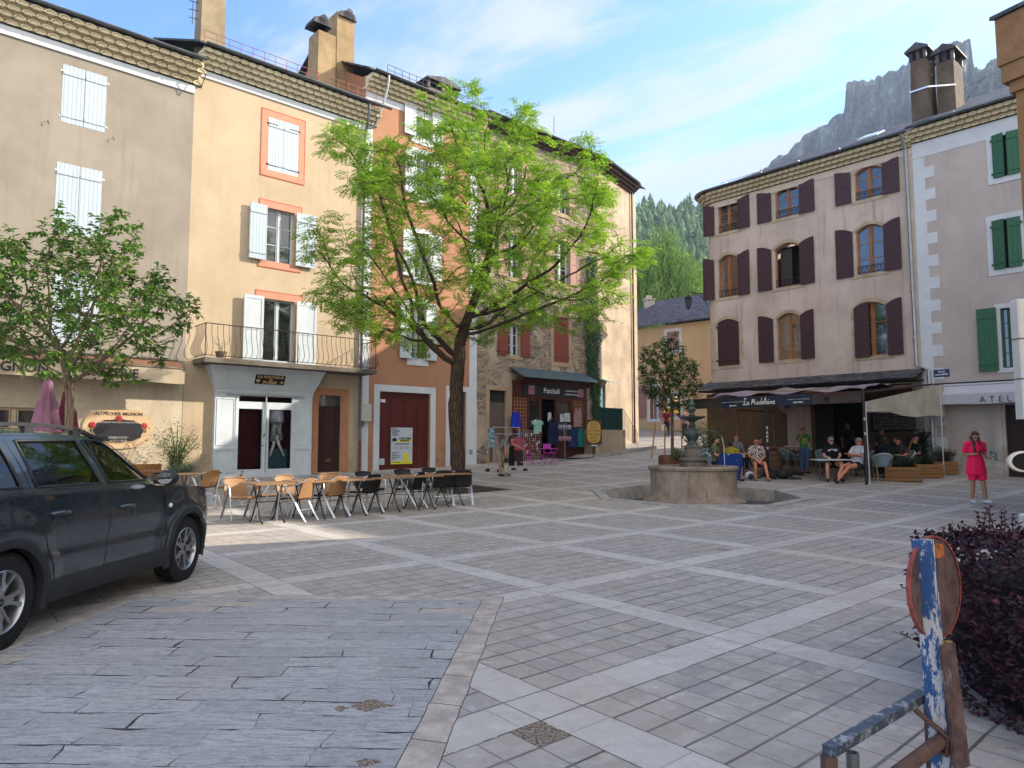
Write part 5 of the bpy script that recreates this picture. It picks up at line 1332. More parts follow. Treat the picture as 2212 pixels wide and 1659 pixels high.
# --- weeping willows behind the street house
def willow(x, d, ytop, w, seed, label):
    rnd = random.Random(seed); b = at(x, 955, d); b.z = zg(d); H = at(x, ytop, d).z - b.z
    t = thing('willow_tree', label, 'tree', b, 0, 'willows behind the side street'); m = MB(); tops = []
    m.tube([(0, 0, 0), (.2, 0, H * .3), (0, 0, H * .55)], [.6, .45, .3], 8)
    for k in range(26):
        a = rnd.uniform(0, 6.283); r = rnd.uniform(.1, 1) ** .6 * w / 2; zz = H * (1 - .38 * (r / (w / 2)) ** 2) * rnd.uniform(.80, 1.); e = Vector((r * math.cos(a), r * math.sin(a) * .8, zz)); tops.append(e)
        m.tube([(0, 0, H * .4), (e.x * .4, e.y * .4, (H * .4 + zz) / 2 + 1), e], [.22, .14, .05], 5)
    m.build('trunk', bark('willow_bark', '3a3026', '5f5140', 3), t); lf = MB()
    for e in tops:
        for s_ in range(60):
            a = rnd.uniform(0, 6.283); q = e + Vector((math.cos(a), math.sin(a), 0)) * rnd.uniform(.2, w * .15) + Vector((0, 0, rnd.uniform(-2.2, .8))); L = rnd.uniform(1.8, 5.); n = int(L / .24)
            for j in range(n):
                d_ = Vector((rnd.uniform(-.5, .5), rnd.uniform(-.5, .5), -1)).normalized(); leaf(lf, q + Vector((rnd.uniform(-.12, .12), rnd.uniform(-.12, .12), 0)), d_, Vector((rnd.uniform(-1, 1), -1, .3)), .42, .10)
                q = q + Vector((.02 * math.cos(a), .02 * math.sin(a), -.24))
    lf.build('crown', WLF, t)
WLF = leafmat('willow_leaf', '48692a', '7a9a48', '93a95a', .35)
willow(1440, 74, 462, 9.5, 1, 'large pale green weeping willow just left of the café house behind the slate roof'); willow(1530, 80, 520, 8, 2, 'darker weeping willow partly hidden behind the café house'); willow(1375, 84, 540, 7, 3, 'weeping willow partly hidden behind the stone house corner')
# --- shrubs
def bush(name, label, cat, pos, size, n, lf, mat, stems=14, seed=1, stemmat=None, parent=None, upright=.4, group=None, leafshape=.5, floor=.15):
    rnd = random.Random(seed); t = thing(name, label, cat, pos, 0, group); m = MB(); sp = MB(); sx_, sy_, sz_ = size; ends = []
    for k in range(stems):
        a = rnd.uniform(0, 6.283); r = rnd.random() ** .5; e = Vector((sx_ / 2 * r * math.cos(a), sy_ / 2 * r * math.sin(a), sz_ * rnd.uniform(.6, 1.) * (1 - .25 * r)))
        c = Vector((e.x * .35, e.y * .35, e.z * .5)); sp.tube([(e.x * .1, e.y * .1, 0), c, e], [.012, .009, .003], 4); ends.append((c, e))
    for k in range(n):
        c, e = ends[rnd.randrange(stems)]; u = rnd.uniform(floor, 1.) ; p = (c * (1 - (u * 2 - 1)) + e * (u * 2 - 1)) if u > .5 else c * (u * 2)
        p = p + Vector((rnd.gauss(0, sx_ * .09), rnd.gauss(0, sy_ * .09), rnd.gauss(0, sz_ * .04))); p.z = max(p.z, .02)
        a = rnd.uniform(0, 6.283); leaf(m, p, Vector((math.cos(a), math.sin(a), rnd.uniform(-.5, .9) * 1)) + Vector((0, 0, upright)), Vector((rnd.uniform(-.5, .5), rnd.uniform(-.5, .5), 1)), lf * rnd.uniform(.7, 1.2), lf * leafshape * rnd.uniform(.7, 1.1), .2)
    sp.build('stem', stemmat or OAKT, t); m.build('foliage', mat, t); return t
OAKT = plain('twig_brown', '4a3a2a', .9, .2)
LG1 = leafmat('shrub_leaf', '3a5a22', '6f8a3a', '9aa04a', .3); LG2 = leafmat('dark_shrub_leaf', '16281a', '2c4226', None, .15); LG3 = leafmat('lavender_leaf', '4f6550', '75876a', None, .15)
q = lw(FL, FL.px(382, 960, .8)[0], -.8, 0); q.z = zg(q.y) + .35; bush('leafy_shrub', 'tall thin-stemmed green shrub beside the oval café sign', 'shrub', q, (1.5, 1., 1.75), 1500, .085, LG1, 26, 3)
q = lw(FL, FL.px(392, 1005, 1.3)[0], -1.3, 0); q.z = zg(q.y) + .2; bush('lavender', 'low grey-green lavender under the café shrub', 'shrub', q, (1.2, .9, .55), 2200, .09, LG3, 40, 4, upright=1.2, leafshape=.12)
# agave-like plant and oleander at the left end of the terrace
q = at(1490, 955, 27.5); q.z = zg(27.5) + .4; t = thing('spiky_plant', 'spiky potted plant behind the fountain bowl', 'potted plant', q); m = MB(); rnd = random.Random(4)
for k in range(34):
    a = rnd.uniform(0, 6.283); el = rnd.uniform(.2, 1.3); d = Vector((math.cos(a) * math.cos(el), math.sin(a) * math.cos(el), math.sin(el))); L = rnd.uniform(.6, 1.); s = d.cross(Vector((0, 0, 1))).normalized() * .025
    p0 = Vector((0, 0, .6)); p1 = p0 + d * L * .5; p2 = p0 + d * L - Vector((0, 0, .12)); m.add([p0 - s, p0 + s, p1 + s * .9, p1 - s * .9, p2], [(0, 1, 2, 3), (3, 2, 4)])
m.build('foliage', LG2, t); m = MB(); m.lathe([(.18, -.4), (.26, 0), (.28, .05), (.05, .6)], 12); m.build('pot', plain('clay_pot', '7a4f36', .9, .15), t)
q = at(1526, 955, 29.5); q.z = zg(29.5); bush('oleander_bush', 'loose olive-green bush at the left end of the café terrace', 'shrub', q, (1.7, 1.2, 2.1), 1500, .15, LG1, 22, 6, leafshape=.2)
# wooden planters and their plants, right of the terrace
TIM = planks('planter_timber', '8a6238', '6f4e2c', .155, .8, axis='z', dark=.35)
def planter(x, y, w, d, h, rz, label, mat=TIM):
    t = thing('wooden_planter', label, 'planter', (x, y, zg(y)), rz, 'timber planters closing off the terrace')
    for sy in (-1, 1):
        m = MB()
        for k in range(4): m.bbox(-w / 2 - (.02 if k % 2 else 0), w / 2 + (.02 if k % 2 else 0), sy * d / 2 - .02, sy * d / 2 + .02, .02 + k * h / 4, .01 + (k + 1) * h / 4, .006)
        m.build('side_board', mat, t)
    for sx_ in (-1, 1):
        m = MB()
        for k in range(4): m.bbox(sx_ * w / 2 - .02, sx_ * w / 2 + .02, -d / 2 - .0 - (.0 if k % 2 else .03), d / 2 + (.0 if k % 2 else .03), .02 + k * h / 4, .008 + (k + 1) * h / 4, .006)
        m.build('end_board', mat, t)
    m = MB(); m.box(-w / 2 + .03, w / 2 - .03, -d / 2 + .03, d / 2 - .03, .02, h - .08); m.build('soil', plain('soil', '1d1712', .95), t); return t
pl = [(1962, 1042, .98, .5, .44, 'near timber planter with low green plants, closest to the empty rattan chair'), (2014, 1034, .8, .5, .44, 'middle timber planter in the row of three beside the terrace'), (2046, 1026, .8, .5, .44, 'far timber planter against the pale workshop wall')]
for i, (a, b, w_, d_, h_, lb) in enumerate(pl):
    q = gp(a, b); q.x += .05; q.y += .35; planter(q.x, q.y, w_, d_, h_, R(-30) if i == 0 else R(-12), lb)
    bush('planter_plant', ('low feathery green plants filling the near timber planter', 'low green plants filling the middle timber planter', 'bushy green plants rising from the far timber planter')[i], 'plant', (q.x, q.y, zg(q.y) + .36), (1.1, .55, .5 if i < 2 else .7), 1500, .06, LG2 if i != 0 else LG1 if False else LG2, 26, 20 + i)
q = gp(2022, 1026); bush('laurel_bush', 'dark spreading shrub rising above the timber planters', 'shrub', (q.x, q.y + 1.0, zg(q.y)), (1.6, 1.0, 1.95), 1900, .13, LG2, 20, 9)
# small planter boxes of the young tree, and its stakes
q = Vector((b3.x, b3.y, zg(b3.y))); t = thing('square_planter', 'rusty brown box planter at the foot of the young staked tree', 'planter', q); m = MB(); m.bbox(-.42, .42, -.4, .4, 0, .68, .02); m.build('box', plain('corten', '5a3a28', .85, .2, 5, .2), t); m = MB(); m.box(-.37, .37, -.35, .35, .68, .70); m.build('soil', plain('soil', '1d1712', .95), t)
for i, (x0, y0, x1, y1, dd) in enumerate(((1416, 915, 1405, 1010, 24.8), (1436, 918, 1436, 1010, 25.2), (1472, 918, 1474, 1010, 25.2))):
    a, b = at(x0, y0, dd), at(x1, y1, dd); k = (b.z - zg(dd)) / (b.z - a.z); b = b + (a - b) * (-k); m = MB(); m.tube([a - b, (0, 0, 0)], .025, 8)
    m.build('tree_stake', plain('stake_wood', '8a6540', .85, .15), None, label=('leaning wooden stake left of the young tree', 'wooden stake close to the trunk of the young tree', 'wooden stake right of the young tree')[i], cat='stake', loc=b, group='stakes of the young tree')
q = at(1462, 955, 25.0); bush('pot_shrub', 'small green shrub under the young staked tree', 'shrub', (q.x, q.y, zg(25) + .5), (.6, .5, .6), 420, .07, LG1, 10, 14)
# ---------------------------------------------------------------- near things at the lower right
# purple barberry hedge
PURL = leafmat('barberry_leaf', '1f0c13', '3c1a26', '5c2630', .22, .45)
hd_ = thing('purple_hedge', 'dark purple barberry hedge beside the rusty sign at the lower right', 'hedge', (3.50, 4.12, -.14)); rr = random.Random(31); m = MB(); st_ = MB()
def hsurf(u, v):
    """rounded block: u along its outline, v up"""
    a = u * 6.283; ex = 3.2; c, s = math.cos(a), math.sin(a); r = 1 / ((abs(c) ** ex + abs(s) ** ex) ** (1 / ex))
    return c * r, s * r
for i in range(17000):
    top = rr.random() < .36; u = rr.random(); c, s = hsurf(u, 0)
    if top: k = rr.random() ** .5; z = 1.02 + .05 * math.sin(c * 5) + rr.gauss(0, .03) - .10 * k ** 6; p = Vector((c * k * .95, s * k * 1.05, z))
    else: z = rr.uniform(.02, 1.02); k = 1 - abs(rr.gauss(0, .06)) - .10 * max(0, z - .85) * 3 - .12 * max(0, .3 - z) + .04 * math.sin(u * 40 + z * 7); p = Vector((c * k * .95, s * k * 1.05, z))
    a = rr.uniform(0, 6.283); leaf(m, p, Vector((math.cos(a), math.sin(a), rr.uniform(-.2, .9))), Vector((c, s, .6 + rr.uniform(-.5, .5))), rr.uniform(.028, .05), rr.uniform(.018, .03), .2)
def spray(p, d, L, n):
    q = p.copy(); pts = [q.copy()]
    for j in range(n):
        d = (d + Vector((rr.uniform(-.15, .15), rr.uniform(-.15, .15), .03))).normalized(); q = q + d * L / n; pts.append(q.copy())
        for s_ in range(2): a = rr.uniform(0, 6.283); leaf(m, q, Vector((math.cos(a), math.sin(a), .4)) + d * .5, Vector((0, 0, 1)), rr.uniform(.03, .05), rr.uniform(.016, .026), .2)
    st_.tube(pts, .0035, 4)
for i in range(90):
    u = rr.random(); c, s = hsurf(u, 0); k = rr.random(); spray(Vector((c * k * .9, s * k, .98)), Vector((rr.uniform(-.3, .3), rr.uniform(-.3, .3), 1)), rr.uniform(.08, .26), 6)
for i in range(40):
    s = rr.uniform(-.9, .5); z = rr.uniform(.2, .8); spray(Vector((-.85, s, z)), Vector((-.7, rr.uniform(-.4, .3), rr.uniform(.1, .9))), rr.uniform(.12, .34), 7)
for i in range(60):
    u = rr.random(); c, s = hsurf(u, 0); st_.tube([(c * .3, s * .3, 0), (c * .6, s * .6, .5), (c * .8, s * .85, .95)], .006, 4)
m.build('foliage', PURL, hd_); st_.build('stem', plain('barberry_twig', '3a1a1e', .8), hd_)
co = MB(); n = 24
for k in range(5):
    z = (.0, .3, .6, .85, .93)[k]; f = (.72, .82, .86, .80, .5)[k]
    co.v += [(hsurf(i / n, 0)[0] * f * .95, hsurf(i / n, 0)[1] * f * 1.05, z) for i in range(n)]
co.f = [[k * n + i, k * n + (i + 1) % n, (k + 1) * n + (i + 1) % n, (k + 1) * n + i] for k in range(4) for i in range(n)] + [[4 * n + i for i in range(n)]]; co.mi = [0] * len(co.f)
co.build('dark_inner_hull', plain('barberry_core', '0c0608', .95, .3, 30, .6), hd_)  # closed dark hull added inside, standing in for the shaded twig mass
g_ = MB()
for i in range(60):
    a = rr.uniform(0, 6.283); p = Vector((-.28 + rr.gauss(0, .05), -1.02 + rr.gauss(0, .04), .45)); d = Vector((math.cos(a), -.6, rr.uniform(.1, .9))).normalized(); s_ = d.cross(Vector((0, 0, 1))).normalized() * .006; L = rr.uniform(.15, .3)
    g_.add([p - s_, p + s_, p + d * L * .6 + s_, p + d * L - Vector((0, 0, .06)), p + d * L * .6 - s_], [(0, 1, 2, 3, 4)])
g_.build('grass_tuft', leafmat('grass_blade', '1d3d14', '33571f', None, .2), hd_)
# rusty sign seen from behind, on a flaking blue and white post
def flaky():
    m = mk('flaking_blue_white'); o = tc(); n = noise(scalev(o, 1, 1, .4), 17, 7, .78, dist=.2); n2 = noise(o, 9, 4, .6)
    c = mixc(n.ramp(.49, .53), hx('24446f'), hx('a3a1a0')); c = mixc((n2 * n).ramp(.40, .44), c, hx('7c3a30')); setc(c); rgh(.6, .3); bump(n, .5, .004); return m
def rusty():
    m = mk('rusty_back'); o = tc(); n = noise(o, 12, 6, .7); n2 = noise(scalev(o, 1, 1, .3), 9, 5, .7)
    c = mixc(n.ramp(.35, .65), hx('3a2a28'), hx('584440')); c = mixc(n2.ramp(.56, .66) * .8, c, hx('8f8884')); setc(c); rgh(.75, .3); bump(n, .4, .004); return m
SD = 3.0; pt = at(1991, 1166, SD); pb = at(2040, 1700, SD * .99); dirv = (pb - pt).normalized(); pb = pt + dirv * ((pt.z + .3) / -dirv.z)
sg_ = thing('rusty_sign', 'rusty round road sign seen from behind on a flaking blue and white post', 'road sign', pb)
m = MB(); m.bar((0, 0, 0), pt - pb, .040, .07); m.bar(Vector((.03, .02, 0)), pt - pb + Vector((.03, .02, 0)), .02, .05); m.build('post', flaky(), sg_)
dc = at(2018, 1268, SD + .06) - pb; rd = .205; M_ = T(*dc) @ Matrix.Rotation(R(-3.5), 4, 'Y') @ Matrix.Rotation(R(34), 4, 'Z') @ Matrix.Rotation(R(90), 4, 'X')
m = MB(); m.lathe([(rd, -.008), (rd, .004)], 48); m.v = [tuple(M_ @ Vector(v)) for v in m.v]; m.build('sign_disc', rusty(), sg_)
m = MB(); m.lathe([(rd - .002, -.007), (rd + .005, -.007), (rd + .005, .010), (rd - .002, .010)], 48, caps=False); m.v = [tuple(M_ @ Vector(v)) for v in m.v]; m.build('rim', plain('red_rim', '7c3834', .7, .35, 30), sg_)
m = MB(); Mb = M_ @ T(0, .15, 0); m.box(-.045, .05, -.028, .022, .004, .03, Mb); m.build('bracket', plain('rust_orange', '8a4a24', .8, .4, 30), sg_)
ta_, tb_ = at(2045, 1392, SD - .05) - pb, at(2078, 1660, SD - .08) - pb; m = MB(); m.bar(ta_ + Vector((0, 0, 0)), tb_, .012, .10, (1, .6, 0)); m.build('lower_panel', rusty(), sg_)
e = Vector((.035, .05, 0)); m = MB(); m.bar(ta_ + e, tb_ + e, .03, .02); m.build('panel_edge', plain('bare_wood_edge', '8a6f4a', .8, .25, 20), sg_)
# steel barrier rail
ba, bb = at(1790, 1622, 2.55), at(2010, 1492, 3.15); bz = (ba.z + bb.z) / 2; ba.z = bb.z = bz
br_ = thing('low_barrier', 'low steel barrier rail with worn blue-grey paint at the bottom edge of the photo', 'barrier', (ba.x, ba.y, 0)); d = bb - ba; L = d.length; u = d.normalized()
WBL = mk('worn_blue_steel'); o_ = tc(); n = noise(o_, 22, 5, .7); setc(mixc(n.ramp(.5, .62), hx('39424e'), hx('8d8f90'))); rgh(.5, .5); S.bsdf.inputs['Metallic'].default_value = .3
BRS = plain('brown_steel', '4a342c', .6, .3, 14, .1)
m = MB(); m.bar((0, 0, bz), u * L + Vector((0, 0, bz)), .045, .032); m.build('top_rail', WBL, br_)
m = MB(); m.bar((0, 0, -.02), (0, 0, bz - .0165), .042, .042); m.bar(u * L + Vector((0, 0, -.02)), u * L + Vector((0, 0, bz - .0165)), .042, .042); m.build('upright', BRS, br_)
s_ = Vector((u.y, -u.x, 0)) * .10; m = MB(); m.tube([s_ + Vector((0, 0, bz - .13)), s_ + u * L * 1.02 + Vector((0, 0, bz - .12))], .026, 12); m.build('lower_rail', BRS, br_, smooth='auto')
m = MB(); c = u * L * .78; m.tube([c + Vector((0, 0, bz - .02)), c + Vector((0, 0, bz - .06)) + s_ * .6, c + s_ * 1.3 + Vector((0, 0, bz - .10)), c + s_ * 1.2 + Vector((0, 0, bz - .17)), c + s_ * .5 + Vector((0, 0, bz - .16))], .011, 8); m.build('hook', BRS, br_)
m = MB(); c = u * .10 + s_ * .35; m.lathe([(.021, -.02), (.021, bz - .02), (.016, bz - .02), (.016, bz - .06)], 16, c); m.build('tube_end', plain('galvanised', '6d6f70', .35, .15, 8, 0, .7), br_, smooth='auto')
# slim cream cabinet boards at the right edge and an oval mirror
CRM = plain('cream_enamel', 'b8b0a2', .5, .06, 3)
def boards(name, label, cat, x, ya, yb, d, steps=3):
    t = thing(name, label, cat, at(x, yb, d)); z1 = at(x, ya, d).z - at(x, yb, d).z
    m = MB(); m.bbox(0, .35, 0, .12, 0, z1, .012); m.build('panel', CRM, t)
    m = MB()
    for k in range(1, steps): m.box(-.003, .353, -.003, .10, z1 * k / steps - .006, z1 * k / steps + .006)
    m.build('joint', plain('cream_joint', '5c564e', .6), t); return t
t1 = boards('cream_notice_board', 'upper cream panel of a notice board cut by the right edge', 'notice board', 2213, 645, 905, 6.5)
m = MB(); m.tube([(.25, .06, -.0), (.25, .06, -(t1.location.z))], .03, 8); m.build('post', CRM, t1)
boards('cream_cabinet', 'cream street cabinet cut by the right edge above the purple hedge', 'cabinet', 2240, 1112, 1420, 5.2, 3)
ov = thing('oval_mirror', 'oval black mirror with a cream rim at the right edge of the photo', 'mirror', at(2212, 997, 6.2)); m = MB(); M_ = Matrix.Rotation(R(90), 4, 'X') @ Matrix.Diagonal((1, .62, 1, 1))
m.lathe([(.135, -.02), (.145, -.01), (.145, .02), (.12, .025), (.12, .01)], 32, caps=False); m.v = [tuple(M_ @ Vector(v)) for v in m.v]; m.build('rim', CRM, ov)
m = MB(); m.lathe([(.122, -.01), (.122, .012)], 32); m.v = [tuple(M_ @ Vector(v)) for v in m.v]; m.build('mirror_face', plain('black_mirror', '0a0a10', .6, .1, 3, 0, 0, .2), ov)
m = MB(); m.tube([(.08, .02, -.08), (.12, .04, -.5), (.3, .1, -.9), (.3, .1, -1.6)], .012, 6); m.build('arm', IRON, ov)
# ---------------------------------------------------------------- fountain
fo = thing('stone_fountain', 'round stone fountain with a bronze column and an upper bowl', 'fountain', (FC.x + .03, FC.y + .45, 0)); PZ = .0
FST = mk('fountain_stone'); o_ = tc(); x, y, z = xyz(o_); a = noise(o_, 2.2, 5, .65); s_ = noise(scalev(o_, 6, 6, .5), 2.6, 5, .6)
c = mixc(a.ramp(.3, .7), hx('6d6156'), hx('8e8172')); c = mixc(s_.ramp(.48, .72) * .6, c, hx('453b34')); c = mixc(noise(o_, 18, 4).ramp(.6, .75) * .35, c, hx('a79f92')); setc(c); rgh(.85, .25); bump(noise(o_, 22, 5, .7) + s_ * .5, .5, .02)
RB = 1.12
m = MB(); m.lathe([(1.34, -.12), (1.34, -.04), (1.26, .02), (RB + .04, .07), (RB, .13), (RB, .66), (RB + .01, .74), (RB + .05, .78), (RB + .06, .84), (RB + .03, .87), (RB - .14, .87), (RB - .16, .84), (RB - .16, .55)], 56, caps=False); m.build('basin', FST, fo, smooth='auto')
m = MB(); m.lathe([(RB - .155, .79)], 56, caps=False); n = 56; m.f = [list(range(n))]; m.mi = [0]
wm = mk('basin_water'); setc((hx('26302c') + (1,)) if False else mixc(.5, hx('1d2622'), hx('2b342f'))); rgh(.03, .8); bump(noise(tc(), 9, 3), .25, .02); m.build('water', wm, fo)
BRZ = mk('bronze_verdigris'); o_ = tc(); setc(mixc(noise(o_, 9, 5, .7).ramp(.4, .65), hx('2c332f'), hx('515a53'))); rgh(.6, .4); bump(noise(o_, 30, 4), .5, .01)
GST = plaster('column_stone', '6f6a62', '575149', .7, .6, 6)
m = MB(); m.lathe([(.36, .55), (.36, .93), (.33, .96), (.36, 1.0), (.38, 1.04), (.34, 1.08)], 16, caps=True); m.build('column_base', GST, fo, smooth='auto')
m = MB(); m.bbox(-.20, .20, -.20, .20, 1.08, 1.36, .03); m.bbox(-.22, .22, -.22, .22, 1.36, 1.40, .01); m.build('pedestal', GST, fo)
def sq_(m): m.v = [(a, b, 1.40 + (c - 1.47) * .80) for a, b, c in m.v]
# column reaching the upper bowl
m = MB(); m.lathe([(.20, 1.47), (.12, 1.55), (.10, 1.64), (.15, 1.70), (.19, 1.82), (.20, 1.92), (.16, 2.02), (.09, 2.09), (.11, 2.14), (.07, 2.20), (.08, 2.26), (.14, 2.32), (.26, 2.37), (.36, 2.42), (.37, 2.45), (.34, 2.445), (.15, 2.40)], 28, caps=False); sq_(m); m.build('bowl_column', BRZ, fo, smooth='auto')
for s_ in (-1, 1):
    m = MB(); m.tube([(s_ * .20, -.05, 1.9), (s_ * .42, -.10, 1.98), (s_ * .62, -.14, 1.93), (s_ * .74, -.16, 1.80)], [.022, .018, .014, .012], 8); sq_(m); m.build('spout', BRZ, fo, smooth='auto')
for k in range(4):
    a = k * 1.57 + .78; m = MB(); m.sphere((.21 * math.cos(a), .21 * math.sin(a), 1.88), (.07, .07, .09), 8, 6); m.sphere((.26 * math.cos(a), .26 * math.sin(a), 1.86), (.03, .03, .04), 6, 5); sq_(m); m.build('mask', BRZ, fo, smooth=True)
m = MB(); m.lathe([(.06, 2.4), (.09, 2.5), (.05, 2.56), (.09, 2.62), (.12, 2.70), (.07, 2.78), (.10, 2.84), (.06, 2.92), (.03, 3.0), (.0, 3.06)], 12, caps=False); sq_(m); m.build('finial', BRZ, fo, smooth='auto')
wt = mk('falling_water'); S.bsdf.inputs['Transmission Weight'].default_value = .8; S.bsdf.inputs['Base Color'].default_value = (.9, .93, .95, 1); rgh(.1, .6); m = MB(); m.tube([(.74, -.16, 1.66), (.79, -.17, 1.4), (.80, -.17, .8)], [.008, .010, .014], 6); m.build('water_jet', wt, fo)
# pit: floor, walls and stone kerb are part of the setting
m = MB(); m.add([(x, y, -.13) for x, y in octo(FRAD)], [tuple(range(8))]); m.build('pit_floor', plain('pit_floor_stone', '3f3a36', .9, .25, 3, .4), kind='structure')
m = MB(); oc = octo(FRAD - .16); oi = octo(FRAD + .12)
for k in range(8):
    a, b = oc[k], oc[(k + 1) % 8]; c, d = oi[k], oi[(k + 1) % 8]; e = .035
    za, zb, zc, zd = [zg(q[1]) + e for q in (a, b, c, d)]
    m.quad((*a, -.14), (*b, -.14), (*b, zb), (*a, za)); m.quad((*a, za), (*b, zb), (*d, zd), (*c, zc)); m.quad((*c, zc), (*d, zd), (*d, zd - .3), (*c, zc - .3))
m.build('pit_kerb', plain('kerb_stone', '8b8782', .85, .25, 5, .4), kind='structure')
# ---------------------------------------------------------------- parked car
PAINT = mk('car_paint'); S.bsdf.inputs['Base Color'].default_value = (.014, .024, .034, 1); S.bsdf.inputs['Metallic'].default_value = .35; S.bsdf.inputs['Coat Weight'].default_value = 1.; S.bsdf.inputs['Coat Roughness'].default_value = .04
o_ = tc(); rgh(noise(scalev(o_, 1, 1, 2), 3, 5, .6).ramp(.3, .8, .24, .32), .5)
PLAST = plain('black_plastic', '1d1f21', .6, .2, 6, .15, 0, .4)
TYRE = plain('tyre_rubber', '141414', .8, .2, 9, .3, 0, .3)
ALU = plain('wheel_alloy', '9a9c9e', .3, .12, 5, .02, .85)
CG = mk('car_glass'); nt = S.nt; tr = nt.nodes.new('ShaderNodeBsdfTransparent'); tr.inputs[0].default_value = (.35, .42, .38, 1); gl_ = nt.nodes.new('ShaderNodeBsdfGlossy'); gl_.inputs['Roughness'].default_value = .02
fr = nt.nodes.new('ShaderNodeFresnel'); fr.inputs['IOR'].default_value = 1.6; mx_ = nt.nodes.new('ShaderNodeMixShader'); nt.links.new(fr.outputs[0], mx_.inputs[0]); nt.links.new(tr.outputs[0], mx_.inputs[1]); nt.links.new(gl_.outputs[0], mx_.inputs[2]); nt.links.new(mx_.outputs[0], nt.nodes['Material Output'].inputs['Surface'])
car = thing('parked_car', 'dark blue-grey five-door off-road car with roof rails parked at the left edge', 'car', (-4.57, 5.36, 0), R(-2.6))
WB = 2.673
ZB = [(-.84, .98), (-.6, 1.10), (0, 1.115), (1.2, 1.09), (2.1, 1.06), (2.5, 1.035), (3.0, 1.0), (3.3, .955), (3.42, .88), (3.50, .74), (3.54, .55)]
ZT = [(-.84, 1.10), (-.70, 1.52), (-.55, 1.60), (-.2, 1.63), (.6, 1.645), (1.2, 1.625), (1.42, 1.59), (1.6, 1.50), (2.32, 1.10), (2.5, 1.085), (3.0, 1.05), (3.3, .985), (3.42, .90), (3.50, .76), (3.54, .56)]
WT = [(-.84, .60), (-.6, .62), (.5, .66), (1.3, .64), (1.6, .66), (2.3, .72), (3.0, .70), (3.4, .62), (3.54, .55)]
WBt = [(-.84, .78), (-.6, .85), (0, .885), (1.2, .885), (2.2, .88), (2.9, .875), (3.2, .84), (3.4, .76), (3.54, .62)]
def wside(y, z):
    """half width of the body side below the belt line"""
    zb = interp(ZB, y); wb = interp(WBt, y); t = (z - .30) / (zb - .30)
    w = wb + .022 * math.sin(min(1, max(0, t)) * math.pi) - .045 * max(0, (.30 - t)) - .015 * math.exp(-((t - .45) / .09) ** 2)
    for c in (0, WB):
        d = math.hypot(y - c, z - .36)
        if d < .66: w += .022 * max(0, min(1, (.66 - d) / .14))
    return w
ys = [-.84 + i * .0255 for i in range(172)] + [3.54]
NL, NG = 24, 9
def section(y):
    zb, zt = interp(ZB, y), interp(ZT, y); wt = interp(WT, y); ze_ = zt - .05 if y > 2.32 else zt - .07
    ze_ = max(ze_, zb + .004); P = []
    for i in range(NL + 1): z = .30 + (zb - .30) * i / NL if zb > .35 else .3 + i * .01; P.append((wside(y, z), z))
    wb_ = P[-1][0]
    for i in range(1, NG + 1):
        t = i / NG; z = zb + (ze_ - zb) * t; P.append((wb_ + (wt - wb_) * t ** .93 + .02 * math.sin(t * math.pi) * (1 if y < 2 else .4), z))
    for i in range(1, 7): t = i / 6; P.append((wt * (1 - t), ze_ + (zt - ze_) * math.sin(t * math.pi / 2)))
    return P
secs = [section(y) for y in ys]; NR = len(secs[0])
def arch(y, z): return any(math.hypot(y - c, z - .345) < .40 for c in (0, WB))
WQ = [[(-.52, 1.165), (.17, 1.155), (.12, 1.50), (-.36, 1.485), (-.5, 1.40)], [(.33, 1.150), (1.15, 1.135), (1.03, 1.515), (.30, 1.51)], [(1.27, 1.135), (2.13, 1.125), (1.95, 1.235), (1.56, 1.45), (1.38, 1.515), (1.14, 1.515)]]
def inwin(y, z): return any(inpoly(q, y, z) for q in WQ)
bodyM = MB(); glassM = MB(); 
for sg in (1, -1):
    for i in range(len(ys) - 1):
        for j in range(NR - 1):
            q = [(secs[i][j], ys[i]), (secs[i + 1][j], ys[i + 1]), (secs[i + 1][j + 1], ys[i + 1]), (secs[i][j + 1], ys[i])]
            cy = (ys[i] + ys[i + 1]) / 2; czz = sum(a[0][1] for a in q) / 4
            vs = [(sg * a[0][0], a[1], a[0][1]) for a in q]
            if sg < 0: vs = vs[::-1]
            if j < NL:
                if arch(cy, czz): continue
                bodyM.quad(*vs)
            elif j < NL + NG and inwin(cy, czz): continue
            elif 1.63 < cy < 2.30 and j >= NL + NG: glassM.quad(*vs)
            elif cy < -.6 and j > NL + 2 and cy > -.79: glassM.quad(*vs)
            else: bodyM.quad(*vs)
for i, k in ((0, 1), (len(ys) - 1, 0)):
    P = [(w_, ys[i], z) for w_, z in secs[i]] + [(-w_, ys[i], z) for w_, z in secs[i][::-1][1:]]; bodyM.add(P, [tuple(range(len(P)))])
bm = bmesh.new(); bo = bodyM.build('body', PAINT, car, smooth='auto'); bm.from_mesh(bo.data); bmesh.ops.remove_doubles(bm, verts=bm.verts, dist=.0008); bm.to_mesh(bo.data); bm.free()
bo.data.polygons.foreach_set('use_smooth', [True] * len(bo.data.polygons)); bo.data.set_sharp_from_angle(angle=R(40))
glassM.build('windscreen', CG, car, smooth=True)
def sx_at(y, z):
    zb, zt = interp(ZB, y), interp(ZT, y)
    if z <= zb: return wside(y, z)
    wt = interp(WT, y); ze_ = max(zt - (.05 if y > 2.32 else .07), zb + .004); t = min(1, (z - zb) / (ze_ - zb)); wb_ = wside(y, zb); return wb_ + (wt - wb_) * t ** .93 + .02 * math.sin(t * math.pi) * (1 if y < 2 else .4)
names = ('quarter_window', 'rear_door_window', 'front_door_window')
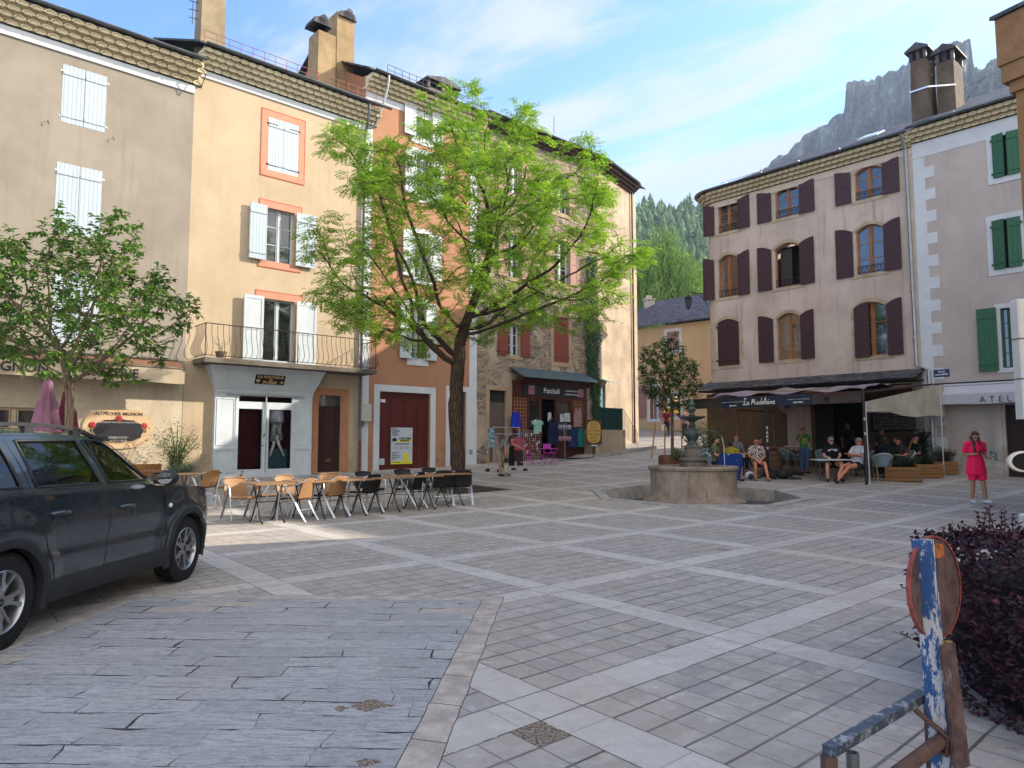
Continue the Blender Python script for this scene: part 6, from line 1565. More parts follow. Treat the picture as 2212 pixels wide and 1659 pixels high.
for sg in (1, -1):
    for k, q in enumerate(WQ):
        m = MB(); cy = sum(a[0] for a in q) / len(q); cz_ = sum(a[1] for a in q) / len(q)
        # slightly grown fan so that it meets the body
        ring = []
        for a, b in zip(q, q[1:] + q[:1]):
            for t in (0, .25, .5, .75): ring.append((a[0] + (b[0] - a[0]) * t, a[1] + (b[1] - a[1]) * t))
        vs = [(sg * (sx_at(y, z) - .006), y, z) for y, z in [(cy + (y - cy) * 1.04, cz_ + (z - cz_) * 1.06) for y, z in ring]] + [(sg * (sx_at(cy, cz_) - .006), cy, cz_)]
        n = len(ring); m.add(vs, [(i, (i + 1) % n, n) for i in range(n)]); g_ = m.build(names[k], CG, car, smooth=True)
        m = MB(); m.tube([(sg * (sx_at(y, z) + .001), y, z) for y, z in ring], .013, 6, closed=True); m.build('seal', PLAST, g_, smooth=True)
# door joints
def seam(pts, name='door_joint', r=.004, mat=None):
    m = MB(); P = []
    for (a, b) in zip(pts, pts[1:]):
        for k in range(8): P.append((a[0] + (b[0] - a[0]) * k / 8, a[1] + (b[1] - a[1]) * k / 8))
    P.append(pts[-1])
    for sg in (1, -1): pass
    m.tube([(sx_at(y, z) + .0005, y, z) for y, z in P], r, 5); m.build(name, mat or PLAST, car)
seam([(1.22, 1.53), (1.24, 1.15), (1.25, .75), (1.21, .50), (1.20, .37)]); seam([(.20, 1.53), (.27, 1.15), (.30, .98), (.42, .70), (.55, .37)]); seam([(2.17, 1.10), (2.16, .8), (2.13, .37)]); seam([(1.38, 1.55), (1.6, 1.465), (2.0, 1.24), (2.16, 1.11)]); seam([(-.52, 1.55), (.2, 1.555), (1.38, 1.55)], 'roof_joint')
seam([(2.18, 1.085), (2.6, 1.045), (3.1, 1.0), (3.35, .94)], 'bonnet_joint'); seam([(-.55, .98), (-.52, .80), (-.30, .78), (-.22, .82), (-.22, .97), (-.30, .995), (-.55, .995)], 'fuel_flap', .003)
# cladding
for sg in (1, -1):
    for c in (0, WB):
        m = MB(); vs = []; n = 34; 
        for k in range(n + 1):
            a = math.pi * (-.10 + 1.20 * k / n)
            for r_, o in ((.385, -.05), (.385, .022), (.42, .030), (.455, .022), (.47, -.004)):
                y, z = c + r_ * math.cos(a), .345 + r_ * math.sin(a); w_ = wside(min(max(y, -.84), 3.5), max(.3, min(z, .9))) ; vs.append((sg * (w_ + o), y, z))
        m.add(vs, [(k * 5 + j, k * 5 + j + 1, k * 5 + j + 6, k * 5 + j + 5) for k in range(n) for j in range(4)]); m.build('arch_trim', PLAST, car, smooth='auto')
    m = MB(); n = 30; vs = []
    for k in range(n + 1):
        y = .43 + (WB - .86) * k / n
        for o, z in ((-.03, .42), (.012, .41), (.028, .36), (.03, .28), (.0, .235), (-.12, .23)): vs.append((sg * (wside(y, max(z, .3)) + o), y, z))
    m.add(vs, [(k * 6 + j, k * 6 + j + 1, k * 6 + j + 7, k * 6 + j + 6) for k in range(n) for j in range(5)]); m.build('sill_trim', PLAST, car, smooth='auto')
m = MB(); m.box(-.74, .74, -.80, 3.44, .24, .96); m.build('underbody', plain('underbody_black', '0a0a0b', .9), car)
for y0, y1, nm in ((-.86, -.62, 'rear_bumper'), (3.36, 3.57, 'front_bumper')):
    m = MB(); m.bbox(-.66, .66, y0, y1, .26, .56, .04); m.build(nm, PLAST, car)
# wheels
def wheel(x, y, sg):
    w_ = MB(); prof = [(.215, -.10), (.30, -.108), (.335, -.09), (.345, -.07), (.345, .07), (.335, .09), (.30, .108), (.225, .10), (.215, .085)]
    w_.lathe(prof, 48, caps=False); Mx = T(x, y, .345) @ Matrix.Rotation(R(90) * sg, 4, 'Y')
    n = 64
    for k in range(n):
        a = 6.283 * k / n; 
        for s_ in (-1, 1): w_.box(-.006, .010, -.012, .012, s_ * .05 - .04, s_ * .05 + .04, Matrix.Rotation(a + s_ * .03, 4, 'Z') @ T(.343, 0, 0) @ Matrix.Rotation(s_ * .25, 4, 'X'))
    w_.v = [tuple(Mx @ Vector(v)) for v in w_.v]; t = w_.build('wheel', TYRE, car, smooth='auto')
    r_ = MB(); r_.lathe([(.222, .092), (.228, .100), (.222, .104), (.212, .092), (.205, .03), (.20, -.08)], 48, caps=False)
    for k in range(5):
        a = 6.283 * k / 5 + .3; M_ = Matrix.Rotation(a, 4, 'Z')
        for s_ in (-1, 1):
            P = [(.045, s_ * .002, .075), (.045, s_ * .034, .068), (.12, s_ * .036, .082), (.205, s_ * .072, .094), (.216, s_ * .040, .096), (.12, s_ * .012, .088)]
            if s_ > 0: P = P[::-1]
            r_.poly([M_ @ Vector(p) for p in P], (0, 0, -.03))
        r_.poly([M_ @ Vector(p) for p in [(.05, -.012, .070), (.12, -.014, .080), (.15, 0, .078), (.12, .014, .080), (.05, .012, .070)]], (0, 0, -.02))
    r_.lathe([(.062, .05), (.062, .078), (.045, .086), (.0, .088)], 20, caps=False); r_.v = [tuple(Mx @ Vector(v)) for v in r_.v]; r_.build('rim', ALU, t, smooth='auto')
    d_ = MB(); d_.lathe([(.198, -.02), (.02, -.02)], 24, caps=False)
    for k in range(5): a = 6.283 * (k + .5) / 5 + .3; d_.lathe([(.011, .07), (.011, .084)], 8, (.062 * math.cos(a) * 1.25, .062 * math.sin(a) * 1.25, 0))
    d_.lathe([(.028, .089), (.028, .091)], 16); d_.v = [tuple(Mx @ Vector(v)) for v in d_.v]; d_.build('brake_disc', plain('brake_dark', '17181a', .5, .2, 6, 0, .5), t)
    d_ = MB()
    P = [(.0, .019), (.012, 0), (.0, -.019), (-.012, 0)]; Q = [(.0, .011), (.0065, 0), (.0, -.011), (-.0065, 0)]
    d_.add([(*p, .0925) for p in P] + [(*p, .0925) for p in Q], [(k, (k + 1) % 4, 4 + (k + 1) % 4, 4 + k) for k in range(4)]); d_.v = [tuple(Mx @ Vector(v)) for v in d_.v]; d_.build('hub_emblem', ALU, t)
for x, y, sg in ((.795, 0, 1), (.795, WB, 1), (-.795, 0, -1), (-.795, WB, -1)): wheel(x, y, sg)
# handles, mirror, rails, lamps
CHR = plain('handle_chrome', 'a8acb0', .18, .05, 3, 0, .9)
for y, z in ((.56, .93), (1.50, .905)):
    x = sx_at(y, z); m = MB(); m.tube([(x - .01, y - .11, z), (x + .035, y - .09, z + .005), (x + .042, y, z + .006), (x + .035, y + .08, z + .003), (x - .01, y + .10, z)], [.014, .017, .017, .016, .012], 8); m.build('door_handle', PAINT, car, smooth=True)
    m = MB(); m.sphere((x - .010, y + .01, z - .035), (.012, .085, .034), 12, 6); m.build('handle_recess', CHR, car, smooth=True)
for sg in (1, -1):
    m = MB(); c = Vector((sg * 1.0, 2.05, 1.14)); m.sphere(c, (.105, .075, .080), 16, 10); m.box(sg * .86, sg * .98, 2.02, 2.07, 1.08, 1.12)
    o = m.build('wing_mirror', PLAST, car, smooth='auto'); m = MB(); M_ = T(*(c + Vector((0, -.066, 0)))) @ Matrix.Rotation(R(90), 4, 'X') @ Matrix.Diagonal((1, .78, 1, 1)); m.lathe([(.075, -.004), (.075, .010)], 20); m.v = [tuple(M_ @ Vector(v)) for v in m.v]; m.build('mirror_glass', plain('mirror_silver', 'c8ccd0', .03, .02, 1, 0, 1.), o)
    m = MB(); x = .60; zt_r = 1.665; P = [(-.55, 1.52), (-.42, 1.585), (-.2, 1.625), (.4, 1.645), (.9, 1.635), (1.25, 1.595), (1.52, 1.51)]
    for a, b in zip(P, P[1:]): m.bar((sg * (x + .0), a[0], a[1]), (sg * (x + .0), b[0] + .01, b[1]), .04, .03)
    for y in (-.30, .55, 1.15): m.box(sg * x - .02, sg * x + .02, y - .05, y + .05, 1.53, 1.63)
    m.build('roof_rail', PLAST, car)
m = MB(); x = sx_at(2.25, .86); m.box(x - .01, x + .012, 2.20, 2.27, .60, .98); m.build('wing_trim', PLAST, car)
m = MB(); x = sx_at(2.30, .86); m.sphere((x + .012, 2.285, .845), (.014, .035, .024), 10, 6); m.build('side_repeater', plain('repeater_white', 'c9c9c9', .2), car, smooth=True)
for sg in (1, -1):
    m = MB(); m.bbox(sg * .70 - .12, sg * .70 + .12, 3.30, 3.46, .76, .90, .02); m.build('headlight', plain('lamp_glass', 'b8bcc0', .08, .05, 4, 0, .3), car)
m = MB()
for sg in (1, -1):
    for y in (1.30, .35):
        m.bbox(sg * .38 - .24, sg * .38 + .24, y - .30, y + .25, .45, .82, .05); m.bbox(sg * .38 - .23, sg * .38 + .23, y - .42, y - .28, .75, 1.22, .05); m.bbox(sg * .38 - .13, sg * .38 + .13, y - .42, y - .32, 1.24, 1.42, .04)
m.bbox(-.72, .72, 1.85, 2.4, .80, 1.06, .05); m.tube([(-.38 + .18 * math.cos(a * .3927), 1.78, 1.04 + .18 * math.sin(a * .3927)) for a in range(16)], .014, 6, closed=True); m.build('interior', plain('car_interior', '2a2c2e', .8, .2), car)
# ---------------------------------------------------------------- café chairs and tables on the square
def woven(name, c1, c2, sc=60):
    m = mk(name); o = tc(); x, y, z = xyz(o); a = (x * sc).fract(); b = ((y + z) * sc * .55).fract(); k = (a - .5).abs() + (b - .5).abs() * .5
    setc(mixc(k.ramp(.25, .6), C(c1), C(c2))); rgh(.6, .35); bump(1 - k, .7, .004); return m
RAT = woven('rattan', '9c7650', '6c4c30'); BLKW = woven('black_weave', '1d1a1a', '0c0b0b'); ALT = plain('brushed_aluminium', 'b4b7ba', .32, .08, 6, .02, .8)
def cafe_chair(label, weave, loc, rz, group):
    t = thing('cafe_chair', label, 'chair', loc, rz, group)
    for s in (-1, 1):
        m = MB(); m.tube([(s * .25, -.27, 0), (s * .265, -.22, .40), (s * .275, -.19, .60), (s * .28, -.14, .655), (s * .28, -.04, .67), (s * .275, .12, .69), (s * .25, .25, .74), (s * .19, .30, .775)], .0125, 8); m.build('arm_frame', ALT, t, smooth='auto')
        m = MB(); m.tube([(s * .265, -.09, .665), (s * .25, .08, .42), (s * .245, .20, .2), (s * .24, .34, 0)], .013, 8); m.tube([(s * .238, -.06, .62), (s * .225, .08, .42), (s * .22, .20, .2), (s * .215, .34, 0)], .013, 8); m.build('rear_leg', ALT, t, smooth='auto')
    m = MB(); m.tube([(-.24, .19, .22), (.24, .19, .22)], .009, 6); m.tube([(-.26, -.23, .36), (.26, -.23, .36)], .009, 6); m.build('stretcher', ALT, t)
    def seat(u, v):
        x = (u - .5) * .47; y = -.25 + v * .46; return (x, y, .435 + .012 * math.cos(u * 6.28) * .5 - (.03 if v < .02 else 0) + .012 * (1 - v))
    def back(u, v):
        a = (u - .5) * 2; return (a * (.235 - .02 * v), .205 + .10 * v - .045 * a * a + .0, .44 + .36 * v - .02 * a * a * v)
    for nm, fn in (('seat', seat), ('backrest', back)):
        m = MB(); m.grid(fn, 12, 8); n = len(m.v); o_ = Vector((0, 0, -.02)) if nm == 'seat' else Vector((0, .014, 0)); vs = [tuple(Vector(v) + o_) for v in m.v]
        fs = [tuple(i + n for i in f[::-1]) for f in m.f]; m.v += vs; m.f += [list(f) for f in fs]; m.mi += [0] * len(fs); o = m.build(nm, weave, t, smooth=True)
    m = MB(); m.tube([back(u / 8, 1.0) for u in range(9)], .014, 6); m.build('top_rail', weave if weave is RAT else weave, t, smooth=True)
    return t
WTOP = planks('table_wood', '8f6d4c', '7d5c3e', .16, .28, dark=.7)
DKM = plain('dark_table_leg', '3d3b3a', .4, .15, 5, 0, .7)
def cafe_table(label, loc, rz, w=.76, d=.8):
    t = thing('cafe_table', label, 'table', loc, rz, 'brown café tables in a row')
    m = MB(); m.bbox(-w / 2, w / 2, -d / 2, d / 2, .715, .745, .008); m.build('table_top', WTOP, t)
    for s in (-1, 1):
        m = MB(); x = s * w * .28; m.tube([(x, -.30, .03), (x, -.24, .06), (x, -.05, .40), (x, .10, .66), (x, .12, .71)], .014, 8); m.tube([(x + .03, .30, .03), (x + .03, .24, .06), (x + .03, .05, .40), (x + .03, -.10, .66), (x + .03, -.12, .71)], .014, 8)
        for y in (-.31, .31): m.sphere((x if y < 0 else x + .03, y, .02), (.022, .026, .02), 8, 5)
        m.build('leg', DKM, t, smooth='auto')
    m = MB(); m.tube([(-w * .28, 0, .38), (w * .28 + .03, 0, .38)], .01, 6); m.build('stretcher', DKM, t); return t
T0 = Vector((-4.62, 13.15, 0)); tdir = Vector((math.cos(R(42)), math.sin(R(42)), 0)); tper = Vector((-tdir.y, tdir.x, 0))
tl_ = ['nearest brown wooden café table, at the near end of the row', 'second brown café table from the near end, behind the rattan chair turned sideways', 'third brown café table from the near end, where rattan chairs give way to black ones', 'fourth brown café table from the near end, between black chairs', 'fifth brown café table from the near end', 'farthest brown café table, at the far end of the row by the locust tree']
proto = None
for i, lb in enumerate(tl_):
    c = T0 + tdir * (.38 + i * .86) + tper * (.4 + (.06 if i % 2 else 0)); c.z = zg(c.y)
    if i == 0: proto = cafe_table(lb, c, R(42))
    else: dup(proto, c, R(42 + (-2, 1.5, 0, 2, -1)[i - 1]), lb)
cafe_table_left = dup(proto, gp(425, 1100) + Vector((-.5, .9, 0)), R(40), 'brown café table just beyond the bonnet of the parked car')
rc = cafe_chair('rattan café chair nearest the camera, its back turned to the right', RAT, gp(640, 1125), R(165 + 90), 'rattan and black café chairs round the brown tables')
def ch_copy(src, px, py, face, lb, off=(0, 0)): q = gp(px, py); q = Vector((q.x + off[0], q.y + off[1], 0)); q.z = zg(q.y); return dup(src, q, R(face + 90), lb)
ch_copy(rc, 712, 1116, 152, 'second rattan café chair on the near side of the tables'); ch_copy(rc, 578, 1118, 30, 'rattan café chair at the near end of the row, facing right')
ch_copy(rc, 492, 1095, 200, 'empty café chair seen side-on between the car and the first table', (0, 0)); ch_copy(rc, 440, 1092, 150, 'rattan café chair half hidden by the car bonnet')
bc = cafe_chair('first black café chair after the rattan ones on the near side of the tables', BLKW, gp(788, 1107), R(142 + 90), 'rattan and black café chairs round the brown tables')
ch_copy(bc, 884, 1098, 160, 'black café chair turned sideways in the middle of the near side'); ch_copy(bc, 951, 1092, 112, 'black café chair second from the far end, its back to us'); ch_copy(bc, 994, 1089, 106, 'black café chair at the far end of the near side')
for i, (k, src, lb) in enumerate(((1.25, rc, 'rattan chair on the far side of the second table, only its top showing'), (2.2, rc, 'rattan chair on the far side of the third table'), (3.1, bc, 'black chair on the far side of the fourth table'), (4.1, bc, 'black chair on the far side of the fifth table'), (.2, rc, 'rattan chair on the far side of the nearest table'), (4.9, bc, 'black chair on the far side of the farthest table'))):
    c = T0 + tdir * k + tper * 1.25; c.z = zg(c.y); dup(src, c, R(-48 + 90 + (10, -8, 5, -4, 0, 6)[i]), lb)
# ---------------------------------------------------------------- café front on the left: awning, oval sign, parasols
o1 = .75; xa_, xb_ = X0 + 3, FL.px(399, 812, o1)[0]; zt1_ = FL.px(399, 797, o1)[1]; zv0 = FL.px(392, 829, o1)[1]
AWB = plain('awning_brown', '6a4a36', .8, .2, 3, .2); AWC = plaster('awning_cream', 'b3a48c', '9c8e78', .8, .2, 1)
cw = FL.root('cafe_awning', 'folded brown and cream café awning lettered MIGNON CRÊPERIE on the grey house', 'awning')
m = MB(); m.poly([(xa_, -.02, zt1_ + .30), (xa_, -.02, zt1_ + .05), (xa_, -o1, zt1_ - .02), (xa_, -o1 + .02, zt1_ + .06)], (xb_ - xa_, 0, 0)); m.build('canvas', AWB, cw)
m = MB(); m.grid(lambda u, v: (xa_ + (xb_ - xa_) * u, -o1 - .01 - .012 * math.sin(u * 55) * (1 - v), zv0 + (zt1_ - zv0) * v + .012 * math.sin(u * 31) * (1 - v)), 90, 3); va = m.build('valance', AWC, cw, smooth=True)
m = MB(); m.tube([(xa_, -.08, zt1_ + .33), (xb_, -.08, zt1_ + .33)], .05, 8); m.tube([(xa_, -o1, zt1_), (xb_, -o1, zt1_)], .03, 8)
for x in (xb_ - .15, xb_ - 3): m.bar((x, -.05, zt1_ + .2), (x, -o1, zt1_ + .02), .03, .04)
m.build('roller', plain('awning_metal', '5f5850', .5, .2), cw)
ATXT = plain('awning_lettering', '1d1c1e', .7)
for wd, px_ in (('AU PÊCHER MIGNON', 105), ('CRÊPERIE', 299)):
    x, z = FL.px(px_, 816, o1); text(wd, .36, ATXT, va, T(x, -o1 - .028, (zv0 + zt1_) / 2 - .01), align='RIGHT', extrude=.003, offset=.006, sx=1.0)
x, z = FL.px(256, 926, .04); rx_, rz_ = .95, .60
t = thing('oval_cafe_sign', 'large oval cream café sign with red roses round a black scalloped board', 'sign', FL.M @ Vector((x, 0, z)), FL.rz)
def oval(a, b, p=2.6, n=48, s=0., k=0): return [(a * math.copysign(abs(math.cos(6.283 * i / n)) ** (2 / p), math.cos(6.283 * i / n)) * (1 + s * math.cos(k * 6.283 * i / n)), b * math.copysign(abs(math.sin(6.283 * i / n)) ** (2 / p), math.sin(6.283 * i / n)) * (1 + s * math.cos(k * 6.283 * i / n))) for i in range(n)]
m = MB(); m.poly([(a, -.05, b) for a, b in oval(rx_, rz_)], (0, .035, 0)); m.build('board', plain('sign_cream', 'b59a78', .7, .08, 3), t)
m = MB(); m.poly([(a, -.066, b - .06) for a, b in oval(.68, .34, 2.4, 64, .035, 12)], (0, .012, 0)); bb_ = m.build('blackboard', plain('scalloped_black', '15141c', .7, .2), t)
m = MB(); P = oval(.70, .36, 2.4, 64, .035, 12); m.tube([(a * .97, -.068, b * .97 - .06) for a, b in P], .006, 4, closed=True); m.build('border', GOLD, bb_)
text('AU PÊCHER MIGNON', .135, plain('sign_lettering', '3a2a1c', .7), t, T(0, -.056, .44), extrude=.002, offset=.001); text('RESTAURANT PARTICIPATIF VOUS PROPOSE', .062, CHK, bb_, T(0, -.072, .185), extrude=.002, sx=.9, offset=.002)
text('RÉSERVATION', .085, CHK, bb_, T(0, -.072, -.27), extrude=.002, offset=.002); text('04 75 21 46 06', .075, CHK, bb_, T(0, -.072, -.36), extrude=.002, offset=.002)
rose = plain('rose_red', '8e2226', .7, .3, 30)
for dx, dz in ((-.70, .10), (.70, .09), (.0, .30)):
    m = MB()
    for k in range(7): a = k * .9; m.sphere((dx + .05 * math.cos(a), -.062, dz + .05 * math.sin(a)), (.055, .014, .05), 8, 5)
    m.sphere((dx, -.068, dz), (.045, .016, .04), 8, 5); m.build('rose', rose, t, smooth=True)
    if dx: m = MB(); M_ = T(dx * 1.06, -.058, dz - .16); m.poly([M_ @ Vector(p) for p in ((0, 0, .06), (.03, 0, 0), (0, 0, -.06), (-.03, 0, 0))], (0, .006, 0)); m.build('leaf', plain('sign_leaf', '3a4a26', .8), t)
def parasol(label, px_, ytop, w, col, col2, dep, seed):
    q = at(px_, 955, dep); q.z = zg(dep); H = at(px_, ytop, dep).z - q.z; t = thing('closed_parasol', label, 'parasol', q, 0, 'closed parasols by the café')
    m = MB(); n = 28; zs_ = [(.06, H), (.10, H - .06), (.13, H - .3), (.15, H - .45), (w * .32, H - .55), (w * .36, H - .8), (w * .5, H - 1.3), (w * .52, .95)]; vs = []
    rnd = random.Random(seed); ph = [rnd.uniform(0, 6) for _ in range(4)]
    for j, (r, z) in enumerate(zs_):
        for k in range(n):
            a = 6.283 * k / n; f = 1 + (.22 * math.sin(a * 7 + ph[0]) + .10 * math.sin(a * 4 + ph[1] + z)) * min(1, j / 3); vs.append((r * f * math.cos(a), r * f * math.sin(a) * .8, z + (.05 * math.sin(a * 7 + ph[0]) if j == len(zs_) - 1 else 0)))
    m.add(vs, [(j * n + k, j * n + (k + 1) % n, (j + 1) * n + (k + 1) % n, (j + 1) * n + k) for j in range(len(zs_) - 1) for k in range(n)] + [tuple(range(n))]); m.build('canopy', plain(col2, col, .85, .12, 3), t, smooth=True)
    m = MB(); m.tube([(0, 0, 0), (0, 0, H + .05)], .024, 8); m.build('pole', OAK, t); m = MB(); m.lathe([(.28, 0), (.28, .05), (.06, .08), (.05, .25)], 16); m.build('base', PLAST, t); return t
parasol('faded mauve closed parasol behind the car, left of the cherry trunk', 97, 820, .62, '8f6478', 'mauve_cloth', 17.2, 1); parasol('dark red closed parasol behind the car, beside the cherry trunk', 140, 842, .60, '6e1c30', 'wine_cloth', 17.8, 2)
q = lw(FL, FL.px(312, 990, .5)[0], -.5, 0); t = thing('reed_screen', 'low reed screen box under the oval café sign', 'screen', (q.x, q.y, zg(q.y)), FL.rz); m = MB()
m.bbox(-.45, .45, -.14, .14, 0, .62, .01); m.build('screen', planks('reed', '9a6a38', '6e4722', .03, .85, dark=.5), t)
q = lw(FL, FL.px(322, 1012, 1.3)[0], -1.3, 0); t = thing('low_bench', 'low brown wooden bench top seen over the car bonnet below the oval sign', 'bench', (q.x, q.y, zg(q.y)), FL.rz); m = MB(); m.bbox(-.8, .55, -.2, .2, .44, .48, .01); m.build('seat', WTOP, t)
for s in (-.65, .45): m = MB(); m.box(s - .03, s + .03, -.17, .17, 0, .44); m.build('leg', WTOP, t)
# trough for the shrub and the lavender
q = lw(FL, FL.px(386, 1005, 1.05)[0], -1.05, 0); t = thing('stone_trough', 'low stone trough holding the café shrub and lavender', 'planter', (q.x, q.y, zg(q.y)), FL.rz); m = MB(); m.bbox(-.72, .72, -.42, .42, 0, .34, .03); m.build('trough', FST, t); m = MB(); m.box(-.66, .66, -.36, .36, .34, .355); m.build('soil', plain('soil', '1d1712', .95), t)
# building materials poster on the garage door and a meter box: fixed to the door / wall
x, z = FL.px(871, 963); y = .14; pw_, ph_ = FL.px(894.5, 963)[0] - FL.px(848, 963)[0], FL.px(871, 923)[1] - FL.px(871, 1002)[1]
PAP = plain('poster_white', 'a9b1b8', .8, .05, 9); YEL = plain('poster_yellow', 'c9c02c', .7, .05)
m = MB(); m.box(x - pw_ / 2, x + pw_ / 2, y - .04, y - .03, z - ph_ / 2, z + ph_ / 2)
po = m.build('works_poster', PAP, None, label='white and yellow building works poster pinned to the dark garage door', cat='poster', loc=FL.o, rz=FL.rz)
m = MB(); zc = z + ph_ * .17; m.box(x - pw_ / 2 + .002, x + pw_ / 2 - .002, y - .046, y - .040, z - ph_ / 2 + .002, z - ph_ / 2 + ph_ * .08); m.box(x - pw_ * .2, x + pw_ * .48, y - .046, y - .040, zc - ph_ * .06, zc + .0); m.box(x + pw_ * .08, x + pw_ * .32, y - .046, y - .04, z - ph_ * .42, z - ph_ * .20); m.build('yellow_band', YEL, po)
PT = plain('poster_ink', '1a1c22', .7)
text('TOUT FAIRE', ph_ * .075, PT, po, T(x + pw_ * .14, y - .05, zc + ph_ * .03), extrude=.002, offset=.004, sx=.95); text('MATÉRIAUX', ph_ * .055, PT, po, T(x + pw_ * .14, y - .05, zc - ph_ * .03), extrude=.002, offset=.003); text('MATÉRIAUX MARTINAZZO', ph_ * .042, PT, po, T(x, y - .05, zc - ph_ * .12), extrude=.002, sx=.95, offset=.001)
m = MB(); m.box(x - pw_ * .44, x - pw_ * .24, y - .046, y - .04, zc - ph_ * .05, zc + .02)
m.poly([(x - pw_ * .46, y - .046, zc + .01), (x - pw_ * .22, y - .046, zc + .01), (x - pw_ * .34, y - .046, zc + ph_ * .06)], (0, .006, 0))
rr = random.Random(1)
for z_, n in ((.46, 1), (.42, 1), (.385, 1), (.35, 1), (.315, 1), (.28, 1), (-.03, 3), (-.06, 3), (-.09, 3), (-.19, 1), (-.235, 1), (-.28, 1), (-.325, 1), (-.37, 1), (-.458, 2)):
    if n == 3:
        for k in range(3): m.box(x - pw_ * .42 + k * pw_ * .29, x - pw_ * .42 + k * pw_ * .29 + pw_ * rr.uniform(.18, .25), y - .044, y - .04, z + ph_ * z_, z + ph_ * z_ + .008)
    else: m.box(x - pw_ * .45, x - pw_ * .45 + pw_ * rr.uniform(.18, .4) * (2 if n == 2 else 1), y - .0465, y - .04, z + ph_ * z_, z + ph_ * z_ + .022)
m.build('lettering', PT, po)
x, z = FL.px(789, 891, .1); m = MB(); m.bbox(x - .20, x + .22, -.20, -.03, z - .33, z + .33, .012); mo2 = m.build('meter_box', plain('meter_box_cream', 'a9a59c', .6, .06, 3), None, label='cream electricity meter box on the white strip left of the garage door', cat='meter box', loc=FL.o, rz=FL.rz)
m = MB(); m.tube([(x - .1, -.12, z - .33), (x - .1, -.12, z - .5), (x - .22, -.1, z - .55), (x - .28, -.08, z - .4)], .035, 8); m.build('conduit', ZINC, mo2, smooth=True)
# mannequin in the boutique window
q = FL.M @ Vector(((gl[2] + gl[3]) / 2 - .02, .12, gz + .62)); t = thing('mannequin', 'white mannequin legs in patterned grey trousers behind the boutique window', 'mannequin', q, FL.rz); MW = plain('mannequin_white', 'c4c6c8', .4)
m = MB(); m.tube([(-.05, 0, .75), (-.08, .0, .42), (-.22, -.02, .02)], [.07, .05, .03], 8); m.tube([(.06, 0, .75), (.10, .0, .45), (.30, -.02, .02)], [.07, .05, .03], 8); m.build('legs', MW, t, smooth=True)
gp_ = mk('leopard_cloth'); o_ = tc(); v = voro(o_, 34); setc(mixc(v.ramp(.35, .6), hx('b8bcc0'), hx('2a2c30'))); rgh(.9)
m = MB(); m.tube([(-.06, 0, 1.35), (-.08, 0, 1.0), (-.13, 0, .55)], [.13, .10, .10], 10); m.tube([(.08, 0, 1.35), (.09, 0, 1.0), (.14, 0, .58)], [.13, .10, .10], 10); m.build('trousers', gp_, t, smooth=True)
m = MB(); m.lathe([(.25, 1.20), (.24, 1.4), (.2, 1.75), (.22, 1.8)], 14); m.build('top', plain('grey_lace', '9a9aa6', .8, .2, 40), t, smooth=True)

# ---------------------------------------------------------------- boutique front in the stone house
bt = FL.root('boutique_front', 'dark wooden boutique front with a black sign and a small sheet-metal roof', 'shopfront')
BW = planks('boutique_wood', '4a2318', '381910', .3, .5, dark=.6); x0b, x1b = spz[0] + .003, spz[1] - .003; so = .30; gb = FL.ground((x0b + x1b) / 2) - .1
zs0, zs1 = FL.px(1185, 858, so)[1], FL.px(1185, 832, so)[1]; zpt = FL.px(1185, 812, so)[1]
dw = [FL.px(a, 940, so)[0] for a in (1141, 1165, 1168, 1200, 1203, 1233)]
hb = [(dw[0], dw[1], gb + .95, zs0 - .2), (dw[2], dw[3], gb - .1, zs0 - .1), (dw[4], dw[5], gb + .95, zs0 - .2)]
m = MB(); wall_sheet(m, x0b - .1, x1b + .1, gb - .3, zs1 + .12, hb, .1, y=-so); m.quad((x0b - .1, -so, gb - .3), (x0b - .1, -so, zs1), (x0b - .1, 0, zs1), (x0b - .1, 0, gb - .3)); m.quad((x1b + .1, -so, gb - .3), (x1b + .1, 0, gb - .3), (x1b + .1, 0, zs1), (x1b + .1, -so, zs1))
for a in dw: m.box(a - .035, a + .035, -so - .03, -so + .002, gb, zs0)
m.box(x0b - .13, x1b + .13, -so - .05, -so + .002, zs0 - .07, zs0); m.box(x0b - .13, x1b + .13, -so - .08, -.0, zs1 + .002, zs1 + .14); fr_ = m.build('frame', BW, bt)
m = MB(); m.bbox(x0b + .22, x1b - .12, -so - .07, -so - .03, zs0 + .02, zs1 - .01, .006); sb = m.build('sign_board', plain('boutique_black', '121318', .6, .2), bt)
xc = (x0b + x1b) / 2; hs = zs1 - zs0; text('Patchali', hs * .62, WTXT, sb, T(xc - .2, -so - .08, zs0 + hs * .5), extrude=.003, offset=.000); text('Artisanat Ethnique', hs * .2, WTXT, sb, T(xc + 1.15, -so - .08, zs0 + hs * .62), extrude=.002); text('du Sud-Est Asiatique', hs * .2, WTXT, sb, T(xc + 1.15, -so - .08, zs0 + hs * .32), extrude=.002)
m = MB()
for xx in (x0b + .75, x1b - .45): m.box(xx - hs * .34, xx + hs * .34, -so - .078, -so - .069, zs0 + hs * .14, zs0 + hs * .86)
m.build('sign_motif', plain('motif_pink', '8c5a66', .7, .5, 22), sb)
m = MB(); m.box(x0b, x1b, 1.2, 1.25, gb - .3, zs1); m.box(x0b, x1b, -.05, 1.2, gb - .3, gb - .02); m.quad((x0b, -so + .1, zs0), (x1b, -so + .1, zs0), (x1b, 1.2, zs0), (x0b, 1.2, zs0)); m.build('interior', DARK, bt)
for q in (hb[0], hb[2]): m = MB(); m.box(q[0], q[1], -so + .06, -so + .065, q[2], q[3]); m.build('pane', GLASS, bt)
o0, oz = .95, FL.px(1185, 818, .95)[1]; zwl = FL.px(1185, 801, .05)[1]
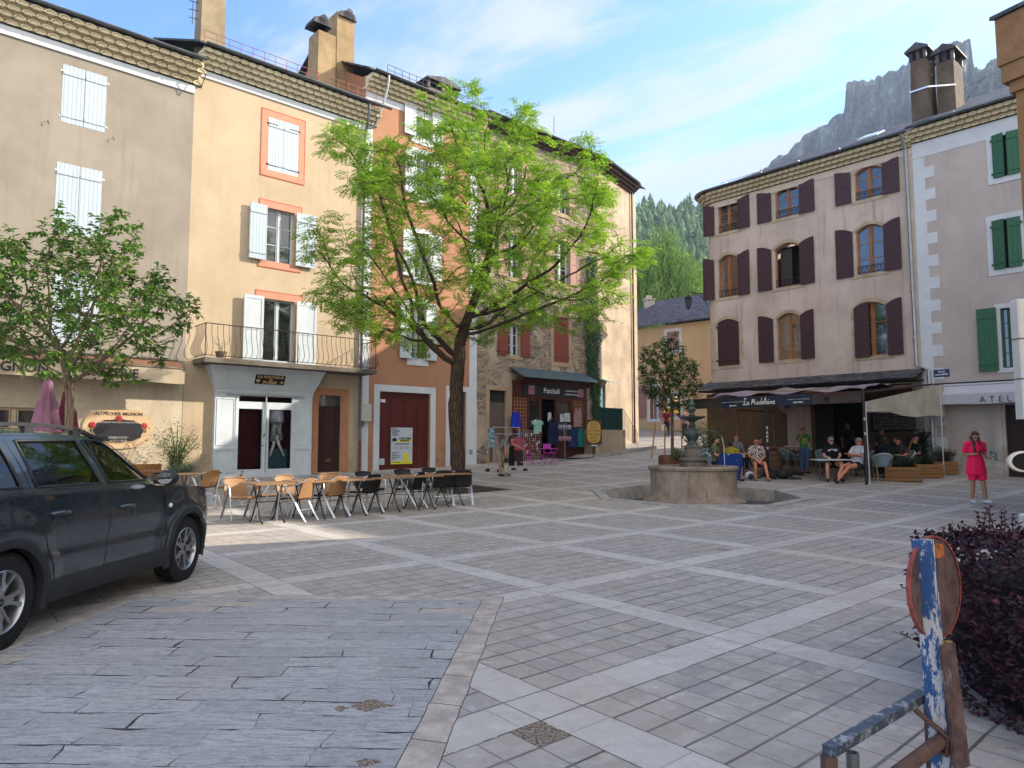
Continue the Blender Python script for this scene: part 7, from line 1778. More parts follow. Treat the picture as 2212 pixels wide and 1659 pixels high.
m = MB(); m.poly([(x0b - .25, -o0, oz), (x0b - .25, -.02, zwl + .0), (x0b - .25, -.02, zwl + .03), (x0b - .25, -o0, oz + .03)], (x1b - x0b + .5, 0, 0))
for k in range(28): x = x0b - .2 + k * (x1b - x0b + .4) / 27; m.bar((x, -o0, oz + .035), (x, -.03, zwl + .035), .02, .02)
m.build('metal_roof', plain('roof_sheet', '5f7077', .4, .15, 3, .1, .5), bt)
m = MB(); m.poly([(x0b - .1, -o0 + .08, oz - .01), (x0b - .1, -so, oz - .01), (x0b - .1, -so, oz - .25)], (.05, 0, 0)); m.poly([(x1b + .05, -o0 + .08, oz - .01), (x1b + .05, -so, oz - .01), (x1b + .05, -so, oz - .25)], (.05, 0, 0)); m.box(x0b - .1, x1b + .1, -so - .1, -so, zs1 + .14, oz + .06); m.build('roof_bracket', BW, bt)
def lattice(x0, x1, z0, z1, y):
    m = MB(); n = max(2, round((x1 - x0) / .16)); k = round((z1 - z0) / .16)
    for i in range(n + 1): x = x0 + (x1 - x0) * i / n; m.box(x - .011, x + .011, y, y + .014, z0, z1)
    for j in range(k + 1): z = z0 + (z1 - z0) * j / k; m.box(x0, x1, y - .012, y, z - .011, z + .011)
    return m.build('trellis', plain('trellis_wood', 'a06a44', .8, .1), bt)
lattice(FL.px(1110, 940, so)[0], FL.px(1135, 940, so)[0], FL.px(1122, 928, so)[1], zs0 - .12, -so - .05); lattice(FL.px(1238, 900, so)[0], FL.px(1256, 900, so)[0], FL.px(1245, 912, so)[1], zs0 - .12, -so - .05)
m = MB(); rr = random.Random(5)
for a, b, c, d in ((1183, 1190, 891, 911), (1209, 1218, 894, 911), (1219, 1231, 892, 911)): xa2, xb2 = FL.px(a, 900, so)[0], FL.px(b, 900, so)[0]; m.box(xa2, xb2, -so - .02, -so - .01, FL.px(a, d, so)[1], FL.px(a, c, so)[1])
m.build('window_notice', plain('notice_grey', '9aa0a8', .7, .4, 9), bt)
# garments
def garment(px0, px1, py0, py1, out, mat, label, kind='shirt', cat='garment', sleeves=True):
    x0, z1 = FL.px(px0, py0, out); x1, z0 = FL.px(px1, py1, out)[0], FL.px((px0 + px1) / 2, py1, out)[1]; W = x1 - x0; H = z1 - z0; xc = (x0 + x1) / 2
    if kind == 'shirt': P = [(-.16, 1), (-.5, .86), (-.44, .62), (-.32, .68), (-.32, 0), (.32, 0), (.32, .68), (.44, .62), (.5, .86), (.16, 1), (.08, .94), (-.08, .94)]
    elif kind == 'dress': P = [(-.18, 1), (-.36, .93), (-.40, .5), (-.5, 0), (.5, 0), (.40, .5), (.36, .93), (.18, 1), (.08, .9), (-.08, .9)]
    else: P = [(-.4, 1), (-.5, 0), (.5, 0), (.4, 1)]
    m = MB(); n = len(P); f = []; N = 1
    m.poly([(xc + a * W, -out + .02 * math.sin(a * 18 + b * 5), z0 + b * H) for a, b in P], (0, .05, 0))
    o = m.build('garment', mat, None, label=label, cat=cat, loc=FL.o, rz=FL.rz, group='clothes hung outside the boutique')
    h = MB(); h.tube([(xc - W * .34, -out + .025, z1 - H * .1), (xc, -out + .025, z1 + .03), (xc + W * .34, -out + .025, z1 - H * .1)], .008, 4); h.tube([(xc, -out + .025, z1 + .03), (xc, -out + .025, z1 + .1), (xc + .03, -out + .025, z1 + .12)], .005, 4); h.build('hanger', OAK, o); return o
def printed(name, a, b, sc=20, c=None, f=.5):
    m = mk(name); o = tc(); v = noise(o, sc, 3, .6, dist=1.5); cc = mixc(v.ramp(f - .03, f + .03), C(a), C(b))
    if c: cc = mixc(voro(o, sc * .6).lt(.25), cc, C(c))
    setc(cc); rgh(.9, .2); bump(noise(scalev(o, 8, 8, .6), 2, 3), .4, .03); return m
def cloth(name, c): 
    m = mk(name); o = tc(); f = noise(scalev(o, 9, 9, .5), 1.6, 3); c = C(c); setc(mixc(f.ramp(.3, .7), tuple(v * .8 for v in c), c)); rgh(.9, .2); bump(f, .6, .03); return m
garment(1104, 1126, 888, 924, .42, cloth('royal_blue', '1c2c9a'), 'royal blue top hung on the left trellis of the boutique', 'dress')
garment(1150, 1174, 906, 937, .55, printed('mint_print', '8fb3a4', '5f8a80', 30), 'mint patterned short-sleeved top hung in the boutique doorway')
garment(1184, 1207, 905, 960, .5, cloth('dark_navy', '16203a'), 'long dark navy dress under a brown cardigan beside the doorway', 'dress')
garment(1240, 1258, 882, 922, .42, printed('floral_print', 'a09088', '5a3434', 26), 'brown floral top hung on the right trellis', 'dress')
garment(1228, 1251, 922, 966, .75, cloth('navy_coat', '1c2a50'), 'navy coat hung right of the sock stand', 'dress'); garment(1247, 1262, 925, 965, .6, cloth('teal_cloth', '1c6a62'), 'teal top at the right end of the boutique', 'dress')
garment(1116, 1130, 930, 970, 2.2, printed('lilac_print', '6a6a8a', '3a3a5a', 24), 'lilac patterned dress at the end of the clothes rail', 'dress')
# rail of clothes on the pavement
RK = 3.6
def rail(pxa, pxb, pyt, out, label):
    x0, zt = FL.px(pxa, pyt, out); x1, zt2_ = FL.px(pxb, pyt + 2, out); xm = (x0 + x1) / 2; g0 = FL.M @ Vector((xm, -out, 0)); gzz = zg(g0.y); t = thing('clothes_rail', label, 'clothes rail', (g0.x, g0.y, gzz), FL.rz); W = (x1 - x0) / 2; H = (zt + zt2_) / 2 - gzz
    m = MB(); m.tube([(-W, 0, H), (W, 0, H)], .014, 8); m.tube([(-W, 0, H - .25), (W, 0, H - .25)], .010, 6)
    for s in (-W, W): m.tube([(s, 0, H), (s, 0, .32)], .012, 8); m.tube([(s, -.32, .03), (s, -.28, .28), (s, -.18, .33), (s, .18, .33), (s, .28, .28), (s, .32, .03)], .014, 8)
    m.build('frame', ALT, t, smooth='auto'); m = MB()
    for s in (-W, W):
        for y in (-.33, .33): m.bbox(s - .06, s + .06, y - .07, y + .07, 0, .10, .01)
    m.build('foot_weight', PLAST, t); return t, W, H, x0, x1
RT, RW, RH, rx0_, rx1_ = rail(1066, 1122, 922, RK, 'chrome clothes rail on black feet in front of the boutique')
for a, b, c, d, mt, lb, kd in ((1054, 1070, 925, 966, printed('blue_white_print', '9ab0b8', '1d4050', 16), 'blue and white patterned cloth bag at the left end of the clothes rail', 'bag'), (1067, 1078, 940, 1000, printed('orange_print', 'a8765a', '6a6a80', 12), 'pale and orange summer dress at the left of the clothes rail', 'dress'),
    (1106, 1132, 944, 972, printed('red_stripe', 'a05660', '7a2a34', 22), 'red and white striped tops in the middle of the clothes rail', 'shirt'), (1100, 1112, 960, 1006, cloth('black_skirt', '171416'), 'long black skirt on the clothes rail behind the woman', 'dress'), (1118, 1131, 970, 1006, printed('grey_skirt', '3a3634', '1e1c1c', 20), 'dark patterned skirt at the right end of the clothes rail', 'dress')):
    garment(a, b, c, d, RK + .04, mt, lb, kd)
# display grid of socks
x0, z1 = FL.px(1131, 930, 1.6); x1, z0 = FL.px(1166, 989, 1.6); q = FL.M @ Vector(((x0 + x1) / 2, -1.6, 0)); gzz = zg(q.y); t = thing('display_grid', 'white wire display grid hung with small coloured knitted things', 'display grid', (q.x, q.y, gzz), FL.rz); W = (x1 - x0) / 2; H = z1 - gzz
m = MB()
for i in range(9): m.tube([(-W + 2 * W * i / 8, 0, .08), (-W + 2 * W * i / 8, 0, H)], .005, 4)
for i in range(13): m.tube([(-W, 0, .1 + (H - .1) * i / 12), (W, 0, .1 + (H - .1) * i / 12)], .005, 4)
m.tube([(-W, -.2, 0), (-W, 0, .1), (-W, .2, 0)], .01, 4); m.tube([(W, -.2, 0), (W, 0, .1), (W, .2, 0)], .01, 4); m.build('wire_grid', WTRIM, t)
rr = random.Random(11); wool = [plain('wool_red', '6e2430', .9), plain('wool_pink', '9a5a6a', .9), plain('wool_cream', 'a8a098', .9), plain('wool_brown', '4a2c28', .9)]
for i in range(36): m = MB(); m.sphere((-W + 2 * W * rr.random(), -.05, H * .35 + H * .62 * rr.random()), (.055, .035, .075), 7, 5); m.build('knitted_item', wool[i % 4], t, smooth=True)
# sock stand
def stand(px_, pt_, out, label):
    x, z1 = FL.px(px_, pt_, out); q = FL.M @ Vector((x, -out, 0)); gzz = zg(q.y); t = thing('sock_stand', label, 'display stand', (q.x, q.y, gzz), FL.rz); H = z1 - gzz; m = MB(); m.tube([(0, 0, .03), (0, 0, H)], .013, 8); m.bbox(-.38, .38, -.16, .16, 0, .04, .01); m.build('pole', ZINCL, t)
    for z, cs in ((H - .12, ('9a98a4', '5a5464')), (H * .62, ('a88a94', '6a2c3c'))):
        mt = printed('socks_' + cs[0], cs[0], cs[1], 30)
        for k in range(12): a = 6.283 * k / 12; m = MB(); m.sphere((.24 * math.cos(a), .24 * math.sin(a), z - .05), (.06, .06, .12), 7, 5); m.build('sock', mt, t, smooth=True)
    return t
stand(1220, 915, 1.4, 'tall stand with two tiers of socks right of the boutique door')
# pink bistro set
PINK = plain('pink_paint', 'b03a9a', .45, .06)
def pink_chair(label, px_, py_, face):
    q = gp(px_, py_); t = thing('pink_chair', label, 'chair', q, R(face + 90), 'pink folding bistro chairs')
    for s in (-1, 1):
        m = MB(); m.tube([(s * .18, -.22, 0), (s * .18, .0, .24), (s * .18, .20, .46), (s * .18, .24, .84)], .011, 6); m.tube([(s * .16, .22, 0), (s * .16, .0, .26), (s * .16, -.20, .45)], .011, 6); m.build('leg_frame', PINK, t)
    for z in (.70, .80): m = MB(); m.bbox(-.20, .20, .225, .243, z - .035, z + .035, .005); m.build('back_slat', PINK, t)
    m = MB(); m.bbox(-.2, .2, -.2, .19, .45, .47, .005); m.build('seat', PINK, t); m = MB(); m.tube([(-.18, -.10, .13), (.18, -.10, .13)], .008, 5); m.build('stretcher', PINK, t); return t
pink_chair('pink folding chair left of the pink table', 1143, 1003, 10); pink_chair('pink folding chair behind the pink table, its back to the shop', 1188, 1001, -60)
q = gp(1184, 1006); t = thing('pink_table', 'square pink folding bistro table outside the boutique', 'table', q, R(20)); m = MB(); m.bbox(-.34, .34, -.34, .34, .70, .72, .005); m.build('table_top', PINK, t)
for s in (-1, 1): m = MB(); m.tube([(s * .27, -.27, 0), (s * .27, .27, .70)], .011, 6); m.tube([(s * .25, .27, 0), (s * .25, -.27, .70)], .011, 6); m.build('leg_frame', PINK, t)
# necklace board, door mat, teal screen
x, z1 = FL.px(1282, 907, 1.0); z0 = FL.px(1282, 960, 1.0)[1]; q = FL.M @ Vector((x, -1.0, 0)); t = thing('jewellery_board', 'brown board with a yellow oval of dark necklaces right of the boutique', 'display board', (q.x, q.y, zg(q.y)), R(8)); H = z1 - zg(q.y); h0 = z0 - zg(q.y); w2 = .40
m = MB(); m.bbox(-w2, w2, -.02, .03, h0, H, .01); m.build('board', planks('board_brown', '4a2a1c', '3a2014', .2), t)
m = MB(); m.poly([(a, -.034, (h0 + H) / 2 + b) for a, b in oval(w2 * .84, (H - h0) * .45, 3)], (0, .012, 0)); m.build('oval_panel', planks('oval_yellow', 'b09048', '967838', .09, dark=.7), t)
m = MB(); rr = random.Random(17)
for i in range(5):
    for j in range(6):
        x = -w2 * .6 + i * w2 * .3; z = (h0 + H) / 2 - (H - h0) * .36 + j * (H - h0) * .14
        if abs(x) / w2 + abs(j - 2.5) / 4 > .95: continue
        m.tube([(x + .04 * math.cos(a * .9) * rr.uniform(.7, 1.2), -.042, z + .05 * math.sin(a * .9)) for a in range(7)], .007, 4, closed=True)
m.build('necklace', plain('necklace_dark', '2a1a10', .7), t); m = MB(); m.box(-.05, .05, 0, .05, 0, h0); m.build('foot', BW, t); m = MB(); m.box(-.14, .14, -.04, -.02, h0 - .08, h0 - .02); m.build('price_label', PAP, t)
q = gp(1245, 990); m = MB(); m.box(-.9, .9, -.35, .35, 0, .02); o = m.build('door_mat', plain('mat_black', '151416', .95, .2, 20), None, label='black mat lying on the paving before the boutique', cat='mat', loc=(q.x, q.y, q.z + .006), rz=R(38)); o.rotation_euler[1] = R(-1)
q0, q1 = FL.px(1289, 905, 1.1)[0], FL.px(1345, 905, 1.1)[0]; q = FL.M @ Vector((q0, -1.1, 0)); t = thing('terrace_screen', 'dark teal cloth screen on a low wall beside the side door', 'screen', (q.x, q.y, 0), FL.rz); za_, zb_ = FL.px(1316, 928, 1.1)[1], FL.px(1316, 881, 1.1)[1]
m = MB(); m.grid(lambda u, v: (u * (q1 - q0), .01 * math.sin(u * 50), za_ + (zb_ - za_) * v), 40, 4); m.build('cloth', cloth('teal_screen', '16302e'), t, smooth=True)
m = MB(); m.bbox(0, q1 - q0 + .25, .02, .9, .2, za_, .02); m.build('low_wall', REN, t)
m = MB()
for k in range(12): x = q1 - q0 + .05 + k * .1; m.tube([(x, 0, za_ + .9 - k * .10), (x + .0, 0, za_ - .3 - k * .05)], .008, 4)
m.tube([(q1 - q0, 0, zb_), (q1 - q0 + 1.25, 0, zb_ - 1.3)], .015, 5); m.build('handrail', IRON, t)
# street lantern on the café house corner
a = FR.M @ Vector((rx0 + .1, .2, 0)); lz = at(1500, 640, 33.8).z; t = thing('wall_lantern', 'black iron street lantern on a scrolled bracket at the café house corner', 'lantern', (a.x, a.y, 0)); q = at(1487, 655, 33.6)
m = MB(); e = q - Vector((a.x, a.y, 0)); m.tube([(0, 0, lz + .05), (e.x, e.y, lz + .15)], .02, 6); m.tube([(0, 0, lz - .5), (e.x * .3, e.y * .3, lz - .1), (e.x * .7, e.y * .7, lz + .12)], .015, 6); m.tube([(e.x, e.y, lz + .15), (e.x, e.y, e.z + .4)], .012, 5); m.build('bracket', IRON, t)
m = MB(); m.lathe([(.02, .42), (.06, .36), (.20, .25), (.21, .22), (.16, .22)], 6, (e.x, e.y, e.z)); m.lathe([(.05, -.26), (.09, -.24), (.03, -.30)], 6, (e.x, e.y, e.z))
for k in range(6): c, s = math.cos(1.047 * k), math.sin(1.047 * k); m.tube([(e.x + .17 * c, e.y + .17 * s, e.z + .22), (e.x + .09 * c, e.y + .09 * s, e.z - .24)], .010, 4)
m.build('lantern_cage', IRON, t); m = MB(); m.lathe([(.09, -.22), (.155, .21)], 6, (e.x, e.y, e.z)); m.build('lantern_glass', plain('lantern_glass', '3a3f44', .1), t)
# ---------------------------------------------------------------- café terrace on the right
pA = gp(1872, 1047); dT = Vector((-.6665, .7455, 0)); nT = Vector((-.7455, -.6665, 0))         # along / outwards
def tp(k, o, z=0): q = pA + dT * k - nT * o; return Vector((q.x, q.y, z))
pB = tp(3.23, .08); pB.z = zg(pB.y)
tz = 3.02
ta = thing('terrace_awning', 'dark sagging canvas awning on black posts over the café terrace', 'awning', (pA.x, pA.y, 0))
CANV = plain('dark_canvas', '3a302c', .9, .3, 2, .2); LILA = plain('lilac_canvas', '75686c', .9, .25, 1.5, .3)
L1 = 6.35; wd = 6.0
def loc(v): return v - Vector((pA.x, pA.y, 0))
m = MB(); m.grid(lambda u, v: tuple(loc(tp(-.05 + L1 * u, wd * v, tz + .55 * v + .05 * math.sin(u * 9) * math.sin(v * 3.1) + .02))), 30, 14); m.build('canopy', CANV, ta, smooth=True)
m = MB(); m.grid(lambda u, v: tuple(loc(tp(-.05 + L1 * u, -.01 + .01 * math.sin(u * 70), 2.70 + .32 * v))), 80, 2); m.build('valance', CANV, ta, smooth=True)
rr = random.Random(21)
m = MB(); m.grid(lambda u, v: tuple(loc(tp(.0 + 5.4 * u, .1 + 2.6 * v, tz + .10 + .22 * v + .16 * math.sin(v * 3.14) * (.5 + mnoise.noise(Vector((u * 7, v * 3, 0)))) + .05 * math.sin(u * 23 + v * 9)))), 70, 12); m.build('bunched_canvas', LILA, ta, smooth=True)
for q in (pA, pB):
    m = MB(); c = loc(Vector((q.x, q.y, 0))); m.tube([(c.x, c.y, zg(q.y)), (c.x, c.y, tz + .1)], .045, 8); m.build('post', plain('post_black', '121214', .5, .15), ta)
m = MB(); c = loc(Vector((pA.x, pA.y, 0))); m.tube([(c.x + .09, c.y - .02, zg(pA.y)), (c.x + .06, c.y, 2.72)], .018, 8); m.build('white_pole', WPAINT, ta)
m = MB()
for k, z in ((0, 1.75), (0, 2.2), (1, 1.55), (1, 1.68), (1, 1.82), (1, 1.30), (1, 1.98)):
    q = (pA, pB)[k]; c = loc(Vector((q.x, q.y, 0))); m.box(c.x - .035, c.x + .035, c.y - .05, c.y - .044, z - .045, z + .045)
m.build('sticker', plain('sticker_white', '9a9a9c', .5, .4, 20), ta)
m = MB(); m.bar(loc(tp(0, 0, tz)), loc(tp(L1, 0, tz)), .05, .06); m.bar(loc(tp(0, 0, tz)), loc(tp(0, wd, tz + .55)), .05, .06); m.bar(loc(tp(L1, 0, tz)), loc(tp(L1, wd, tz + .5)), .05, .06)
for k in (1.6, 3.2, 4.8): m.bar(loc(tp(k, 0, tz)), loc(tp(k, wd, tz + .52)), .04, .05)
m.build('beam', BW, ta)
m = MB(); m.bar(loc(tp(1.0, -.03, tz + .15)), loc(tp(3.6, -.03, tz + .14)), .04, .03); m.build('pale_batten', plain('bare_batten', '8a6f4c', .8), ta)
# small black heart cut-outs on the valance
m = MB()
for k in (1.1, 5.9): heart(m, T(*loc(tp(k, -.04, 2.86))) @ Matrix.Rotation(R(-48.2), 4, 'Z'), .09)
m.build('heart', IRON, ta)
# blue name board
k0, k1 = 2.05, 4.30
def kx(px_):
    u = (px_ - 1106) / FPX; return (u * pA.y - pA.x) / (-.6665 - u * .7455) 
k1, k0 = kx(1562), kx(1755); c = tp((k0 + k1) / 2, -.07, 2.86); W = (k1 - k0); t = thing('cafe_name_board', 'dark blue hand-lettered La Madeleine name board on the terrace awning', 'sign', c, R(-48.2))
m = MB(); m.bbox(-W / 2, W / 2, -.02, .02, -.17, .17, .005); m.build('board', plain('board_blue', '0f1d30', .6, .15), t)
SW = plain('sign_white', 'c9c5bc', .7)
SC = Matrix.Diagonal((1, 1, 1, 1))
# script drawn stroke by stroke
def stroke(mb, pts, x0, s, r=.013):
    P = []; n = len(pts)
    for i in range(n - 1):
        p0, p1, p2, p3 = pts[max(i - 1, 0)], pts[i], pts[i + 1], pts[min(i + 2, n - 1)]
        for k in range(4):
            t_ = k / 4; f = lambda a: .5 * (2 * p1[a] + (p2[a] - p0[a]) * t_ + (2 * p0[a] - 5 * p1[a] + 4 * p2[a] - p3[a]) * t_ ** 2 + (3 * p1[a] - p0[a] - 3 * p2[a] + p3[a]) * t_ ** 3); P.append((x0 + f(0) * s, -.026, f(1) * s))
    P.append((x0 + pts[-1][0] * s, -.026, pts[-1][1] * s)); mb.tube(P, r, 5)
G = {'L': [(.45, .95), (.55, 1.15), (.35, 1.2), (.2, .9), (.25, .3), (.1, .0), (-.05, .05), (.1, .18), (.45, -.05), (.65, .05)], 'a': [(.5, .42), (.3, .5), (.08, .3), (.12, .04), (.3, .05), (.5, .42), (.48, .08), (.62, .04)],
     'M': [(-.05, .05), (.05, .1), (.25, 1.05), (.35, .3), (.62, 1.0), (.68, .1), (.8, .05)], 'd': [(.5, .42), (.3, .5), (.08, .3), (.12, .04), (.3, .05), (.55, .5), (.68, 1.1), (.55, .5), (.52, .06), (.65, .04)],
     'e': [(.05, .2), (.35, .3), (.35, .5), (.15, .45), (.08, .15), (.25, .0), (.48, .1)], 'l': [(.0, .1), (.28, .7), (.32, 1.1), (.18, 1.05), (.15, .3), (.22, .02), (.38, .08)], 'i': [(.1, .45), (.08, .1), (.2, .02), (.32, .1)], 'n': [(.02, .45), (.05, .03), (.1, .3), (.28, .48), (.36, .3), (.36, .05), (.5, .04)]}
m = MB(); s = .185; x = -W * .235
for wd_ in ('La', 'Madeleine'):
    for c_ in wd_:
        stroke(m, [(a, b - .5) for a, b in G[c_]], x, s); x += {'L': .62, 'a': .60, 'M': .84, 'd': .66, 'e': .46, 'l': .36, 'i': .32, 'n': .50}[c_] * s
        if c_ == 'i': m.sphere((x - .2 * s, -.026, .3 * s), .016, 6, 5)
    x += .38 * s
m.build('lettering', SW, t, smooth=True)
m = MB()
for a, b in ((-.49, -.36), (-.33, -.28), (-.26, -.20), (.26, .33), (.37, .41), (.43, .49)): m.bar((a * W, -.024, .02), (b * W, -.024, .02), .008, .01)
m.build('rule', SW, t); text('glou glou', .07, SW, t, T(-.36 * W, -.024, -.095), extrude=.002, offset=.003); text('miam miam', .07, SW, t, T(.37 * W, -.024, -.07), extrude=.002, offset=.003)
m = MB(); m.sphere((-.345 * W, -.026, .03), (.03, .008, .035), 8, 5); m.sphere((.35 * W, -.026, .03), (.04, .008, .02), 8, 5); m.sphere((.42 * W, -.026, .03), (.03, .008, .03), 8, 5); m.build('motif', plain('motif_grey', '7a705a', .8), t)
m = MB(); m.poly([(-.275 * W, -.026, .05), (-.25 * W, -.026, .07), (-.262 * W, -.026, .03), (-.285 * W, -.026, -.01)], (0, .006, 0)); m.build('leaf_motif', plain('motif_green', '7a8a3a', .8), t)
# white side curtain, from the front post up to the wall
m = MB()
def cur(u, v): 
    b0 = tp(-.02, .05, 0); b1 = tp(-.25, 6.3, 0); p = b0.lerp(b1, u); zt_c = 2.72 + .85 * u; zb_c = 2.45 - .10 * u + .06 * math.sin(u * 9); z = zb_c + (zt_c - zb_c) * v; p.x += .05 * math.sin(u * 14 + v * 2) * (1 - v); return tuple(loc(Vector((p.x, p.y, z))))
m.grid(cur, 40, 8); m.build('side_curtain', plain('curtain_cream', '9a948a', .85, .12, 2, .2), ta, smooth=True)
m = MB(); m.tube([cur(0, 0), cur(.25, 0)], .05, 8); m.build('rolled_curtain', plain('curtain_cream', '9a948a', .85, .12, 2, .2), ta, smooth=True)
m = MB(); a = loc(tp(-.25, 5.9, 0)); m.tube([(a.x, a.y, .35), (a.x, a.y, 3.5)], .022, 6); m.build('thin_pole', WPAINT, ta)
# glazed side screen at the left
sc_ = thing('glass_windbreak', 'clear windbreak panel with a pale timber frame at the back left of the terrace', 'windbreak', (tp(5.6, 3.6).x, tp(5.6, 3.6).y, zg(tp(5.6, 3.6).y)), R(-48.2 + 90)); m = MB()
for x in (-1.4, 1.4): m.box(x - .03, x + .03, -.02, .02, 0, 2.3)
m.box(-1.37, 1.37, -.02, .02, 2.25, 2.3); m.box(-1.37, 1.37, -.02, .02, .85, .9); m.build('frame', OAK, sc_)
# tables, chairs, barrel
WHT = plain('white_table_top', 'b9bfc2', .4, .04); BLUR = woven('blue_grey_weave', '4a6878', '8a98a0', 34)
BAM = plain('bamboo_frame', '8a7a5c', .6, .15, 12)
def bistro(label, loc_, face, mat=None):
    t = thing('rattan_armchair', label, 'chair', loc_, R(face + 90), 'blue-grey woven bistro armchairs on the terrace'); mat = mat or BLUR
    for s in (-1, 1):
        m = MB(); m.tube([(s * .22, -.22, 0), (s * .24, -.20, .44), (s * .27, -.19, .60)], .014, 6); m.tube([(s * .20, .26, 0), (s * .22, .18, .44), (s * .22, .24, .7)], .014, 6); m.build('leg', BAM, t)
    m = MB(); m.lathe([(.25, .43), (.26, .45), (.25, .47), (.0, .475)], 18, (0, -.02, 0)); m.build('seat', mat, t)
    def bk(u, v): a = math.pi * (-.12 + 1.24 * u); return (.28 * math.cos(a) * (1 + .05 * v), -.05 + .30 * math.sin(a) + .05 * v, .47 + (.16 + .24 * math.sin(max(0, min(1, u)) * math.pi)) * v)
    m = MB(); m.grid(bk, 18, 5); m.build('backrest', mat, t, smooth=True); m = MB(); m.tube([bk(u / 18, 1) for u in range(19)], .016, 6); m.build('rim', WTRIM if mat is BLUR else BAM, t, smooth=True)
    m = MB(); m.tube([(-.22, -.2, .16), (.22, .2, .16)], .009, 5); m.tube([(.22, -.2, .16), (-.22, .2, .16)], .009, 5); m.build('stretcher', BAM, t); return t
def wtable(label, px_, py_, w, d, rz, h=.72, mat=None, dep=None):
    q = gp(px_, py_) if dep is None else at(px_, 955, dep); q.z = zg(q.y); t = thing('terrace_table', label, 'table', q, rz, 'tables on the café terrace'); m = MB(); m.bbox(-w / 2, w / 2, -d / 2, d / 2, h - .03, h, .006); m.build('table_top', mat or WHT, t)
    for s in (-1, 1): m = MB(); m.tube([(s * w * .3, -d * .3, .02), (s * w * .22, 0, h * .5), (s * w * .3, d * .25, h - .03)], .014, 6); m.tube([(s * w * .3, d * .3, .02), (s * w * .24, 0, h * .5), (s * w * .3, -d * .25, h - .03)], .014, 6); m.build('leg', DKM, t)
    return t
t1_ = wtable('white rectangular terrace table in front, between the two men', 1802, 1040, 1.25, .7, R(-6), .70)
q = t1_.location
def cup(x, y, z, label): t = thing('coffee_cup', label, 'cup', (x, y, z), 0); m = MB(); m.lathe([(.028, 0), (.036, .05), (.038, .065), (.033, .065), (.028, .012)], 12); m.build('cup', WTRIM, t); m = MB(); m.lathe([(.06, 0), (.065, .006)], 12, (0, 0, -.0)); m.build('saucer', WTRIM, t)
cup(q.x - .15, q.y - .05, q.z + .703, 'white coffee cup on the front terrace table')
wtable('small white terrace table beside the woman in the zebra print', 1612, 1022, .7, .7, R(-40), .72)
wtable('white terrace table left of the bearded man', 1512, 1010, .8, .6, R(-40), .74); wtable('white table at the back of the terrace left of the woman in green', 1720, 1006, .7, .6, R(-48), .95, dep=27.4)
wtable('dark wooden high table in the middle of the terrace', 1690, 1010, 1.2, .7, R(-48), .98, OAK, dep=25.6)
wtable('dark table at the right of the terrace between the seated group', 1925, 1010, .9, .7, R(-40), .72, DKM, dep=24.6)
q = at(1667, 955, 25.0); t = thing('wine_barrel', 'old wine barrel used as a stand behind the awning post', 'barrel', (q.x, q.y, zg(25.)) ); m = MB(); m.lathe([(.26, 0), (.31, .2), (.33, .42), (.31, .64), (.26, .86)], 20); m.build('staves', planks('barrel_oak', '5a3a24', '432a18', .09), t, smooth='auto')
for z in (.12, .30, .56, .74): m = MB(); r_ = .27 + .065 * math.sin(math.pi * z / .86); m.lathe([(r_, z - .02), (r_ + .006, z), (r_, z + .02)], 20, caps=False); m.build('hoop', DKM, t)
bistro('empty woven bistro chair seen from behind, in front of the near timber planter', gp(1908, 1038), 75)
bistro('woven bistro chair of the man in the white T-shirt', gp(1853, 1032), 170); bistro('woven bistro chair of the man in the black band T-shirt', gp(1795, 1026) + Vector((0, .5, .01)), 265)
bistro('woven bistro chair of the woman in the zebra print', gp(1645, 1026) + Vector((0, .2, 0)), 250); bistro('woven bistro chair of the bearded man', at(1545, 955, 24.2) + Vector((0, 0, zg(24.2) - at(1545, 955, 24.2).z)), 330)
for i, (px_, dp_, fc, lb) in enumerate(((1470, 26.2, 300, 'leftmost woven bistro chair, between the young tree and the bowl'), (1512, 27.2, 200, 'blue woven bistro chair behind the white table left of the terrace'), (1735, 26.6, 120, 'woven bistro chair left of the terrace door'), (1895, 25.6, 240, 'woven bistro chair of the person in dark green'), (1955, 25.2, 200, 'woven bistro chair of the person in the pink cap'), (1700, 27.0, 300, 'woven bistro chair behind the dark high table'), (1858, 25.4, 90, 'woven bistro chair of the person in red'))):
    a = at(px_, 955, dp_); a.z = zg(dp_); bistro(lb, a, fc)
q = at(1578, 955, 22.6); q.z = zg(22.6); c9 = bistro('bistro chair with a blue jacket over its back, nearest the fountain', q, 60)
t = thing('blue_jacket', 'bright blue jacket draped over the back of the chair nearest the fountain', 'jacket', q, R(150)); m = MB()
def jk(u, v): a = math.pi * (.1 + .8 * u); return (.35 * math.cos(a) * (1 + .12 * math.sin(v * 5)), -.03 + .36 * math.sin(a) + .03 * math.sin(u * 22), .90 - .82 * v)
m.grid(jk, 26, 8); m.build('jacket', cloth('jacket_blue', '1a3474'), t, smooth=True)
q = gp(1620, 1038); t = thing('black_white_bag', 'round black and white bag on the paving by the seated pair', 'bag', q); m = MB(); m.sphere((0, 0, .15), (.17, .15, .15), 14, 9); m.build('bag', plain('bag_white', 'a8aaac', .6, .1), t, smooth=True); m = MB(); m.sphere((0, -.06, .14), (.115, .11, .115), 12, 8); m.build('flap', PLAST, t, smooth=True)
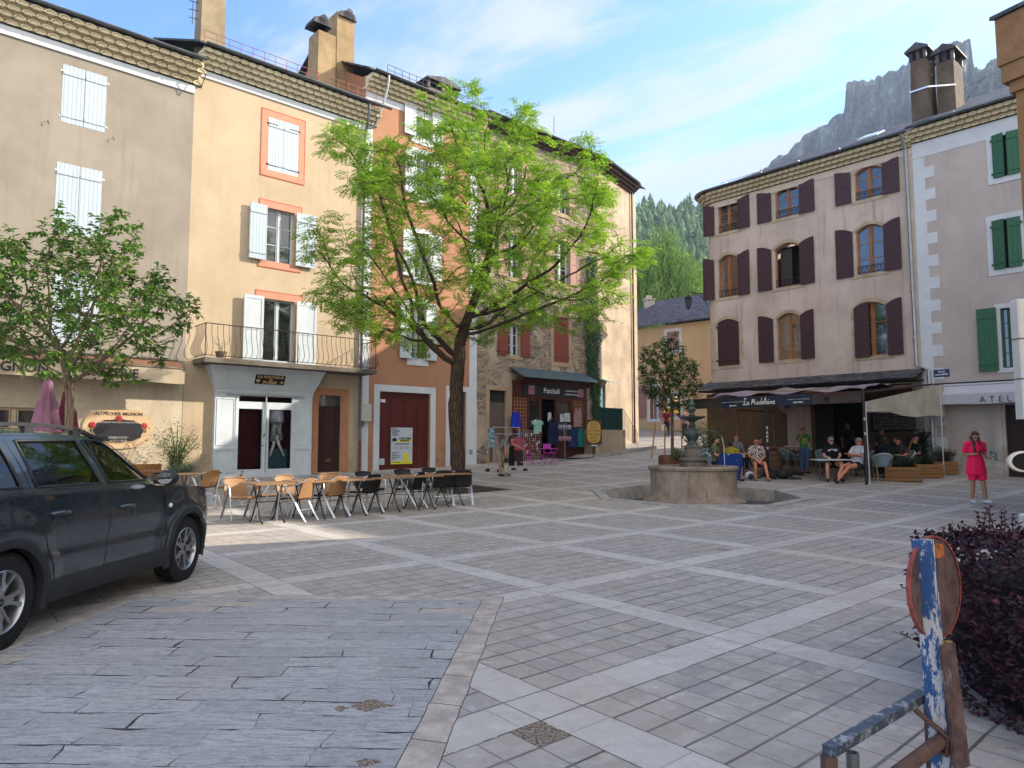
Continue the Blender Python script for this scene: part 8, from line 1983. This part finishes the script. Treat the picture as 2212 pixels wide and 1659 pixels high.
for p_, d_, z_, lb in ((1600, 23.8, .72, 'pale drink glass on the table beside the bearded man'), (1606, 23.5, .72, 'second drink glass on the table beside the bearded man'), (1937, 24.5, .72, 'pale plate of food on the right terrace table')):
    a = at(p_, 955, d_); t = thing('drink_glass' if z_ and p_ < 1900 else 'plate', lb, 'glass' if p_ < 1900 else 'plate', (a.x, a.y, zg(d_) + z_)); m = MB()
    if p_ < 1900: m.lathe([(.03, 0), (.035, .12), (.032, .12), (.027, .01)], 10)
    else: m.lathe([(.06, 0), (.13, .03), (.12, .03), (.05, .06)], 14)
    m.build('vessel', plain('glass_pale', 'a89a80', .1), t)
# ---------------------------------------------------------------- people (local frame: facing -y, right hand at -x)
SKIN = {k: plain('skin_' + k, c, .55, .06, 12, 0, 0, .35) for k, c in (('light', 'b0846c'), ('tan', 'a0735a'), ('red', 'b0705a'), ('dark', '6a4434'))}
HAIR = {k: plain('hair_' + k, c, .55, .3, 40, .2) for k, c in (('dark', '1a1210'), ('brown', '3a241a'), ('grey', '6a6460'), ('auburn', '4a2218'))}
def fuse(mb, name, mat, parent, vox=.011, sm=3):
    """one continuous skin over overlapping volumes"""
    me = bpy.data.meshes.new('tmp'); me.from_pydata(mb.v, [], mb.f); o = bpy.data.objects.new('tmp', me); COL.objects.link(o)
    r = o.modifiers.new('r', 'REMESH'); r.mode = 'VOXEL'; r.voxel_size = vox; r.use_smooth_shade = True
    s = o.modifiers.new('s', 'SMOOTH'); s.factor = .5; s.iterations = sm
    dg = bpy.context.evaluated_depsgraph_get(); m2 = bpy.data.meshes.new_from_object(o.evaluated_get(dg)); bpy.data.objects.remove(o); bpy.data.meshes.remove(me)
    m2.name = name; m2.materials.clear(); m2.materials.append(mat); m2.polygons.foreach_set('use_smooth', [True] * len(m2.polygons))
    n = bpy.data.objects.new(name, m2); COL.objects.link(n); n.parent = parent; return n
V = Vector
def base(pose):
    """joint positions for a 1.70 m figure"""
    J = dict(pel=V((0, 0, .94)), chest=V((0, .0, 1.30)), neck=V((0, .01, 1.47)), head=V((0, -.015, 1.59)))
    for s, k in ((-1, 'r'), (1, 'l')):
        J['sh' + k] = V((s * .175, 0, 1.41)); J['el' + k] = V((s * .215, .02, 1.12)); J['wr' + k] = V((s * .22, -.05, .87)); J['hip' + k] = V((s * .09, 0, .90)); J['kn' + k] = V((s * .10, -.01, .48)); J['an' + k] = V((s * .10, .02, .075)); J['toe' + k] = V((s * .115, -.17, .03))
    if pose == 'sit':
        d = V((0, .04, -.42)) # pelvis at seat height
        J['pel'] = V((0, .03, .53)); J['chest'] = V((0, .07, .89)); J['neck'] = V((0, .06, 1.06)); J['head'] = V((0, .03, 1.18))
        for s, k in ((-1, 'r'), (1, 'l')):
            J['sh' + k] = V((s * .175, .06, 1.0)); J['el' + k] = V((s * .23, -.02, .74)); J['wr' + k] = V((s * .13, -.26, .72)); J['hip' + k] = V((s * .09, -.02, .50)); J['kn' + k] = V((s * .13, -.44, .53)); J['an' + k] = V((s * .13, -.40, .08)); J['toe' + k] = V((s * .14, -.59, .035))
    return J
def person(label, loc_, face, pose='stand', skin='light', hair='dark', hairkind='short', top=None, bottom=None, shoes=None, sc=1., J=None, tilt=0., sleeves='short', legs='long', look=(0, -1, 0), cap=None, glasses=None, beard=False, vox=.011, bulk=1., group=None, torso_shape=1.):
    t = thing('person', label, 'person', loc_, R(face + 90), group); t.scale = (sc, sc, sc)
    j = base(pose)
    if J: j.update({k: V(v) for k, v in J.items()})
    b = MB(); pel, ch_, nk, hd_ = j['pel'], j['chest'], j['neck'], j['head']; lk = V(look).normalized(); side = lk.cross(V((0, 0, 1))).normalized(); upv = side.cross(lk)
    def Mface(): return Matrix(((side.x, -lk.x, upv.x, hd_.x), (side.y, -lk.y, upv.y, hd_.y), (side.z, -lk.z, upv.z, hd_.z), (0, 0, 0, 1)))   # local: x side, y back, z up
    MF = Mface(); ax = (ch_ - pel).normalized()
    def ell(mb, c, r, zdir=None):
        s = MB(); s.sphere((0, 0, 0), r, 16, 10); q = (zdir or V((0, 0, 1))).to_track_quat('Z', 'Y').to_matrix().to_4x4()
        # keep the x axis across the shoulders
        z = (zdir or V((0, 0, 1))).normalized(); x = (j['shl'] - j['shr']); x = (x - z * x.dot(z)).normalized(); y = z.cross(x); q = Matrix(((x.x, y.x, z.x, c.x), (x.y, y.y, z.y, c.y), (x.z, y.z, z.z, c.z), (0, 0, 0, 1)))
        s.v = [tuple(q @ V(v)) for v in s.v]; mb.add(s.v, s.f)
    def torso(mb, g=0.):
        B = bulk; ell(mb, pel + ax * .0, (.155 * B + g, .11 * B + g, .12 + g), ax); ell(mb, pel.lerp(ch_, .5), (.13 * B + g, .10 * B + g, .15 + g), ax); ell(mb, ch_ - ax * .02, (.155 * B + g, .108 * B + g, .17 + g), ax)
        mb.tube([j['shr'], (j['shr'] + j['shl']) / 2 + ax * .02, j['shl']], [.052 + g, .075 + g, .052 + g], 10)
    torso(b)
    b.tube([(j['shr'] + j['shl']) / 2, nk, hd_ - upv * .05], [.07, .052, .05], 10)
    def hm(c, r): s = MB(); s.sphere(c, r, 14, 9); b.add([MF @ V(v) for v in s.v], s.f)
    hm((0, .01, .03), (.074, .092, .088)); hm((0, -.025, -.045), (.056, .062, .066)); hm((0, -.055, -.085), (.03, .028, .026)); hm((0, -.094, -.012), (.012, .018, .026)); hm((0, -.088, .045), (.05, .02, .02)); hm((-.074, .01, -.005), (.012, .02, .03)); hm((.074, .01, -.005), (.012, .02, .03)); hm((0, -.085, -.055), (.024, .012, .008))
    for k, s in (('r', -1), ('l', 1)):
        sh, el, wr = j['sh' + k], j['el' + k], j['wr' + k]
        b.tube([sh, sh.lerp(el, .5), el, el.lerp(wr, .35), wr], [.050, .046, .038, .038, .026], 10)
        d = j.get('hd' + k); d = V(d).normalized() if d else (wr - el).normalized(); up = V((0, 0, 1)) if abs(d.z) < .8 else V((0, -1, 0)); w = d.cross(up).normalized(); n = w.cross(d)
        pc = wr + d * .05; s_ = MB(); s_.sphere((0, 0, 0), (.040, .016, .050), 10, 7); q = Matrix(((w.x, n.x, d.x, pc.x), (w.y, n.y, d.y, pc.y), (w.z, n.z, d.z, pc.z), (0, 0, 0, 1))); b.add([q @ V(v) for v in s_.v], s_.f)
        for i, L in enumerate((.070, .080, .074, .058)):
            o = w * (-.030 + .020 * i); p0 = wr + d * .085 + o; b.tube([p0 - d * .03, p0 + d * L * .45, p0 + d * L * .75 - n * .018, p0 + d * L * .85 - n * .040], [.0095, .009, .0085, .0075], 6)
        o = w * (-.038 * s); b.tube([wr + d * .03 + o * .6, wr + d * .06 + o * 1.35, wr + d * .085 + o * 1.4 - n * .02], [.012, .010, .008], 6)
        hp, kn, an, te = j['hip' + k], j['kn' + k], j['an' + k], j['toe' + k]
        b.tube([hp, hp.lerp(kn, .45), kn, kn.lerp(an, .3), an], [.088 * bulk, .074 * bulk, .053, .054, .036], 12); b.tube([an, an + (te - an) * .3 - V((0, 0, .01)), te], [.036, .036, .026], 8); b.sphere(an + (an - te).normalized() * .03 - V((0, 0, .025)), (.033, .033, .033), 8, 6)
    fuse(b, 'body', SKIN[skin], t, vox)
    # face details
    e = MB()
    for s in (-1, 1): s_ = MB(); s_.sphere((s * .030, -.079, .008), (.011, .007, .007), 8, 6); e.add([MF @ V(v) for v in s_.v], s_.f)
    e.build('eyes', plain('eye_dark', '14100e', .2), t, smooth=True)
    e = MB(); s_ = MB(); s_.sphere((0, -.094, -.056), (.022, .005, .006), 8, 5); e.add([MF @ V(v) for v in s_.v], s_.f)
    for s in (-1, 1): s_ = MB(); s_.tube([(s * .014, -.088, .032), (s * .03, -.090, .036), (s * .048, -.080, .030)], .004, 5); e.add([MF @ V(v) for v in s_.v], s_.f)
    e.build('brows_and_mouth', plain('lip', '6a342c', .5), t, smooth=True)
    h = MB()
    def hh(c, r): s = MB(); s.sphere(c, r, 14, 9); h.add([MF @ V(v) for v in s.v], s.f)
    if hairkind != 'bald':
        hh((0, .028, .055), (.083, .090, .080)); hh((0, .04, .01), (.080, .075, .085)); hh((0, -.03, .095), (.06, .05, .035))
        if hairkind in ('long', 'bob'):
            L = .16 if hairkind == 'bob' else .42
            for s in (-1, 0, 1):
                a = MF @ V((s * .088, .045 if s else .09, .0)); lg = hairkind == 'long'
                h.tube([a, a + V((s * .03, -.05 * abs(s) if lg else .01, -L * .4)), a + V((s * .035, (-.115 if s else .05) if lg else .02, -L))], [.034 if s else .05, .045, .030], 8)
        if hairkind == 'bun': hh((0, .11, .06), (.045, .04, .045))
        fuse(h, 'hair', HAIR[hair], t, .011, 2)
    if beard: h = MB(); s = MB(); s.sphere((0, -.045, -.075), (.058, .058, .050), 12, 8); h.add([MF @ V(v) for v in s.v], s.f); fuse(h, 'beard', HAIR['dark'], t, .011, 2)
    if cap:
        h = MB(); hh2 = MB(); hh2.sphere((0, .015, .065), (.088, .102, .072), 14, 9); h.add([MF @ V(v) for v in hh2.v], hh2.f); hh2 = MB(); hh2.sphere((0, -.11, .05), (.062, .065, .010), 12, 6); h.add([MF @ V(v) for v in hh2.v], hh2.f); fuse(h, 'cap', cap, t, .009, 2)
    if glasses:
        h = MB(); 
        for s in (-1, 1): q = MB(); q.sphere((s * .031, -.098, .008), (.026, .008, .020), 10, 6); h.add([MF @ V(v) for v in q.v], q.f)
        q = MB(); q.tube([(-.07, -.02, .012), (-.055, -.09, .012), (0, -.10, .014), (.055, -.09, .012), (.07, -.02, .012)], .003, 5); h.add([MF @ V(v) for v in q.v], q.f); h.build('glasses', glasses, t, smooth=True)
    if top:
        c = MB(); torso(c, .016)
        for k in 'rl':
            sh, el, wr = j['sh' + k], j['el' + k], j['wr' + k]; f = {'short': .72, 'long': 1.}[sleeves]; e1 = sh.lerp(el, f); c.tube([sh + (sh - el).normalized() * .02, sh.lerp(el, .4), e1], [.066, .068, .066 if f < 1 else .056], 12)
            if f == 1: c.tube([el, wr], [.054, .040], 10)
        c.tube([(j['shr'] + j['shl']) / 2, nk - ax * .045], [.085, .070], 12); fuse(c, 'top', top, t, vox, 2)
    if bottom:
        c = MB(); ell(c, pel - ax * .02, (.165 * bulk + .012, .12 * bulk + .012, .12), ax)
        for k in 'rl':
            hp, kn, an = j['hip' + k], j['kn' + k], j['an' + k]
            if legs == 'long': c.tube([hp, hp.lerp(kn, .5), kn, an.lerp(kn, .12)], [.105 * bulk, .090 * bulk, .074, .062], 12)
            elif legs == 'mid': c.tube([hp, hp.lerp(kn, .5), kn, kn.lerp(an, .45)], [.105 * bulk, .092 * bulk, .076, .068], 12)
            else: c.tube([hp, hp.lerp(kn, .3), hp.lerp(kn, .85 if legs == 'knee' else .38)], [.108 * bulk, .102 * bulk, .092 * bulk], 12)
        fuse(c, 'trousers' if legs in ('long', 'mid') else 'shorts', bottom, t, vox, 2)
    if shoes:
        c = MB()
        for k in 'rl':
            an, te = j['an' + k], j['toe' + k]; q = (te - an); q.z = 0; q.normalize(); z0 = min(an.z - .075, te.z - .03)
            c.tube([an + V((0, 0, .0)) - q * .03, an - V((0, 0, .035)) - q * .03], [.046, .046], 10); c.tube([an - q * .05 - V((0, 0, .035)), an + q * .06 - V((0, 0, .03)), te + V((0, 0, .008)), te + q * .03], [.042, .047, .040, .024], 10)
        fuse(c, 'shoes', shoes, t, .010, 2)
    t['sk'] = 1; del t['sk']; return t
BLK_ = cloth('black_cloth', '121216'); WHC = cloth('white_cloth', 'b0b4b8'); DSH = plain('shoe_dark', '1a1818', .7); NAVY = cloth('navy_cloth', '1c2234')
def seat(px_, dep): q = at(px_, 955, dep); q.z = zg(dep); return q
# the girl in pink
PK = cloth('hot_pink', 'f0245a'); q = gp(2112, 1087); dark = plain('black_glass', '0a0a0c', .2)
g1_ = person('long-haired girl in hot pink T-shirt and shorts looking at her phone', q, 262, 'stand', 'tan', 'brown', 'long', PK, PK, plain('white_shoe', 'b8bcc4', .6), .985, legs='knee', look=(.05, -1, -.55), bulk=1.02, vox=.010,
    J=dict(elr=(-.23, .06, 1.14), wrr=(-.06, -.20, 1.17), hdr=(.5, -.7, .2), ell=(.24, .08, 1.14), wrl=(.26, -.14, 1.05), hdl=(.05, -1, .15), knl=(.12, -.06, .48), anl=(.13, -.10, .08), toel=(.16, -.29, .035), knr=(-.09, -.02, .48), anr=(-.10, .04, .075), toer=(-.13, -.15, .03), head=(0, -.04, 1.58)))
# loose hem of the T-shirt
m = MB(); n = 30; prof = [(.165, .125, 1.10), (.19, .145, .95), (.215, .165, .80), (.225, .17, .68)]; vs = [(a * math.cos(6.283 * k / n) * (1 + .03 * math.sin(k * 1.9)), b * math.sin(6.283 * k / n), z) for a, b, z in prof for k in range(n)]
m.add(vs, [(r_ * n + k, r_ * n + (k + 1) % n, (r_ + 1) * n + (k + 1) % n, (r_ + 1) * n + k) for r_ in range(3) for k in range(n)]); m.build('shirt_hem', PK, g1_, smooth=True)
t = thing('phone', 'dark phone held by the girl in pink', 'phone', g1_.location + Matrix.Rotation(R(352), 3, 'Z') @ V((.01, -.29, 1.17)), R(352)); m = MB(); m.bbox(-.075, .075, -.035, .035, 0, .009, .003); m.build('phone', dark, t)
t = thing('book', 'green and white paperback carried by the girl in pink', 'book', g1_.location + Matrix.Rotation(R(352), 3, 'Z') @ V((.27, -.28, 1.0)), R(352)); m = MB(); m.bbox(-.075, .075, -.015, .015, 0, .23, .003); m.build('cover', printed('book_print', 'a8b0ac', '2e4a40', 22), t)
# woman bending over at the clothes rail, seen from the side
q = gp(1083, 1028); LEO = printed('leopard_print', '9a9898', '1c1a1c', 46)
w1_ = person('woman in a leopard-print top and beige trousers bending by the clothes rail', q, -22, 'stand', 'red', 'dark', 'bob', LEO, cloth('beige_trousers', '8d7c6c'), DSH, .96, legs='mid', look=(0, -.75, -.75), vox=.011, bulk=1.1,
    J=dict(pel=(0, .10, .92), chest=(0, -.14, 1.20), neck=(0, -.27, 1.28), head=(0, -.39, 1.32), shr=(-.16, -.22, 1.26), shl=(.16, -.22, 1.26), elr=(-.20, -.24, .98), wrr=(-.16, -.22, .72), ell=(.18, -.42, 1.12), wrl=(.16, -.66, 1.02), hipr=(-.09, .10, .88), hipl=(.09, .10, .88), anl=(.12, -.10, .08), toel=(.12, -.29, .03), knl=(.10, -.03, .48)))
Mw = Matrix.Rotation(R(68), 3, 'Z'); t = thing('shoulder_bag', 'white and black bag held near the ground by the bending woman', 'bag', w1_.location + Mw @ V((-.17, -.26, .12)), R(68)); m = MB(); m.bbox(-.13, .13, -.05, .05, 0, .34, .03); m.build('bag', printed('bag_print', 'a8a698', '8a8878', 20), t); m = MB(); m.bbox(-.12, .12, -.052, .052, .342, .50, .03); m.tube([(-.09, 0, .48), (0, 0, .62), (.09, 0, .48)], .008, 5); m.build('flap', PLAST, t); m = MB(); m.bbox(-.13, .13, -.06, .06, -.1, -.005, .02); m.build('base', LEO, t)
# terrace people
person('bearded man in an olive T-shirt sitting at the left of the café terrace', seat(1548, 24.0), 330, 'sit', 'light', 'dark', 'short', cloth('olive_cloth', '5a5a42'), NAVY, DSH, 1.06, legs='knee', beard=True, look=(.3, -1, -.1), bulk=1.15)
person('person in a mustard shirt on the chair with the blue jacket', seat(1580, 22.75), 52, 'sit', 'tan', 'dark', 'short', cloth('mustard_cloth', '8a7a22'), BLK_, DSH, 1.0, legs='knee')
ZEB = mk('zebra_print'); o_ = tc(); x, y, z = xyz(o_); v = ((x + z * .6 + noise(o_, 5, 2) * .35) * 17).fract(); setc(mixc(v.gt(.52), hx('b8aca8'), hx('2c1618'))); rgh(.9)
person('woman with sunglasses in a zebra-print shirt sitting with hands on her knee', seat(1634, 23.6), 262, 'sit', 'red', 'auburn', 'bob', ZEB, cloth('dark_shorts', '221a1c'), plain('sandal', '8a6a54', .7), 1.03, legs='thigh', glasses=dark, J=dict(wrr=(-.03, -.30, .60), wrl=(.05, -.32, .60), anl=(.20, -.62, .08), toel=(.22, -.80, .04), knl=(.15, -.42, .53)), look=(-.1, -1, 0))
person('older bald man in a pale shirt at the back left of the terrace', seat(1592, 26.6), 280, 'sit', 'light', 'grey', 'bald', cloth('pale_shirt', '8a8690'), NAVY, DSH, 1.06, bulk=1.1, vox=.014)
person('boy in a dark T-shirt sitting before the bald man', seat(1583, 25.7), 285, 'sit', 'tan', 'brown', 'short', BLK_, NAVY, DSH, .92, vox=.014)
person('woman in a pale top partly behind the awning post', seat(1642, 26.3), 330, 'sit', 'red', 'brown', 'short', cloth('lilac_top', '7a6a70'), NAVY, DSH, 1.0, vox=.014)
GRC = mk('green_print'); o_ = tc(); x, y, z = xyz(o_); v = noise(o_, 22, 3, .6); pm = (x.abs().lt(.11)) * (z - 1.22).abs().lt(.10) * (y.lt(0)) * v.gt(.48); setc(mixc(pm, hx('1f6b3c'), hx('a8a830'))); rgh(.9)
q = gp(1738, 1023); w2_ = person('woman in a green T-shirt and jeans standing at the café door drinking', q, 268, 'stand', 'red', 'brown', 'short', GRC, cloth('jeans_blue', '4a6284'), DSH, .96, vox=.012, J=dict(elr=(-.27, -.02, 1.18), wrr=(-.13, -.14, 1.42), hdr=(.3, -.2, .9), ell=(.28, .02, 1.14), wrl=(.20, -.22, 1.22)), bulk=1.05)
t = wb_ = None
m8 = person('man with glasses in a black band T-shirt and shorts sitting behind the front white table', seat(1796, 23.2), 262, 'sit', 'light', 'grey', 'short', BLK_, cloth('dark_short', '1e1c20'), DSH, 1.08, legs='thigh', glasses=plain('spectacles', '1a1a1e', .2), bulk=1.15, J=dict(knr=(-.26, -.42, .50), anr=(-.26, -.44, .08), toer=(-.30, -.60, .03), wrl=(.10, -.24, .66), wrr=(-.12, -.24, .66)))
bd_ = text('AC/DC', .085, WTXT, m8, T(0, -.062, .90), extrude=.002, shear=.25, offset=.003)
person('man in a white T-shirt and beige cap sitting with crossed arms and outstretched legs', seat(1848, 22.5), 205, 'sit', 'red', 'grey', 'short', WHC, cloth('dark_short', '1e1c20'), DSH, 1.08, legs='thigh', cap=cloth('cap_beige', '8a8272'), bulk=1.12, look=(.5, -1, 0), J=dict(pel=(0, .0, .53), chest=(0, .12, .87), neck=(0, .14, 1.04), head=(0, .12, 1.16), shr=(-.175, .12, .98), shl=(.175, .12, .98), wrr=(.10, -.16, .80), wrl=(-.10, -.17, .83), elr=(-.21, -.04, .76), ell=(.21, -.04, .76), hdr=(1, 0, .1), hdl=(-1, 0, .1), knr=(-.10, -.42, .48), anr=(.02, -.80, .16), toer=(.03, -.88, .32), knl=(.10, -.42, .46), anl=(.04, -.84, .08), toel=(.05, -.92, .24)))
person('waiter in black standing in the dark café doorway', seat(1832, 28.2), 265, 'stand', 'dark', 'dark', 'short', BLK_, BLK_, DSH, 1.06, vox=.014, J=dict(wrr=(-.24, -.14, .92), wrl=(.24, -.14, .92)))
person('person in a rust red shirt sitting behind the awning post', seat(1862, 25.2), 75, 'sit', 'tan', 'dark', 'short', cloth('rust_cloth', '6e2a20'), plain('jean', '24345a', .9), DSH, 1.02, vox=.014)
person('person in a dark green T-shirt standing under the menu board', seat(1905, 26.6), 275, 'stand', 'tan', 'dark', 'short', cloth('bottle_green', '1e2e26'), BLK_, DSH, .93, vox=.014)
person('person in a black jacket seated beyond the empty woven chair', seat(1908, 23.9), 82, 'sit', 'dark', 'dark', 'short', cloth('black_jacket', '101014'), BLK_, DSH, 1.08, sleeves='long', vox=.013)
person('young woman with long dark hair in a patterned top at the right table', seat(1940, 24.9), 235, 'sit', 'red', 'dark', 'long', printed('camo_top', '3a3a32', '22221e', 20), BLK_, DSH, 1.0, vox=.013, look=(-.5, -1, 0))
person('woman with a dark bun behind the young woman with long hair', seat(1934, 26.2), 220, 'sit', 'tan', 'dark', 'bun', BLK_, BLK_, DSH, 1.02, vox=.014)
person('person in a pink cap leaning chin on hand at the right end of the terrace', seat(1975, 25.3), 190, 'sit', 'tan', 'dark', 'short', cloth('dark_top', '1c2420'), BLK_, DSH, 1.03, cap=cloth('cap_pink', '9a5a72'), vox=.013, J=dict(elr=(-.12, -.18, .80), wrr=(-.03, -.13, 1.04), hdr=(0, .2, 1)))
person('distant person in a dark red top and white bag walking up the side street', seat(1441, 43.), 80, 'stand', 'red', 'brown', 'short', cloth('wine_top', '6a2028'), NAVY, DSH, .98, vox=.018, J=dict(knl=(.1, -.12, .48), anl=(.1, -.18, .08)))
t = thing('carrier_bag', 'white carrier bag in the hand of the distant walker in dark red', 'bag', seat(1434, 43.) + V((0, -.05, .42))); m = MB(); m.bbox(-.12, .12, -.05, .05, 0, .34, .03); m.tube([(-.06, 0, .34), (0, 0, .46), (.06, 0, .34)], .008, 4); m.build('bag', WTRIM, t)
person('distant person in a checked shirt standing beside the side street', seat(1479, 42.), 265, 'stand', 'red', 'grey', 'short', printed('check_shirt', '8a7a80', '5a4448', 18), cloth('grey_trousers', '3a3a3e'), DSH, .95, vox=.018)
# black dog lying on the paving
q = gp(1690, 1037); q.y += .4; dg = thing('dog', 'large black dog lying on the paving beside the woman in the zebra print', 'dog', q, R(168)); FUR = plain('black_fur', '0d0c0d', .7, .4, 30, .6)
m = MB(); m.sphere((-.18, 0, .17), (.26, .17, .16), 14, 9); m.sphere((.22, .0, .16), (.24, .17, .15), 14, 9); m.tube([(-.38, 0, .20), (-.55, -.02, .26), (-.62, -.03, .22)], [.11, .085, .07], 10); m.sphere((-.66, -.03, .20), (.10, .08, .075), 12, 8); m.tube([(-.70, -.03, .18), (-.82, -.03, .14)], [.05, .032], 8)
for s in (-1, 1): m.tube([(-.64, -.03 + s * .07, .25), (-.62, -.03 + s * .10, .18)], [.03, .018], 6); m.tube([(-.30, s * .12, .10), (-.50, s * .13, .05), (-.66, s * .12, .035), (-.72, s * .12, .03)], [.05, .035, .03, .03], 8); m.tube([(.30, s * .14, .12), (.10, s * .20, .08), (.26, s * .21, .04), (.05, s * .20, .03)], [.08, .055, .03, .03], 8)
m.tube([(.42, 0, .14), (.60, .03, .06), (.85, .06, .035)], [.05, .035, .02], 8); fuse(m, 'body', FUR, dg, .014, 3)
# ---------------------------------------------------------------- air
hm_ = bpy.data.materials.new('haze_air'); hm_.use_nodes = True; nt = hm_.node_tree; nt.nodes.remove(nt.nodes['Principled BSDF']); pv_ = nt.nodes.new('ShaderNodeVolumePrincipled'); pv_.inputs['Color'].default_value = (.62, .78, 1, 1); pv_.inputs['Density'].default_value = .00028; pv_.inputs['Anisotropy'].default_value = .2
nt.links.new(pv_.outputs[0], nt.nodes['Material Output'].inputs['Volume']); m = MB(); m.box(-150, 470, -60, 900, -14, 340); m.build('haze', hm_, kind='stuff')
